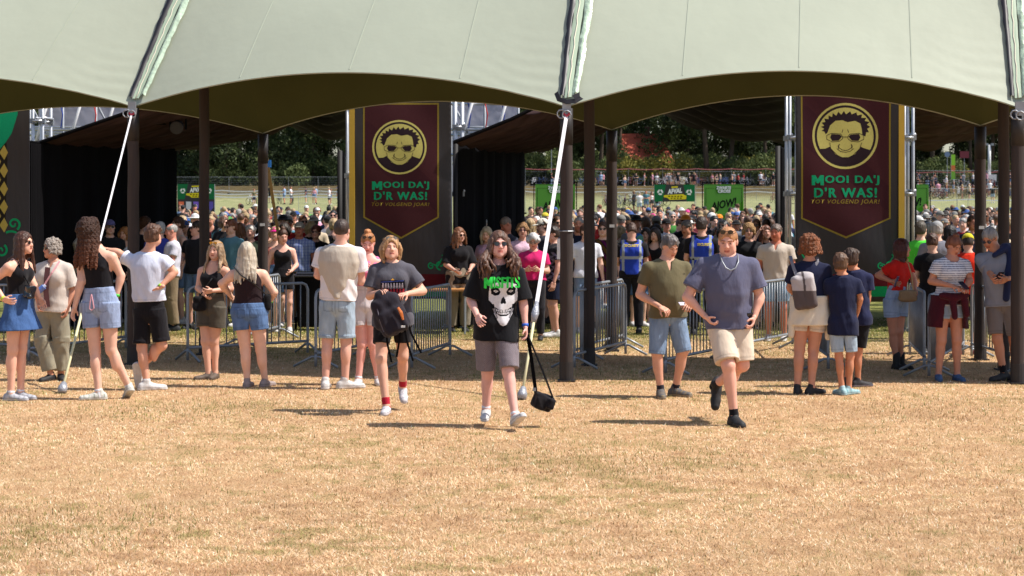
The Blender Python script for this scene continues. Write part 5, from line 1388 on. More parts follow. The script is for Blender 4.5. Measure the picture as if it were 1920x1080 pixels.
mid('stooping man in beige tee behind the long brown curls', 148, 612, 1.78, 100, 'front', (10, 20), hair=Hh('short', DK), top=T(srgb(170, 160, 144)), bottom=TR(NAVY), shoes=BSH)
mid('young man with glasses in teal tee looking left', 432, 612, 1.80, -30, 'down', (-20, 8), hair=Hh('short', srgb(110, 66, 46)), glasses=dict(col=srgb(110, 90, 84)), top=T(srgb(92, 134, 148)), bottom=B(DEN), shoes=WSH)
mid('older woman with short silver hair in dark green top beside the third row pole', 470, 610, 1.70, 10, 'fold', (-14, 0), fem=True, fat=1.1, hair=Hh('short', srgb(196, 188, 180), vol=1.4), top=T(srgb(40, 50, 38)), bottom=TR(BLK), shoes=BSH, skin=SK2)
mid('man with sunglasses in brown top right of the third row pole', 500, 606, 1.72, 15, 'down', (20, 0), hair=Hh('short', DK), glasses={}, top=T(srgb(110, 84, 66)), bottom=TR(BLK), shoes=BSH, skin=SK2)
mid('woman in bright pink and red cap behind the black outfit girl', 516, 612, 1.68, 0, 'down', (-10, 0), fem=True, hair=Hh('bob', BLOND, length=.1), hat=dict(col=srgb(200, 30, 80), panel=(1.1, 1.2, 3)), top=TK(srgb(190, 110, 96)), bottom=B(DEN), shoes=WSH)
mid('young woman in black top and shorts leaning to the right holding a drink', 530, 622, 1.66, 10, ('down', 'front'), (14, 18), fem=True, hair=Hh('bun', BROWN), top=TK(BLK), bottom=B(BLK, length=.5, m='cloth'), shoes=WSH, skin=srgb(222, 168, 148))
mid('man in flat grey cap and blue plaid shirt beside the bin', 561, 605, 1.74, 0, 'down', (0, 0), fat=1.08, hair=Hh('short', GREY), hat=dict(col=srgb(140, 134, 124)), top=T(srgb(150, 164, 200), pig=plaid), bottom=TR(srgb(84, 66, 52)), shoes=BSH, skin=srgb(176, 112, 92))
mid('auburn haired woman with sunglasses in black dress behind the bin', 592, 603, 1.68, 0, 'front', (-6, 0), fem=True, fat=1.05, hair=Hh('short', srgb(88, 44, 34), vol=1.8), glasses=dict(col=srgb(60, 24, 30)), top=T(srgb(20, 20, 24)), bottom=dict(kind='skirt', col=srgb(20, 20, 24), length=.9, flare=.05, m='cloth'), shoes=BSH, skin=SK2)
mid('woman with long ginger waves in black tunic and beige trousers holding a green bag', 860, 622, 1.68, 16, 'front', (24, 6), fem=True, fat=1.1, hair=Hh('long', srgb(116, 74, 50), length=.26, vol=1.2), glasses={}, top=T(srgb(24, 22, 26), sleeve=.95, hem=-.25, flare=.04), bottom=TR(srgb(136, 124, 108), flare=.045, loose=.03), shoes=BSH, skin=SK2)
mid('woman with pale blond hair in pink top behind the skull shirt woman', 914, 616, 1.68, -30, 'down', (20, 16), fem=True, hair=Hh('bob', srgb(158, 142, 116), length=.2), top=T(srgb(206, 160, 176), hem=.05), bottom=B(DEN), shoes=WSH)
mid('balding man with glasses looking down to the left beside the central curtain', 948, 610, 1.84, -50, 'phone', (-10, 34), hair=Hh('buzz', srgb(120, 104, 92)), top=T(srgb(70, 72, 84)), bottom=TR(BLK), shoes=BSH, skin=srgb(196, 124, 96))
mid('white haired person in bright green top at the central curtain', 904, 604, 1.84, 170, 'down', (0, 0), hair=Hh('short', srgb(170, 166, 162)), top=T(srgb(60, 190, 50)), bottom=TR(BLK), shoes=BSH)
mid('curly blond woman with sunglasses in pale pink tee', 980, 614, 1.74, 0, 'down', (0, 0), fem=True, fat=1.1, hair=Hh('curly', srgb(150, 112, 76), length=.04, vol=.7), glasses=dict(col=srgb(70, 20, 40)), top=T(srgb(214, 178, 196), hem=-.05), bottom=TR(srgb(40, 42, 60)), shoes=WSH, skin=SK2)
PM = mid('silver haired woman in magenta tee and black trousers reading a phone', 1000, 638, 1.62, -4, 'phone', (0, 24), fem=True, fat=1.12, hair=Hh('bob', srgb(186, 182, 180), length=.05), glasses=dict(col=srgb(120, 110, 110)), top=T(srgb(196, 34, 100), hem=.1), bottom=TR(srgb(34, 32, 38)), shoes=BSH, skin=SK2)
mid('youth in black shirt with white chequered panels leaning left behind the middle pole', 1038, 632, 1.72, -80, ('ahead', 'down'), (0, 12), hair=Hh('short', DK), top=T(srgb(26, 24, 30), pig=checks, loose=.035), bottom=B(srgb(30, 34, 54)), shoes=WSH, skin=SK2)
mid('man in white cap left of the middle pole', 1018, 606, 1.80, -70, 'down', (0, 10), hair=Hh('short', BROWN), hat=dict(col=srgb(214, 210, 200)), top=T(srgb(60, 60, 72)), bottom=B(BLK), shoes=BSH)
mid('bearded balding man in navy shirt right of the middle pole', 1086, 610, 1.84, -16, 'down', (10, 0), hair=Hh('buzz', GREY), beard=1, top=T(srgb(26, 32, 52)), bottom=TR(BLK), shoes=BSH, skin=srgb(206, 144, 118))
mid('young man in plain white tee half hidden by the second row pole', 1098, 624, 1.74, 10, 'down', (30, 0), hair=Hh('short', BROWN), top=T(srgb(212, 212, 222)), bottom=B(srgb(120, 140, 170)), shoes=WSH)
mid('smiling man with sunglasses in loud patterned shirt between the poles', 1131, 614, 1.76, -10, 'down', (0, 0), hair=Hh('short', BROWN, vol=1.4), glasses={}, top=T(srgb(26, 22, 26), pig=wild), bottom=B(srgb(70, 30, 60)), shoes=BSH, smile=1)
S1 = mid('security guard in blue vest with head bowed right of the poles', 1184, 625, 1.76, 178, 'front', (6, 40), hair=Hh('short', srgb(72, 52, 42)), top=T(BLK, sleeve=.62), bottom=TR(srgb(26, 25, 30), flare=.03), shoes=BSH, skin=SK2)
S2 = mid('tall security guard in blue vest behind the big man', 1316, 628, 1.86, 172, 'front', (-14, 6), hair=Hh('short', srgb(54, 42, 36)), top=T(BLK, sleeve=.62), bottom=TR(srgb(26, 25, 30), flare=.03), shoes=BSH, skin=SK2)
for c in (S1, S2): c['top'] = make_top(c, kind='tank', col=SEC, hem=.02, loose=.036, fold=.006, strap=.11, pig=vest, name='safety_vest')
for c, px, py in ((S1, 1184, 460), (S2, 1322, 458)):
    decal(c, c['top'], 'vest_lettering', (px, py), [(srgb(226, 200, 60), lettering('SECURITY', 0, 0, .225, .042, .05))], (.25, .06), step=.003, back=True)
mid('child in blue and yellow cap beside the bowed security guard', 1197, 612, 1.55, 20, 'down', (0, 20), hair=Hh('short', BLOND), hat=dict(col=srgb(30, 90, 160), panel=(6, 2.2, .5)), top=T(srgb(150, 60, 40)), bottom=B(DEN), shoes=WSH, fat=.9)
mid('woman with long dark hair and black top right of the bowed guard', 1228, 611, 1.66, -20, 'front', (0, 14), fem=True, hair=Hh('long', DK), top=TK(BLK), bottom=B(DEN, length=.5), shoes=WSH)
mid('man with grey hair in black shirt between the two security guards', 1287, 610, 1.78, -30, 'down', (-10, 16), hair=Hh('short', srgb(96, 88, 82)), top=T(srgb(34, 32, 36)), bottom=TR(BLK), shoes=BSH, skin=SK3)
mid('woman with blond curls and glasses in black floral tee', 1404, 618, 1.74, 0, 'down', (-6, 4), fem=True, fat=1.08, hair=Hh('curly', srgb(160, 124, 84), length=.1, vol=.8), glasses=dict(col=srgb(110, 90, 80)), top=T(srgb(22, 22, 26)), bottom=B(BLK), shoes=BSH, skin=SK2)
mid('auburn woman in black holding a clear bottle up to her forehead', 1436, 612, 1.70, 0, ('up', 'down'), (10, 0), fem=True, hair=Hh('long', srgb(98, 58, 40)), top=T(BLK), bottom=B(BLK), shoes=BSH, skin=SK2)
P13 = mid('man in beige button shirt and denim shorts behind the right barrier', 1455, 639, 1.76, -12, 'down', (-16, 6), fat=1.1, hair=Hh('short', srgb(104, 88, 80)), top=T(srgb(190, 176, 162), hem=-.06, vneck=.1), bottom=B(srgb(130, 158, 184)), shoes=WSH, skin=srgb(186, 112, 88), sp=.1)
mid('person in black with brown hair seen from behind beside the red top', 1748, 664, 1.66, 176, 'front', (-12, 20), hair=Hh('short', BROWN, vol=1.3), top=T(BLK, hem=-.2), bottom=TR(BLK), shoes=BSH, hq=.85)
mid('person in yellow cap and orange red hoodie seen from behind', 1815, 664, 1.66, 170, 'front', (0, 20), fem=True, fat=1.1, hair=Hh('bun', DK), hat=dict(col=srgb(190, 180, 40), back=False), top=T(srgb(206, 46, 22), kind='long', sleeve=.9, hem=-.1), bottom=TR(BLK, length=.45), shoes=dict(col=srgb(190, 60, 90)), hq=.85)
mid('man in grey striped cap and grey tee seen from behind right of the yellow edge', 1757, 640, 1.80, 172, 'down', (0, 10), hair=Hh('short', GREY), hat=dict(col=srgb(150, 150, 150), back=False), top=T(srgb(112, 112, 122)), bottom=TR(BLK), shoes=BSH)
mid('dark haired man with bright green top right of the black curtain', 1727, 636, 1.80, 160, 'down', (-10, 0), hair=Hh('short', srgb(70, 62, 52)), top=T(srgb(80, 200, 60)), bottom=TR(BLK), shoes=BSH)
mid('woman with long black hair facing right in the right passage', 1782, 622, 1.72, 90, 'down', (0, 0), fem=True, hair=Hh('long', srgb(30, 24, 24)), top=TK(srgb(60, 60, 80)), bottom=B(DEN, length=.5), shoes=WSH)
mid('woman with glasses in the shade at the right edge', 1916, 640, 1.70, -20, 'down', (-20, 10), fem=True, hair=Hh('bun', BROWN), glasses=dict(col=srgb(40, 20, 20)), top=T(NAVY), bottom=TR(BLK), shoes=BSH)
def mirror(p): return [(-x, y) for x, y in p]
def skull_print():
    wh = srgb(206, 204, 208); dk = srgb(18, 18, 22); gr = srgb(120, 118, 124)
    face = [(-.125, .20), (-.135, .12), (-.133, .05), (-.105, .02), (-.092, -.02), (-.085, -.08), (-.055, -.14), (-.03, -.185), (0, -.2), (.03, -.185), (.055, -.14), (.085, -.08), (.092, -.02), (.105, .02), (.133, .05), (.135, .12), (.125, .20), (.06, .22), (-.06, .22)]
    eye = [(-.118, .165), (-.09, .185), (-.05, .17), (-.026, .13), (-.04, .1), (-.08, .092), (-.112, .112)]
    glint = [(-.095, .14), (-.07, .15), (-.045, .135), (-.07, .122)]
    nose = [(0, .085), (-.018, .06), (-.027, .02), (-.012, .012), (0, .022), (.012, .012), (.027, .02), (.018, .06)]
    cheek = [(-.12, .02), (-.085, .01), (-.075, -.05), (-.09, -.07)]
    mouth = [(-.078, -.015), (-.04, -.04), (0, -.045), (.04, -.04), (.078, -.015), (.07, -.075), (.03, -.105), (-.03, -.105), (-.07, -.075)]
    teeth = []
    for i in range(9):
        x = -.062 + i * .0155; y = -.052 - .012 * (1 - (x / .07) ** 2)
        teeth += [[(x - .006, y + .018), (x + .006, y + .018), (x + .005, y - .002), (x - .005, y - .002)], [(x * .85 - .0055, y - .008), (x * .85 + .0055, y - .008), (x * .8 + .0045, y - .026), (x * .8 - .0045, y - .026)]]
    return [(wh, [face]), (dk, [eye, mirror(eye), cheek, mirror(cheek), mouth]), (gr, [[(-.1, -.03), (-.08, -.03), (-.05, -.12), (-.06, -.13)], [(.1, -.03), (.08, -.03), (.05, -.12), (.06, -.13)]]),
            (dk, [nose]), (wh, [glint, mirror(glint)] + teeth), (dk, [circ(-.07, .137, .006, n=8), circ(.07, .137, .006, n=8)])]
lay = [(a, [[(x * 1.0 + .015, y * .96 - .045) for x, y in p] for p in b]) for a, b in skull_print()]
lay += [(srgb(60, 214, 84), lettering('MISFITS', .005, .165, .33, .105, .06, .003))]
decal(P10, P10['top'], 'shirt_print', (939, 562), lay, (.42, .52))
# band shirt: rows of letters, blue over white over red
rr = random.Random(2)
def blocks(y, h, n, w):
    out = []
    for i in range(n):
        x = -w / 2 + w * (i + .5) / n; a = w / n * .36
        out.append([(x - a, y), (x - a * .6, y + h), (x + a * (.2 + .6 * rr.random()), y + h), (x + a, y + h * .4), (x + a * .5, y), (x, y + h * .35)])
    return out
decal(P9, P9['top'], 'shirt_print', (736, 540), [(srgb(24, 24, 30), [[(-.12, -.1), (-.12, .08), (.12, .085), (.12, -.1)]]), (srgb(70, 84, 150), [[(-.115, .06), (.11, .075), (.11, .082), (-.115, .07)]]), (srgb(196, 190, 200), blocks(-.005, .06, 8, .22)),
    (srgb(180, 50, 60), blocks(-.045, .045, 8, .24) + blocks(-.1, .05, 6, .22)), (srgb(220, 160, 60), [[(-.014, .085), (0, .105), (.014, .085)], [(-.02, .09), (.02, .09), (0, .082)]])], (.28, .26))
decal(P11, P11['top'], 'chest_logo', (1279, 513), [(srgb(30, 30, 34), lettering('CK', 0, 0, .03, .014, .02))], (.04, .03), step=.002)

# ================================================================ THINGS WORN AND CARRIED
def npthing(name, F, m, color, label=None, cat=None, origin=(0, 0, 0), pig=None, parent=None):
    v, f = F.mesh()
    o = npmesh(name, [(v - V3(origin), f)], M[m], parent, color, pig)
    if parent is None: o.location = origin
    if label: tag(o, label, cat)
    return o
def at(c, px, py, d=0.):
    q = W(px, py, c['s']); return V3(q.x, c['org'][1] - d, q.z)
def L2(c, p): return V3(p) - c['org']
def chain_(c, pts, r, mname, color, nm, parent):
    mb = MB(); mb.tube([Vector(L2(c, p)) for p in pts], r, 6); return mb.build(nm, M[mname], parent, smooth=True, color=color)

# camera bag hanging from the walking woman's hand
o = at(P10, 1019, 752, .05); t = empty('camera_bag', tuple(o)); tag(t, 'black camera bag dangling by its strap from the hand of the skull shirt woman', 'bag')
F = Field(.008)
def rbox(c, hx, r, Rm=None):
    Rm = np.eye(3) if Rm is None else Rm; c = V3(c); hx = V3(hx)
    def fn(X, Y, Z):
        q = [(X - c[0]) * Rm[i, 0] + (Y - c[1]) * Rm[i, 1] + (Z - c[2]) * Rm[i, 2] for i in range(3)]
        e = [np.abs(q[i]) - (hx[i] - r) for i in range(3)]
        return np.sqrt(sum(np.maximum(a, 0) ** 2 for a in e)) + np.minimum(np.maximum(np.maximum(e[0], e[1]), e[2]), 0) - r + .004 * np.sin(X * 50 + Z * 40) * np.sin(Y * 45)
    m = np.abs(hx).max() * 1.5 + .03
    return fn, c - m, c + m
def rot(az, ay=0): 
    a, b = R(az), R(ay); return np.array([[math.cos(a), math.sin(a), 0], [-math.sin(a), math.cos(a), 0], [0, 0, 1]]) @ np.array([[math.cos(b), 0, -math.sin(b)], [0, 1, 0], [math.sin(b), 0, math.cos(b)]])
F.add(*rbox((-.01, 0, 0), (.095, .06, .075), .03, rot(30, 22)), .01); F.add(*rbox((.055, -.03, -.01), (.04, .05, .05), .02, rot(30, 22)), .02)
F.add(*rbox((-.02, -.055, -.01), (.06, .02, .055), .015, rot(30, 22)), .01)
npthing('bag_body', F, 'cloth', srgb(26, 24, 28), parent=t)
h = at(P10, 989, 626, .05) - o; mb = MB(); mb.strap([Vector(h), Vector(h * .6 + V3(-.02, 0, 0)), Vector((-.07, 0, .07))], .035, .005, (1, .5, 0)); mb.strap([Vector(h), Vector(h * .5 + V3(.06, -.02, -.01)), Vector((.085, -.02, .04))], .038, .005, (.3, 1, .2))
mb.build('shoulder_strap', M['black'], t)
mb = MB(); mb.box((-.1, -.03, .1), (-.07, .0, .13)); mb.build('strap_buckle', M['steel'], t)
o = at(P10, 978, 634, -.06); F = Field(.009); F.cone((0, 0, 0), (.03, 0, .0), .07, .06, .03); F.ell((-.03, -.02, -.07), (.09, .05, .06), None, .04); F.ell((.06, 0, .05), (.05, .04, .07), None, .03)
npthing('jacket', F, 'cloth', srgb(56, 56, 50), 'rolled dark green jacket held behind the blue wristband of the skull shirt woman', 'jacket', o)
# backpack hugged by the band shirt woman
o = at(P9, 736, 585, .30); t = empty('backpack', tuple(o)); tag(t, 'black backpack with an orange mark clutched against a charcoal shirt', 'backpack')
F = Field(.009); Rm = rot(8, -24)
F.add(*rbox((0, 0, -.01), (.15, .09, .20), .07, Rm), .02); F.add(*rbox((.03, -.07, -.06), (.12, .05, .12), .04, Rm), .03); F.ell((-.08, 0, .17), (.08, .07, .07), None, .04); F.ell((-.12, .0, -.02), (.05, .07, .14), None, .03)
bpk = npthing('bag_body', F, 'cloth', srgb(40, 36, 44), parent=t)
mb = MB()
for x, y0, l, dx in ((-.05, -.17, .30, .06), (.1, -.16, .26, -.04), (.14, -.04, .34, .16), (.12, -.1, .36, .1)):
    mb.strap([(x, -.05, y0 + .06), (x + dx * .4, -.04, y0 - l * .45), (x + dx, -.02, y0 - l)], .02, .004, (1, .2, 0))
mb.build('strap', M['black'], t)
mb = MB(); mb.tube([(.08, -.135, .07), (.11, -.14, .02), (.13, -.135, -.05)], [.012, .018, .01], 6); mb.build('orange_mark', M['plain'], t, color=srgb(200, 110, 50))
mb = MB(); mb.tube([(-.14, -.08, .12), (-.10, -.11, -.05), (-.06, -.1, -.17)], .006, 6); mb.build('zip', M['plain'], t, color=srgb(90, 84, 96))
mb = MB(); mb.box((.11, -.15, -.125), (.15, -.14, -.105)); mb.build('reflector', M['white'], t)
# grey and white backpack worn by the ginger curls woman
o = at(P14, 1503, 546, -.0); o = o + V3(0, -.19, 0); t = empty('backpack', tuple(o)); tag(t, 'small backpack white above and grey below on a navy shirt', 'backpack')
F = Field(.009); F.add(*rbox((0, 0, 0), (.125, .065, .185), .05, rot(-6, -8)), .02); F.ell((0.01, .02, .19), (.09, .06, .03), None, .03)
def bp(V): c = np.ones((len(V), 4)); c[V[:, 2] < .02, :3] = (.22, .19, .19); c[np.abs(V[:, 0] + V[:, 2] * .12) < .012, :3] = (.2, .18, .18); return c
npthing('bag_body', F, 'cloth', srgb(176, 168, 168), parent=t, pig=bp)
mb = MB(); mb.strap([(-.07, .06, .17), (-.10, .085, .25), (-.12, .12, .33), (-.12, .2, .38)], .035, .006, (1, 0, 0)); mb.strap([(.06, .06, .17), (.11, .085, .25), (.16, .12, .32), (.17, .2, .37)], .035, .006, (1, 0, 0)); mb.strap([(.12, .04, -.12), (.2, .1, .0), (.24, .16, .12)], .02, .005, (0, 0, 1))
mb.build('shoulder_strap', M['plain'], t, color=srgb(112, 108, 116))
# clothing tied round waists
def waist_tie(c, col, name, zt, zb, seed=0, sleeves=None, front=True, open_=None):
    g = c['g']; F = Field(.0095); a, b = c['a'], c['b']; Pj, Nj = c['P'], c['N']; L = np.linalg.norm(Nj - Pj)
    aa = a.copy(); bb = b.copy()
    F.loft(Pj, Nj, c['wx'], [-.6, -.2, 0., .15, .3, .5], [a[2] + .05, a[2] + .035, a[2] + .02, a[3] + .02, a[3] + .015, a[4] + .02], [b[2] + .05, b[2] + .04, b[2] + .03, b[3] + .025, b[3] + .025, b[4] + .02], None, grow=.024, t0=zb, t1=zt, k=.01, fold=.012, seed=seed)
    if open_:
        fw = c['fw']; wx = c['wx']
        F.cut(lambda X, Y, Z: np.maximum(np.maximum(np.abs((X - Pj[0]) * wx[0] + (Y - Pj[1]) * wx[1]) - open_ - (Pj[2] - Z) * .12, -((X - Pj[0]) * fw[0] + (Y - Pj[1]) * fw[1])), Z - Pj[2] - .03))
    if sleeves:
        for (p0, p1, p2) in sleeves: 
            q = [L2(c, at(c, *p)) for p in (p0, p1, p2)]; F.cone(q[0], q[1], .035, .045, .015); F.cone(q[1], q[2], .045, .035, .015)
    npmesh(name, [F.mesh()], M['cloth'], c['t'], col)
waist_tie(P14, srgb(218, 208, 190), 'tied_sweater', .34, -.26, 4, [((1490, 560, 0), (1486, 600, .02), (1483, 628, .02)), ((1549, 580, .0), (1553, 610, .02), (1552, 632, .02))])
waist_tie(P18, srgb(66, 18, 30), 'tied_sweater', .22, -.45, 5, [((1765, 552, .16), (1779, 556, .19), (1783, 592, .2)), ((1798, 552, .17), (1802, 565, .18), (1806, 588, .18)), ((1760, 553, .16), (1785, 556, .2), (1805, 552, .17))], open_=.11)
# man's cream sweater over his back, navy sweater over a shoulder
F = Field(.0095); q = lambda x, y, d=0: L2(P7, at(P7, x, y, d))
F.loft(P7['P'], P7['N'], P7['wx'], [.1, .3, .5, .75, .92, 1.02], [.01, .09, .15, .20, .19, .10], [.10, .115, .125, .13, .11, .08], None, grow=.056, t0=.16, t1=1.01, k=.01, fold=.014, seed=3)
fw7 = P7['fw']; F.cut(lambda X, Y, Z: -((X * fw7[0] + Y * fw7[1]) - P7['N'][0] * fw7[0] - P7['N'][1] * fw7[1] + .02))
npmesh('draped_sweater', [F.mesh()], M['cloth'], P7['t'], srgb(186, 174, 160))
F = Field(.0095); q = lambda x, y, d=0: L2(P19, at(P19, x, y, d))
F.cone(q(1858, 478, .16), q(1884, 464, .08), .03, .045, .03); F.cone(q(1880, 464, .06), q(1904, 462, -.02), .05, .05, .03); F.cone(q(1890, 470, .10), q(1884, 510, .17), .045, .045, .03); F.cone(q(1884, 510, .17), q(1879, 558, .18), .045, .04, .02)
npmesh('draped_sweater', [F.mesh()], M['cloth'], P19['t'], srgb(34, 42, 74))
# grandmother's tie, bottle and strap
mb = MB(); Q = lambda x, y, d: Vector(L2(P2, at(P2, x, y, d)))
mb.strap([Q(97, 500, .19), Q(95, 520, .2), Q(94, 545, .2), Q(97, 574, .2)], .06, .006, (1, .2, 0)); mb.build('necktie', M['plain'], P2['t'], color=srgb(78, 38, 40))
mb = MB(); mb.strap([Q(117, 489, .13), Q(105, 510, .2), Q(88, 538, .21)], .02, .004, (1, .5, 0)); bo = empty('water_bottle', tuple(at(P2, 83, 543, .22))); tag(bo, 'blue and clear drinks bottle hanging on a pink strap over a beige waistcoat', 'bottle')
off = Vector(at(P2, 83, 543, .22)) - Vector(P2['org']); 
sv = MB(); sv.v = [v - off for v in mb.v]; sv.f = mb.f; sv.m = mb.m; sv.build('neck_strap', M['plain'], bo, color=srgb(206, 150, 156))
mb = MB(); mb.tube([(.05, 0, .045), (-.05, 0, -.045)], [.034, .034], 14); mb.build('bottle_body', M['gloss'], bo, color=srgb(92, 120, 190), smooth=False); mb = MB(); mb.tube([(.05, 0, .045), (.065, 0, .06)], [.022, .018], 12); mb.build('bottle_cap', M['gloss'], bo, color=srgb(190, 200, 220))
# camera on the left woman's hip
o = at(P1, 61, 546, .12); t = empty('camera', tuple(o)); tag(t, 'black compact camera hanging from a neck cord over a blue denim skirt', 'camera')
F = Field(.007); F.add(*rbox((0, 0, 0), (.055, .04, .065), .015, rot(60, 10)), .01); F.cone((-.01, -.02, -.03), (.01, -.05, -.05), .03, .03, .01); npthing('camera_body', F, 'gloss', srgb(26, 26, 30), parent=t)
mb = MB(); mb.tube([Vector(at(P1, 38, 490, .09) - o), Vector(at(P1, 50, 515, .13) - o), (0, 0, .06)], .005, 6); mb.build('neck_cord', M['black'], t)
def pouch(c, px, py, d, sz, col, label, cat, strap_pts=None, m='cloth', name='handbag', scol=None):
    o = at(c, px, py, d); t = empty(name, tuple(o)); tag(t, label, cat); F = Field(.008); F.add(*rbox((0, 0, 0), sz, min(sz) * .7, rot(10)), .01); F.ell((0, 0, sz[2] * .0 - sz[2] * .4), (sz[0] * 1.05, sz[1] * 1.1, sz[2] * .7), None, .02)
    npthing('bag_body', F, m, col, parent=t)
    if strap_pts:
        mb = MB(); mb.strap([Vector(at(c, *p) - o) for p in strap_pts], .014, .004, (1, 0, 0)); mb.build('shoulder_strap', M['plain'], t, color=scol or col)
pouch(P5, 377, 568, .12, (.075, .035, .085), srgb(20, 19, 22), 'small black crossbody bag on grey shorts beside the left poles', 'bag', [(379, 552, .12), (398, 525, .15), (421, 496, .06)])
pouch(P6, 502, 566, .02, (.04, .05, .09), srgb(20, 19, 22), 'small black crossbody bag at the hip of the platinum haired woman', 'bag', [(500, 552, .06), (478, 530, .15), (455, 515, .15), (440, 499, .10)])
pouch(P17, 1696, 553, .2, (.11, .045, .07), srgb(140, 116, 88), 'beige half moon handbag in front of pale denim shorts', 'bag', [(1706, 542, .2), (1704, 515, .17), (1700, 494, .1), (1693, 483, .02)], scol=srgb(170, 140, 90))
def phone(c, px, py, d, label, col=srgb(24, 26, 34), az=0, tilt=35, sz=(.038, .075)):
    o = at(c, px, py, d); mb = MB(); Mx = Matrix.Rotation(R(az), 4, 'Z') @ Matrix.Rotation(R(tilt), 4, 'X'); mb.box((-sz[0], -.005, -sz[1]), (sz[0], .005, sz[1]), M=Mx); ob = mb.build('phone', M['gloss'], None, color=col); ob.location = o; tag(ob, label, 'phone')
    bv_ = ob.modifiers.new('b', 'BEVEL'); bv_.width = .004; bv_.segments = 2
phone(P12, 1404, 600, .1, 'black phone in the lowered hand of the man in slate tee', az=20, tilt=10)
phone(P8, 691, 499, .27, 'pink phone held up by the woman in the pink vest', srgb(214, 130, 170), tilt=-30)
phone(P18, 1796, 533, .3, 'dark phone held over the striped shirt', srgb(26, 34, 54), tilt=-55, az=30)
phone(P19, 1862, 515, .3, 'dark phone in front of the grey tee beside the right pole', az=-40, tilt=-60)
phone(P17, 1675, 527, .2, 'dark blue phone tucked in the hand on a red top', srgb(40, 60, 100), az=60, tilt=20)
phone(P11, 1277, 567, .28, 'white receipt or phone held by the man in olive polo', srgb(200, 190, 200), az=20, tilt=-60, sz=(.05, .03))
o = at(P11, 1247, 574, .27); F = Field(.007); F.add(*rbox((0, 0, 0), (.05, .012, .035), .01, rot(20, 25)), .01); npthing('wallet', F, 'cloth', srgb(30, 26, 26), 'black wallet held at the waist of the man in olive polo', 'wallet', o)
# necklace of the big man, key string
mb = MB(); Q = lambda x, y, d: Vector(L2(P12, at(P12, x, y, d)))
mb.tube([Q(1349, 478, .06), Q(1351, 490, .15), Q(1357, 501, .185), Q(1366, 506, .195), Q(1375, 501, .185), Q(1381, 490, .15), Q(1382, 478, .06)], .007, 6); mb.build('necklace', M['steel'], P12['t'], smooth=True)
mb = MB(); Q = lambda x, y, d: Vector(L2(P3, at(P3, x, y, d)))
mb.tube([Q(178, 550, .17), Q(176, 565, .18), Q(175, 577, .18), Q(179, 580, .18), Q(183, 576, .18), Q(181, 563, .18), Q(178, 550, .17)], .007, 6); mb.build('key_string', M['plain'], P3['t'], color=srgb(206, 150, 160))

o = W(882, 506, gs(622)); o.y -= .3; F = Field(.009); F.ell((0, 0, 0), (.09, .05, .10), None, .02); F.ell((-.03, 0, .08), (.06, .04, .06), None, .03); F.rough = (.006, 60, 60, 2); npthing('bag', F, 'cloth', srgb(70, 200, 50), 'bright green cloth bag held by the woman in the black tunic', 'bag', tuple(o))
s_ = 159; a = W(1045, 487, s_); b = W(1076, 448, s_); a.y += .16; mb = MB(); mb.box((0, 0, 0), (b.x - a.x, .004, b.z - a.z)); ob = mb.build('paper_notice', M['white'], None); ob.location = a; tag(ob, 'white paper sheet fixed behind the middle pole at chest height', 'notice')

# loose locks of the walking woman falling over her shoulders
F = Field(.0075); rr = rng(4)
for (x0, y0, xs, y1) in ((920, 462, (903, 908, 912, 917, 921), 510), (952, 462, (955, 960, 964, 969, 973), 503)):
    for i, x1 in enumerate(xs):
        for k in range(4):
            e = x1 + rr.normal() * 3.5; yy = y1 + rr.normal() * 10; f = .095 + .045 * rr.random(); m = (x0 + e) / 2 + (4 if x0 > 936 else -4) * (1 + .5 * k)
            a, b, c_, d = L2(P10, at(P10, x0, y0, .02)), L2(P10, at(P10, m, y0 + 22, .05 + .03 * k)), L2(P10, at(P10, e, (y0 + yy) / 2 + 14, .09 + .03 * k)), L2(P10, at(P10, e + rr.normal() * 2, yy, f + .04))
            F.cone(a, b, .017, .015, .006); F.cone(b, c_, .015, .012, .006); F.cone(c_, d, .012, .004, .006)
F.rough = (.0045, 190, 26, 3); npmesh('hair', [F.mesh()], M['hair'], P10['t'], srgb(80, 56, 44), lambda V: np.concatenate([1 + (np.sin(V[:, :1] * 150 + np.sin(V[:, 2:] * 14)) * .5 + .5) * np.array([[.6, .45, .3]]), np.ones((len(V), 1))], 1))
# ================================================================ CROWD BARRIERS
def barrier(pa, pb, label, H=.97, group='steel crowd barriers in front of the queue', sA=None):
    A = W(pa[0], pa[1], gs(pa[1])); B_ = W(pb[0], pb[1], gs(pb[1])); A.z = B_.z = 0; d = B_ - A; L = d.length; rz = math.atan2(d.y, d.x)
    t = empty('crowd_barrier', A, rz); tag(t, label, 'barrier', group)
    f = MB(); r = .019; c = .09
    f.tube([(0, 0, .17), (0, 0, H - c), (c * .3, 0, H - c * .3), (c, 0, H), (L - c, 0, H), (L - c * .3, 0, H - c * .3), (L, 0, H - c), (L, 0, .17)], r, 8, cap=False)
    f.tube([(0, 0, .18), (L, 0, .18)], r, 8); f.tube([(0, 0, .2), (0, 0, .02)], r, 8); f.tube([(L, 0, .2), (L, 0, .02)], r, 8)
    f.build('frame', M['steel'], t, smooth=True)
    n = max(5, int(L / .115)); b = MB()
    for i in range(1, n): b.tube([(L * i / n, 0, .18), (L * i / n, 0, H)], .008, 6)
    b.build('bars', M['steel'], t, smooth=True)
    for x in (.0, L):
        q = MB(); q.tube([(x, -.30, .015), (x, -.05, .14), (x, .05, .14), (x, .30, .015)], .017, 6); q.build('foot', M['steel'], t, smooth=True)
    return t
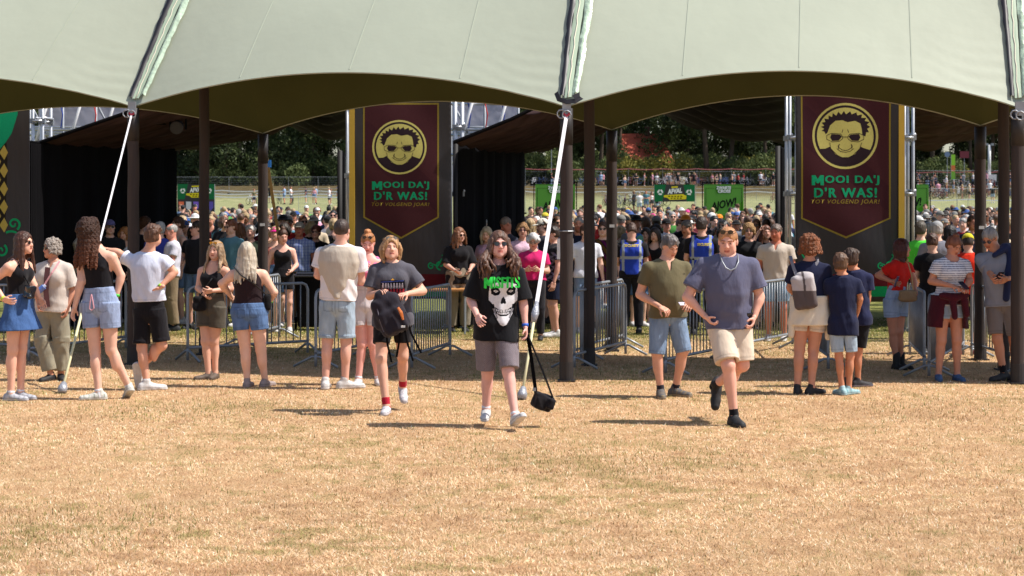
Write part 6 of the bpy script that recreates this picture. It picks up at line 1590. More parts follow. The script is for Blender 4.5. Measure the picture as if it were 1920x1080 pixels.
for a, b, l in (
    ((-110, 668), (52, 672), 'barrier at the left edge behind the tank top woman'), ((54, 680), (236, 655), 'barrier behind the beige waistcoat and the long curls'),
    ((-60, 622), (100, 612), 'far barrier beside the black curtain at the left edge'),
    ((352, 678), (577, 664), 'barrier in front of which the platinum haired woman stands'), ((448, 655), (524, 634), 'short looking barrier behind the right hip of the platinum haired woman'),
    ((592, 690), (700, 668), 'barrier behind the legs of the tall man and the pink vest'), ((772, 692), (844, 668), 'barrier behind the charcoal shirt woman near the dark banner'),
    ((1077, 692), (1173, 666), 'front barrier right of the middle pole'), ((1090, 674), (1168, 652), 'second barrier just behind the one right of the middle pole'),
    ((1248, 702), (1372, 674), 'barrier between the olive polo and the slate tee'), ((1374, 673), (1486, 648), 'barrier in front of the man in beige shirt'),
    ((1500, 655), (1553, 694), 'barrier seen end on between ginger curls and boy in navy'), ((1706, 668), (1733, 696), 'barrier seen end on beside the black boots'),
    ((1742, 708), (1806, 668), 'barrier slanting away behind the striped tee woman'), ((1822, 670), (1930, 702), 'barrier behind the man in grey tee at the right pole')):
    barrier(a, b, l)
# bin, counter, litter
def bin_():
    s = gs(619); c = W(581, 619, s); c.z = 0; t = empty('wheelie_bin', c, R(8)); tag(t, 'black wheelie bin with its lid closed in front of the plaid shirt man', 'bin')
    mb = MB(); v = [(-.19, -.2, .06), (.19, -.2, .06), (.19, .2, .06), (-.19, .2, .06), (-.24, -.27, .86), (.24, -.27, .86), (.24, .27, .86), (-.24, .27, .86)]
    mb.add(v, [(0, 3, 2, 1), (4, 5, 6, 7), (0, 1, 5, 4), (1, 2, 6, 5), (2, 3, 7, 6), (3, 0, 4, 7)]); o = mb.build('bin_body', M['black'], t); bv = o.modifiers.new('b', 'BEVEL'); bv.width = .02; bv.segments = 2
    mb = MB(); mb.box((-.26, -.29, .865), (.26, .28, .90)); mb.box((-.22, -.24, .90), (.22, .22, .93)); o = mb.build('lid', mat('bin_lid', srgb(38, 38, 44), rough=.35), t); bv = o.modifiers.new('b', 'BEVEL'); bv.width = .015; bv.segments = 2
    mb = MB(); mb.tube([(-.2, .3, .9), (.2, .3, .9)], .015, 8); mb.build('handle', M['black'], t)
    for x in (-.22, .22): mb = MB(); mb.tube([(x - .02, .22, .1), (x + .02, .22, .1)], .1, 16); mb.build('wheel', M['black'], t)
bin_()
def counter():
    s = 119; c = W(822, 541, s); t = empty('folding_table', (c.x, c.y, 0)); tag(t, 'long wooden topped table behind the barrier near the ginger waves woman', 'table')
    z = c.z; m = mat('wood_top', srgb(176, 122, 70), rough=.6, noise=(8, .2), stretch=(.2, 1, 1)); mb = MB(); mb.box((-.55, -.3, z - .03), (.5, .3, z)); mb.build('table_top', m, t)
    for x in (-.48, .42):
        for y in (-.24, .24): mb = MB(); mb.tube([(x, y, 0), (x, y, z - .03)], .014, 8); mb.build('leg', M['steel'], t)
counter()
rr_ = rng(9)
for px, py, sz, l in ((1225, 835, .035, 'small crumpled white scrap of paper on the dry grass'), (1066, 717, .05, 'crumpled white plastic at the foot of the middle pole')):
    s = gs(py); c = W(px, py, s); F = Field(.006); F.cone((-sz, 0, .01), (sz, 0.01, .016), sz * .35, sz * .3, .01); F.ell((0, .01, .02), (sz * .6, sz * .5, sz * .4), None, .01)
    npthing('litter', F, 'print', srgb(216, 216, 220), l, 'litter', (c.x, c.y, .018))

# ================================================================ SIGNS BEHIND THE CROWD
def recycle(cx, cy, r):
    out = []
    for k in range(3):
        a0 = R(90 + 120 * k)
        def P(rad, a): return (cx + rad * math.cos(a), cy + rad * math.sin(a))
        pts = [P(r, a0 + R(12)), P(r, a0 + R(55)), P(r, a0 + R(88)), P(r * .52, a0 + R(88)), P(r * .52, a0 + R(12))]
        out.append(poly2d(pts)); out.append(poly2d([P(r * 1.22, a0 + R(86)), P(r * .76, a0 + R(118)), P(r * .34, a0 + R(86))]))
    return out
def text_lay(F, s, cx, cy, w_, h_, col, bold=.03, shear=0, rot_=0, name='lettering'):
    v, f = textmesh(s, 1, bold, shear); v = np.array(v); lo, hi = v.min(0), v.max(0); v = (v - (lo + hi) / 2) / (hi - lo) * (w_, h_)
    c_, s_ = math.cos(R(rot_)), math.sin(R(rot_)); v = np.stack([v[:, 0] * c_ - v[:, 1] * s_ + cx, v[:, 0] * s_ + v[:, 1] * c_ + cy], 1)
    F.lay(name, [([tuple(p) for p in v], f)], col)
def ajow(px, s, label):
    y = FPX / s; g = gz(y); top = CAMH + 34 / s * 1.0; c = Vector(((px - 960) / s, y, g)); t = empty('green_sign', c); tag(t, label, 'sign', 'green signs at the back of the crowd')
    w_ = 80 / s; h_ = top - g; mb = MB()
    for x in (-w_ / 2, w_ / 2): mb.box((x - .02, -.02, 0), (x + .02, .02, h_))
    mb.box((-w_ / 2, -.02, h_ - .04), (w_ / 2, .02, h_)); mb.box((-w_ / 2, -.3, 0), (-w_ / 2 + .06, .3, .03)); mb.box((w_ / 2 - .06, -.3, 0), (w_ / 2, .3, .03)); mb.build('frame', M['black'], t)
    mb = MB(); mb.box((-w_ / 2 + .06, -.012, h_ - 2.5), (w_ / 2 - .06, .012, h_ - .1)); mb.build('panel', mat('green_vinyl', srgb(78, 142, 34), rough=.5), t)
    F = Flat(t, (0, -.014, h_)); dk = srgb(20, 24, 20); a = w_ / 2
    F.lay('stripe', [poly2d([(a - .06, -.75), (a - .06, -1.15), (-a + .35, -2.3), (-a + .06, -2.3), (-a + .06, -2.05)])], srgb(70, 132, 30))
    F.lay('inner_line', [stroke([(-a + .14, -2.3), (-a + .14, -.26), (a - .14, -.26), (a - .14, -2.3)], .022)], dk)
    F.lay('logo_ground', [poly2d([(-.32, -.17), (.3, -.16), (.33, -.33), (.3, -.46), (-.28, -.47), (-.34, -.34)])], srgb(60, 110, 30))
    text_lay(F, 'ZWARTE', 0, -.24, .60, .13, srgb(222, 222, 222), .05, 0); text_lay(F, 'CROSS', 0.02, -.38, .52, .13, srgb(222, 222, 222), .05, 0)
    text_lay(F, 'AJOW!', 0, -.95, w_ * .64, .42, dk, .035, .35, 12); text_lay(F, 'TOT', 0, -1.42, .26, .11, dk, .02)
ajow(1357, 46, 'green sign in black frame left of the right banner above the crowd'); ajow(1041, 46, 'green sign half hidden behind the middle pole'); ajow(1704, 46, 'green sign at the right of the black curtain cut by it')
def afval(x0, x1, yt, yb, s, label, shields):
    a, b = W(x0, yb, s), W(x1, yt, s); c = Vector(((a.x + b.x) / 2, a.y, gz(a.y))); w_, h_ = b.x - a.x, b.z - a.z; t = empty('recycling_banner', c); tag(t, label, 'banner', 'recycling banners')
    z0 = a.z - c.z; mb = MB(); mb.box((-w_ / 2, 0, z0), (w_ / 2, .03, z0 + h_)); mb.build('panel', M['ban'], t)
    for x in (-w_ / 2, w_ / 2): mb = MB(); mb.tube([(x, .06, 0), (x, .06, z0 + h_)], .03, 6); mb.build('post', M['steel'], t)
    F = Flat(t, (0, 0, z0 + h_)); gr = srgb(26, 98, 58); wt = srgb(220, 220, 220); ye = srgb(210, 190, 40); hh = h_ if not shields else h_ * .5
    F.lay('green_corner', [poly2d([(-w_ / 2, 0), (-w_ / 2 + hh * .68, 0), (-w_ / 2 + hh * .46, -hh), (-w_ / 2, -hh)]), poly2d([(w_ / 2, 0), (w_ / 2 - hh * .68, 0), (w_ / 2 - hh * .46, -hh), (w_ / 2, -hh)])], gr)
    F.lay('recycling_mark', recycle(-w_ / 2 + hh * .34, -hh * .45, hh * .17) + recycle(w_ / 2 - hh * .34, -hh * .45, hh * .17), wt)
    text_lay(F, 'AFVAL', 0, -hh * .38, min(w_ * .36, hh * .95), hh * .3, wt, .05, .2, 6)
    F.lay('yellow_brush', [poly2d([(-w_ * .26, -hh * .62), (w_ * .2, -hh * .56), (w_ * .29, -hh * .66), (w_ * .28, -hh * .86), (-w_ * .12, -hh * .9), (-w_ * .18, -hh * .78), (-w_ * .27, -hh * .74)]), poly2d([(-.25, -hh * .12), (.25, -hh * .1), (.25, -hh * .18), (-.25, -hh * .2)])], ye)
    F.lay('small_print', [rect(-w_ * .16 + i * w_ * .075, -hh * .72, -w_ * .11 + i * w_ * .075, -hh * .66) for i in range(5)] + [rect(-w_ * .1 + i * w_ * .075, -hh * .83, -w_ * .05 + i * w_ * .075, -hh * .77) for i in range(4)], srgb(50, 46, 20))
    if shields:
        for i, cc in enumerate((srgb(220, 110, 80), srgb(190, 190, 200), srgb(120, 90, 190), srgb(120, 80, 170), srgb(90, 80, 160))):
            x = -w_ / 2 + w_ * (i + .5) / 5; r = w_ * .07; F.lay('shield', [poly2d([(x - r, -h_ * .58), (x + r, -h_ * .58), (x + r, -h_ * .78), (x, -h_ * .88), (x - r, -h_ * .78)])], cc)
afval(1227, 1303, 346, 378, 24.4, 'black and green recycling banner on the fence left of the green sign', False)
afval(333, 402, 345, 402, 33, 'recycling banner with coloured shields right of the left curtain', True)
# ================================================================ THE FIELD BEHIND: FENCES, BICYCLES, TREES
def copy_tree(o, parent=None):
    c = o.copy(); COL.objects.link(c); c.parent = parent
    for ch in list(o.children): copy_tree(ch, c)
    return c
def mesh_fence(x, y, n, label, L=3.45, H=2.0, step=.16):
    t = empty('mesh_fence', (x, y, gz(y))); tag(t, label, 'fence', 'mesh fence panels across the field')
    mb = MB(); mb.tube([(0, 0, .1), (0, 0, H), (L, 0, H), (L, 0, .1), (0, 0, .1)], .022, 6); mb.build('frame', M['steel'], t)
    w_ = MB(); 
    for i in range(1, int(L / step)): w_.tube([(i * step, 0, .1), (i * step, 0, H)], .0035, 3, cap=False)
    for j in range(1, 8): w_.tube([(0, 0, .1 + j * .25), (L, 0, .1 + j * .25)], .0035, 3, cap=False)
    w_.build('wire_mesh', M['steel'], t)
    for xx in (0, L): f = MB(); f.box((xx - .1, -.35, 0), (xx + .1, .35, .12)); f.build('foot_block', M['black'], t)
    return t
def place(px, y): return (px - 960) * y / FPX
f0 = None; k = 0
for row, (y, x0, x1) in enumerate(((226, 318, 668), (262, 975, 1500), (250, 1700, 1930), (152, 560, 668), (152, 985, 1230), (152, 1305, 1480), (152, 1712, 1930))):
    x = place(x0, y); e = place(x1, y); n = 0
    while x < e:
        lab = 'mesh fence panel %s %s, %s' % (('below trees', 'by bicycles', 'by far bicycles', 'on grass', 'on grass', 'on grass', 'on grass')[row],
              ('on the left field', 'behind the bicycle row', 'right of the right banner', 'beside the yellow edge', 'left of the recycling banner', 'right of the green sign', 'behind the right crowd')[row], ('first from left', 'second from left', 'third from left', 'fourth from left', 'fifth from left', 'sixth from left', 'seventh from left', 'eighth from left', 'ninth from left', 'tenth from left', 'eleventh from left', 'twelfth from left')[n])
        if f0 is None: f0 = t = mesh_fence(x, y, n, lab)
        else:
            t = copy_tree(f0); t.location = (x, y, gz(y)); t['label'] = lab
        x += 3.5; n += 1
def tape(y, x0, x1, h, col, label, nm='barrier_tape', zig=0):
    a, b = place(x0, y), place(x1, y); t = empty(nm, (a, y, gz(y))); tag(t, label, 'tape'); n = max(2, int((b - a) / 4)); mb = MB(); pts = []
    for i in range(n * 6 + 1): pts.append(((b - a) * i / (n * 6), 0, h - .12 * abs(math.sin(math.pi * i / 6))))
    mb.strap(pts, .09, .01, (0, 0, 1)); mb.build('tape', M['plain'], t, color=col)
    for i in range(n + 1): p = MB(); p.tube([((b - a) * i / n, 0, 0), ((b - a) * i / n, 0, h + .05)], .02, 5); p.build('stake', M['steel'], t)
for y, x0, x1, h, c, l in ((186, 395, 668, .95, WHT, 'lowest white tape on the left field'), (197, 395, 668, .95, WHT, 'middle white tape on the left field'), (208, 330, 668, .95, WHT, 'upper white tape on the left field'),
    (206, 985, 1490, .9, WHT, 'white tape in front of the bicycles left of the right banner'), (176, 1700, 1930, .8, WHT, 'white tape on the right field'), (240, 985, 1500, 2.4, srgb(214, 120, 120), 'red and white tape along the bicycle park'), (255, 1700, 1930, 1.9, srgb(206, 110, 110), 'red and white tape under the right trees')): tape(y, x0, x1, h, c, l)

def bicycle():
    t = empty('bicycle', (0, 0, 0)); mb = MB(); 
    P = dict(r=(0, 0, .35), f=(1.08, 0, .35), b=(.45, 0, .3), s=(.3, 0, .85), h=(.9, 0, .9))
    for a, b in (('r', 'b'), ('b', 's'), ('b', 'h'), ('s', 'h'), ('r', 's'), ('h', 'f')): mb.tube([P[a], P[b]], .022, 5)
    mb.tube([(.3, 0, .85), (.28, 0, 1.0)], .02, 5); mb.box((.16, -.07, .98), (.42, .07, 1.04))
    mb.tube([(.9, 0, .9), (.87, 0, 1.08)], .018, 5); mb.tube([(.78, -.28, 1.08), (.9, -.1, 1.1), (.9, .1, 1.1), (.78, .28, 1.08)], .018, 5); mb.box((-.3, -.07, .72), (.15, .07, .74))
    mb.build('frame', M['plain'], t)
    for x in (0, 1.08):
        w_ = MB(); n = 18; w_.tube([(x + .33 * math.cos(2 * math.pi * k / n), 0, .35 + .33 * math.sin(2 * math.pi * k / n)) for k in range(n + 1)], .022, 4, cap=False)
        for k in range(7): w_.tube([(x, 0, .35), (x + .33 * math.cos(k * .9), 0, .35 + .33 * math.sin(k * .9))], .005, 3, cap=False)
        w_.build('wheel', M['black'], t)
    return t
rb = random.Random(8); proto = bicycle(); cols = [('black', srgb(24, 24, 28)), ('silver', srgb(150, 152, 160)), ('blue', srgb(60, 80, 130)), ('white', srgb(205, 205, 210)), ('grey', srgb(90, 92, 98)), ('dark red', srgb(110, 40, 44))]
zones = [(988, 1480, 243, 262, 60, 'in the long row'), (1135, 1235, 176, 196, 16, 'on the grass above the recycling banner'), (1712, 1930, 205, 245, 62, 'in the right bicycle park'), (430, 570, 190, 196, 4, 'on the left field'), (1420, 1470, 190, 196, 3, 'right of the green sign')]
nb = 0
for x0, x1, ya, yb, n, ph in zones:
    for i in range(n):
        y = ya + (yb - ya) * rb.random(); px = x0 + (x1 - x0) * rb.random(); o = proto if nb == 0 else copy_tree(proto); nb += 1
        o.location = (place(px, y), y, gz(y)); o.rotation_euler = (R(rb.uniform(-6, 6)), 0, R(rb.choice([80, 95, 110, 60, 20, 250, 5]) + rb.uniform(-15, 15)))
        cn, cc = cols[rb.randrange(6)]
        for ch in o.children:
            if ch.name.startswith('frame'): ch.color = cc
        tag(o, '%s bicycle parked %s' % (cn, ph), 'bicycle', '%s bicycles %s' % (cn, ph))

# ---- trees
M['leaf'] = mat('foliage', (1, 1, 1, 1), rough=.75, spec=.2, attr='pig', trans=.22)
M['bark'] = mat('bark', srgb(74, 60, 48), rough=.9, noise=(4, .35), bump=(8, .8, .05), stretch=(1, 1, .3))
def leafmesh(name, clumps, n, size, pal, seed, parent):
    rr = rng(seed); C = []; K = []
    vol = np.array([c[1][0] * c[1][1] * c[1][2] for c in clumps]) ** .67; vol /= vol.sum()
    for ci, (c, r) in enumerate(clumps):
        m = int(n * vol[ci]); v = rr.normal(size=(m, 3)); v /= np.linalg.norm(v, axis=1)[:, None]
        rad = .62 + .42 * rr.random((m, 1)) ** .6
        p = V3(c) + v * rad * V3(r); p += .12 * np.array(r).mean() * np.stack([np.sin(p[:, 1] * 5 + ci), np.sin(p[:, 2] * 5), np.sin(p[:, 0] * 6)], 1)
        C.append(p); K.append(np.full(m, rr.random()))
    C = np.concatenate(C); K = np.concatenate(K); m = len(C)
    a = rr.normal(size=(m, 3)); a /= np.linalg.norm(a, axis=1)[:, None]; b = np.cross(a, rr.normal(size=(m, 3))); b /= np.linalg.norm(b, axis=1)[:, None]
    sz = size * (.5 + rr.random((m, 1)))
    P = np.stack([C - a * sz, C - b * sz * .45, C + a * sz, C + b * sz * .45], 1).reshape(-1, 3); F = np.arange(m * 4).reshape(-1, 4)
    me = bpy.data.meshes.new(name); me.vertices.add(m * 4); me.vertices.foreach_set('co', P.astype(np.float32).reshape(-1)); me.loops.add(m * 4); me.loops.foreach_set('vertex_index', F.astype(np.int32).reshape(-1))
    me.polygons.add(m); me.polygons.foreach_set('loop_start', np.arange(0, m * 4, 4, dtype=np.int32)); me.polygons.foreach_set('loop_total', np.full(m, 4, dtype=np.int32)); me.update(calc_edges=True)
    pal = np.array([srgb(*p) for p in pal]); w_ = np.clip(K * .7 + rr.random(m) * .5, 0, .999); c = pal[(w_ * len(pal)).astype(int)]; at_ = me.color_attributes.new('pig', 'FLOAT_COLOR', 'POINT'); at_.data.foreach_set('color', np.repeat(c, 4, 0).astype(np.float32).reshape(-1))
    return mo(name, me, M['leaf'], parent)
PD = [(42, 50, 34), (52, 62, 40), (66, 78, 46), (82, 94, 56), (102, 114, 70)]  # leaf tones lightened and greyed, distance haze put into the colour
PL = [(76, 88, 52), (94, 106, 62), (114, 124, 74), (132, 138, 90)]
def tree(kind, seed):
    rr = rng(seed); t = empty('oak_tree' if kind == 'oak' else 'forest_tree')
    H = 15 + 3 * rr.random(); mb = MB(); x = rr.normal() * .3; r0 = .24 + .1 * rr.random()
    tr = [(0, 0, -.2), (x * .3, .1, H * .25), (x * .8, .0, H * .5), (x, -.1, H * .82)]
    mb.tube(tr, [r0 * 1.25, r0, r0 * .7, r0 * .3], 8); cl = []
    base = .42 if kind == 'oak' else .12
    for i in range(7 if kind == 'oak' else 9):
        a = rr.random() * 6.28; z = H * (base + (.85 - base) * i / 8); l = (2.7 - 1.1 * abs(z / H - .6)) * (.7 + .5 * rr.random())
        e = (x * .7 + math.cos(a) * l, math.sin(a) * l, z + .8); mb.tube([(x * z / H, 0, z - .8), (x * .7 + math.cos(a) * l * .5, math.sin(a) * l * .5, z), e], [r0 * .4, r0 * .25, r0 * .1], 5)
        cl.append((e, (1.5 + .8 * rr.random(), 1.5 + .8 * rr.random(), 1.1 + .6 * rr.random())))
        cl.append(((e[0] * .4 + rr.normal() * .6, e[1] * .4, z + 1.2), (1.4, 1.4, 1.1)))
    cl.append(((x, 0, H), (1.9, 1.9, 1.5)))
    mb.build('trunk', M['bark'], t, smooth=True)
    leafmesh('crown', cl, 8500, .19, PD if kind != 'oak' else PD[1:] + PL[1:3], seed, t)
    return t
protos = {'forest': [tree('forest', s) for s in (1, 2, 3)], 'oak': [tree('oak', s) for s in (11, 12, 13)]}; used = set(); rt = random.Random(3)
zone = lambda px: 'behind the left field' if px < 680 else ('behind the left of centre banner' if px < 990 else ('behind the bicycle row' if px < 1500 else ('behind the right banner' if px < 1700 else 'behind the right bicycle park')))
nt_ = 0
for row, (y, dx) in enumerate(((268, 3.1), (284, 3.6), (306, 4.4))):
    x = place(-120, y)
    while x < place(2040, y):
        px = 960 + x * FPX / y; kind = 'oak' if (px > 980 and row == 0) else 'forest'
        if not (row == 0 and 1150 < px < 1255) :
            i = rt.randrange(3); p = protos[kind][i]; o = p if (kind, i) not in used else copy_tree(p); used.add((kind, i)); yy = y + rt.uniform(-4, 4)
            o.location = (x + rt.uniform(-1, 1), yy, gz(yy)); o.rotation_euler = (0, 0, rt.random() * 6.28); k = rt.uniform(.85, 1.15) * (1.0 if row < 2 else 1.15); o.scale = (k, k, k)
            tag(o, '%s tree, %s row %s' % ('light leaved' if kind == 'oak' else 'dark green', ('first', 'second', 'last')[row], zone(px)), 'tree', '%s trees in the %s row %s' % (kind, ('first', 'second', 'last')[row], zone(px)))
            nt_ += 1
        x += dx * (1.5 if kind == 'oak' else 1)
def shrub(seed, pal):
    t = empty('shrub'); rr = rng(seed); cl = [((rr.normal() * .8, rr.normal() * .5, .7 + rr.random() * .9), (1.0, .9, .8)) for _ in range(6)]; mb = MB()
    for k in range(4): mb.tube([(0, 0, 0), (cl[k][0][0] * .6, cl[k][0][1] * .6, cl[k][0][2])], [.04, .015], 5)
    mb.build('stems', M['bark'], t); leafmesh('foliage', cl, 2200, .11, pal, seed, t); return t
sp = [shrub(21, PL), shrub(22, PD[1:]), shrub(23, [(96, 96, 40), (130, 124, 56), (150, 140, 70)])]; us = set()
for n in range(64):
    px = [rt.uniform(320, 660), rt.uniform(985, 1490), rt.uniform(985, 1490), rt.uniform(1700, 1930)][n % 4]; y = rt.uniform(263, 276); i = rt.randrange(3) if px > 900 else 1
    o = sp[i] if i not in us else copy_tree(sp[i]); us.add(i); k = rt.uniform(1.0, 1.9); o.location = (place(px, y), y, gz(y)); o.scale = (k, k, k * 1.1); o.rotation_euler = (0, 0, rt.random() * 6)
    nm = ('light green', 'dark green', 'yellowish')[i]; tag(o, '%s shrub under the trees %s' % (nm, zone(px)), 'shrub', '%s shrubs under the trees %s' % (nm, zone(px)))
# ---- house, mast, signs
def house():
    y = 279; t = empty('brick_house', (place(1200, y), y, gz(y))); tag(t, 'house with a big red tiled roof half hidden by the trees', 'house')
    mb = MB(); mb.box((-4.6, 0, -.2), (4.6, 8, 3.4)); mb.build('wall', mat('brick', srgb(112, 70, 56), rough=.9, noise=(3, .2)), t)
    mb = MB(); mb.add([(-5.2, -.6, 3.1), (5.2, -.6, 3.1), (5.2, 8.6, 3.1), (-5.2, 8.6, 3.1), (-4.2, 4, 7.8), (3.2, 4, 7.8)], [(0, 1, 5, 4), (2, 3, 4, 5), (1, 2, 5), (3, 0, 4), (0, 3, 2, 1)]); rf = mb.build('roof', mat('roof_tiles', srgb(186, 86, 62), rough=.8, noise=(2, .15), bump=(14, .8, .05)), t)
    mb = MB(); mb.box((1, 3.6, 7), (1.7, 4.3, 8.8)); mb.build('chimney', mat('chimney_brick', srgb(100, 60, 50)), rf)
    for x in (-3, -.8, 2.2): mb = MB(); mb.box((x, -.04, .9), (x + 1.1, .06, 2.3)); wn = mb.build('window', M['white'], t); mb = MB(); mb.box((x + .08, -.06, .98), (x + 1.02, -.045, 2.22)); mb.build('pane', M['gloss'], wn, color=srgb(40, 50, 60))
house()
def mast():
    y = 252; t = empty('camera_mast', (place(1855, y), y, gz(y))); tag(t, 'white mast with floodlights on a white box trailer', 'mast'); m = M['white']
    mb = MB(); mb.tube([(0, 0, 1.2), (0, 0, 5.4)], .2, 10); mb.build('pole', m, t, smooth=True); mb = MB(); mb.box((-.8, -.6, .25), (.8, .6, 1.5)); o = mb.build('trailer_box', m, t)
    for x in (-.35, .35): mb = MB(); mb.box((x - .18, -.25, 5.3), (x + .18, .05, 5.6)); mb.build('floodlight', M['steel'], t)
    for x in (-.6, .6): mb = MB(); mb.tube([(x, -.7, .28), (x, -.55, .28)], .28, 14); mb.build('wheel', M['black'], t)
mast()
def roadsign(px, y, h, w_, hh, col, label, name='road_sign', rnd=False, cat='sign'):
    t = empty(name, (place(px, y), y, gz(y))); tag(t, label, cat); mb = MB(); mb.tube([(0, 0, 0), (0, 0, h)], .05, 8); mb.build('post', M['steel'], t); mb = MB()
    if rnd: mb.tube([(0, -.06, h - w_ / 2), (0, -.09, h - w_ / 2)], w_ / 2, 20)
    else: mb.box((-w_ / 2, -.09, h - hh), (w_ / 2, -.06, h))
    mb.build('sign_plate', M['plain'], t, color=col)
roadsign(1808, 254, 4.6, 1.2, .9, srgb(110, 30, 44), 'dark red rectangular sign on a post under the right trees'); roadsign(1776, 252, 4.5, .7, .7, srgb(110, 130, 160), 'round blue grey road sign on a post', rnd=True)
roadsign(1034, 250, 7.2, .55, .9, srgb(130, 130, 130), 'grey sign high on a post left of the middle pole')
y = 251; t = empty('beach_flag', (place(1783, y), y, gz(y))); tag(t, 'lime green flag with an orange middle beside the round road sign', 'flag'); mb = MB(); mb.tube([(0, 0, 0), (0, 0, 4.2)], .03, 6); mb.build('pole', M['steel'], t)
for z0, z1, c in ((.8, 1.9, srgb(120, 180, 40)), (1.9, 2.7, srgb(210, 110, 50)), (2.7, 4.1, srgb(140, 200, 40))): mb = MB(); mb.box((.03, -.02, z0), (.55, .02, z1)); mb.build('flag_cloth', M['plain'], t, color=c)
# ================================================================ THE CROWD
def kid(label, st, **k): pass
rc = random.Random(77)
def proto_person(n, fem, hair, top, bottom, arms, glasses=None, hat=None, ht=1.75, fat=1., hq=.55, head=(0, 0)):
    st = stand(960, 100, ht, 0, arms, head)
    c = make_person('p', loc=(0, 0, 0), hyaw=head[0], hpitch=head[1], hq=hq, fem=fem, fat=fat, hair=hair, top=top, bottom=bottom, shoes=WSH if n % 2 else BSH, glasses=glasses, hat=hat, hands=(n % 3 == 0), **st)
    return c['t']
PR = []
def pp(desc, *a, **k): PR.append([desc, proto_person(len(PR), *a, **k), 0])
short, buzz, long_, bob, curly, bun = [dict(style=s, col=DK, length=l) for s, l in (('short', .2), ('buzz', .2), ('long', .26), ('bob', .14), ('curly', .06), ('bun', .2))]
tee, tank, sh, tr = T(WHT), TK(WHT), B(DEN), TR(BLK)
pp(('man', 'short hair'), False, short, tee, sh, 'down', ht=1.80)
pp(('man', 'short hair and sunglasses'), False, short, tee, tr, 'front', glasses={}, ht=1.78)
pp(('man', 'cropped hair'), False, buzz, tee, sh, 'fold', fat=1.15, ht=1.80)
pp(('man', 'cropped hair and sunglasses'), False, buzz, tee, sh, 'down', glasses={}, ht=1.84, fat=1.1)
pp(('man', 'cap'), False, short, tee, sh, 'phone', hat=dict(col=WHT), ht=1.78)
pp(('man', 'cap and sunglasses'), False, buzz, tee, sh, 'down', hat=dict(col=WHT), glasses={}, ht=1.80, fat=1.08)
pp(('man', 'brimmed hat'), False, short, tee, sh, 'down', hat=dict(kind='hat', col=WHT), ht=1.76)
pp(('woman', 'long hair'), True, long_, tank, dict(sh, length=.5), 'down', ht=1.68)
pp(('woman', 'long hair and sunglasses'), True, long_, tee, dict(sh, length=.5), 'front', glasses={}, ht=1.70)
pp(('woman', 'bobbed hair'), True, bob, tee, tr, 'fold', ht=1.66, fat=1.1)
pp(('woman', 'bobbed hair and sunglasses'), True, bob, tank, sh, 'down', glasses={}, ht=1.68, fat=1.08)
pp(('woman', 'hair in a bun'), True, bun, tank, dict(sh, length=.5), 'phone', ht=1.69)
pp(('woman', 'curly hair'), True, curly, tee, sh, 'down', ht=1.70)
pp(('woman', 'cap'), True, long_, tank, sh, 'down', hat=dict(col=WHT), ht=1.68)
pp(('man', 'head bowed'), False, short, tee, sh, 'phone', ht=1.77, head=(15, 32))
pp(('woman', 'head turned aside'), True, bob, tee, sh, 'down', ht=1.70, head=(55, 0))
CT = [('black', (24, 23, 27), 9), ('white', (216, 214, 220), 6), ('navy', (34, 40, 66), 4), ('grey', (126, 126, 134), 3), ('red', (170, 40, 40), 2), ('pale blue', (140, 164, 196), 2), ('olive', (98, 92, 64), 1), ('pink', (214, 150, 172), 2), ('beige', (190, 172, 148), 2), ('green', (70, 130, 60), 1), ('striped grey', (160, 160, 168), 1), ('teal', (60, 110, 124), 1), ('maroon', (92, 30, 40), 1)]
CHR = [('dark', (44, 34, 28), 6), ('brown', (86, 58, 40), 5), ('blond', (166, 140, 104), 5), ('grey', (150, 146, 142), 3), ('ginger', (124, 80, 54), 2), ('black', (20, 18, 20), 4)]
CHT = [('white', (206, 204, 200), 5), ('black', (24, 24, 26), 8), ('blue', (50, 80, 140), 3), ('bright pink', (210, 50, 130), .7), ('yellow', (200, 180, 60), .7), ('lime green', (120, 200, 70), .5), ('orange', (220, 130, 40), .5), ('grey', (120, 118, 114), 4), ('navy', (34, 38, 60), 3)]
SKS = [SKIN, srgb(222, 172, 148), SK2, SK3, srgb(206, 140, 116), srgb(214, 154, 130), srgb(120, 74, 52)]
def pick(L): return rc.choices(L, [q[2] for q in L])[0]
LM = [(345, 'by the left curtain'), (383, 'behind the second pole'), (430, 'between the left poles'), (493, 'at the left rear pole'), (535, 'at the tan strap'), (580, 'behind the bin'), (632, 'by the yellow edge'),
      (1000, 'by the central curtain'), (1041, 'at the middle pole'), (1085, 'right of the middle pole'), (1125, 'between the rear poles'), (1165, 'above the bowed guard'), (1215, 'left of the recycling banner'), (1265, 'below the recycling banner'), (1320, 'above the tall guard'), (1365, 'below the green sign'), (1415, 'right of the green sign'), (1455, 'left of the right banner'),
      (1728, 'at the right curtain'), (1765, 'above the red top'), (1805, 'left of the right poles'), (1860, 'between the right poles'), (1905, 'at the right edge')]
placed = []; people = []
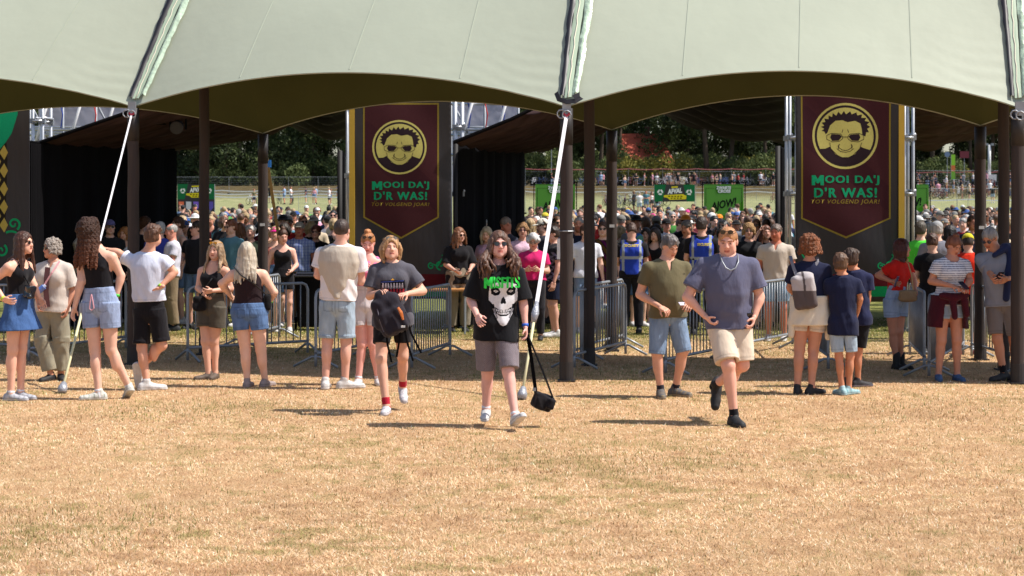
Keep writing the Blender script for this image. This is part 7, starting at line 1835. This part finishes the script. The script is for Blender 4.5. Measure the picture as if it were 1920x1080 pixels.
def put(px, y, yaw, rowname):
    i = rc.randrange(len(PR)); P_ = PR[i]; root = P_[1] if P_[2] == 0 else copy_tree(P_[1]); P_[2] += 1
    root.location = ((px - 960) * y / FPX, y, gz(y)); root.rotation_euler = (0, 0, R(yaw)); k = rc.uniform(.96, 1.05) ; root.scale = (k, k, k)
    tn, tc, _ = pick(CT); hn, hc, _ = pick(CHR); cn, cc, _ = pick(CHT); bc = rc.choice([DEN, LDEN, BLK, srgb(160, 146, 124), NAVY]); sk = rc.choice(SKS)
    for ch in root.children:
        n = ch.name.split('.')[0]
        if n == 'body': ch.color = sk
        elif n == 'shirt': ch.color = srgb(*tc)
        elif n in ('shorts', 'trousers'): ch.color = bc
        elif n == 'hair': ch.color = srgb(*hc)
        elif n == 'hat': ch.color = srgb(*cc)
    d = P_[0]; acc = d[1]
    if 'cap' in acc or 'brimmed' in acc: acc = cn + ' ' + acc
    elif acc.startswith('head'): acc = hn + ' hair, ' + acc
    else: acc = hn + ' ' + acc.replace('hair in a bun', 'bun')
    lm = min(LM, key=lambda q: abs(q[0] - px))[1]
    facing = 'facing away' if abs(yaw) > 120 else ''
    people.append((root, px, y, '%s in %s, %s%s, %s crowd %s' % (d[0], tn, acc, ' from behind' if facing else '', rowname, lm)))
wins = [(338, 648, 150), (992, 1474, 270), (1720, 1935, 120)]
for x0, x1, n in wins:
    k = 0; tries = 0
    while k < n and tries < 6000:
        tries += 1; y = 33.5 + 50 * rc.random() ** 1.15; px = rc.uniform(x0 - 4, x1 + 4); x = (px - 960) * y / FPX
        if any((x - a) ** 2 + (y - b) ** 2 < .44 ** 2 for a, b in placed): continue
        placed.append((x, y)); k += 1
        yaw = rc.gauss(0, 28) if rc.random() < .66 else (180 + rc.gauss(0, 30))
        yaw = (yaw + 180) % 360 - 180
        put(px, y, yaw, 'front' if y < 42 else ('middle' if y < 58 else 'back'))
# people scattered over the far field
for n, (x0, x1, ya, yb, ph) in enumerate([(465, 480, 188, 192, 'alone on the left field')] + [(500, 660, 186, 196, 'in the group on the left field')] * 11 + [(990, 1480, 238, 268, 'near the long bicycle row')] * 44 + [(1716, 1925, 196, 258, 'near the right bicycle park')] * 30 + [(1150, 1240, 150, 160, 'on the grass beside the recycling banner')] * 5):
    put(rc.uniform(x0, x1), rc.uniform(ya, yb), rc.choice([0, 90, -90, 180, 40]), 'far person')
    people[-1] = (people[-1][0], people[-1][1], people[-1][2], people[-1][3].split(', far person')[0] + ', ' + ph)
# beyond the 300 people that show largest the rest is one distant crowd
n_before = len([o for o in bpy.data.objects if o.get('category') == 'person'])
people.sort(key=lambda q: q[2]); keep_n = 300 - n_before; rest = people[keep_n:]; people = people[:keep_n]
def merge(lst):
    VV = []; FF = []; CC = []; k = 0
    for root, px, y, lab in lst:
        Mx = np.array(Matrix.LocRotScale(root.location, root.rotation_euler, root.scale))
        for ch in [o for o in root.children_recursive]:
            me = ch.data; n = len(me.vertices); v = np.empty(n * 3, np.float32); me.vertices.foreach_get('co', v); v = v.reshape(-1, 3)
            l = np.empty(len(me.loops), np.int32); me.loops.foreach_get('vertex_index', l)
            if len(me.polygons) * 4 != len(l): continue
            c = np.ones((n, 4), np.float32)
            if 'pig' in me.color_attributes: t_ = np.empty(n * 4, np.float32); me.color_attributes['pig'].data.foreach_get('color', t_); c = t_.reshape(-1, 4).copy()
            c[:, :3] *= np.array(ch.color[:3]); VV.append(v @ Mx[:3, :3].T + Mx[:3, 3]); FF.append(l.reshape(-1, 4) + k); CC.append(c); k += n
    V = np.concatenate(VV); F = np.concatenate(FF); C = np.concatenate(CC)
    npmesh('distant_crowd', [(V, F)], mat('distant_people', (1, 1, 1, 1), rough=.8, attr='pig'), None, None, lambda q: C)
if rest:
    merge(rest); tag(bpy.data.objects['distant_crowd'], label='distant people at the back of the crowd and across the field', cat='crowd', kind='stuff')
    dead = {r[0] for r in rest}
    for P_ in PR:
        if P_[1] in dead: P_[2] = -1
    for r in rest:
        for ch in list(r[0].children_recursive): bpy.data.objects.remove(ch)
        bpy.data.objects.remove(r[0])
from collections import defaultdict
D_ = defaultdict(list)
for p in people: D_[p[3]].append(p)
ordn = ['leftmost', 'second from left', 'third from left', 'fourth from left', 'fifth from left', 'sixth from left']
for lab, ps in D_.items():
    ps.sort(key=lambda q: q[1])
    for i, p in enumerate(ps):
        l = lab if len(ps) == 1 else lab + ', ' + ordn[min(i, 5)]
        if len(l.split()) > 16: l = l.replace(' and sunglasses', ' with shades').replace(' from the ', ' ')
        if len(l.split()) > 16: l = l.replace(' cropped hair', ' hair').replace(' short hair', ' hair').replace(' bobbed hair', ' hair').replace(' hair with shades', ', shades')
        if len(l.split()) > 16: l = l.replace(' crowd ', ' ')
        tag(p[0], l, 'person', 'people in the crowd')
for P_ in PR:
    if P_[2] == 0:
        for ch in list(P_[1].children_recursive) + [P_[1]]: bpy.data.objects.remove(ch)

for c_ in ('tree', 'shrub', 'bicycle'): single_out(c_)
for o in bpy.data.objects:
    if 'label' in o and len(o['label'].split()) > 16: print('LONG', o['label'])
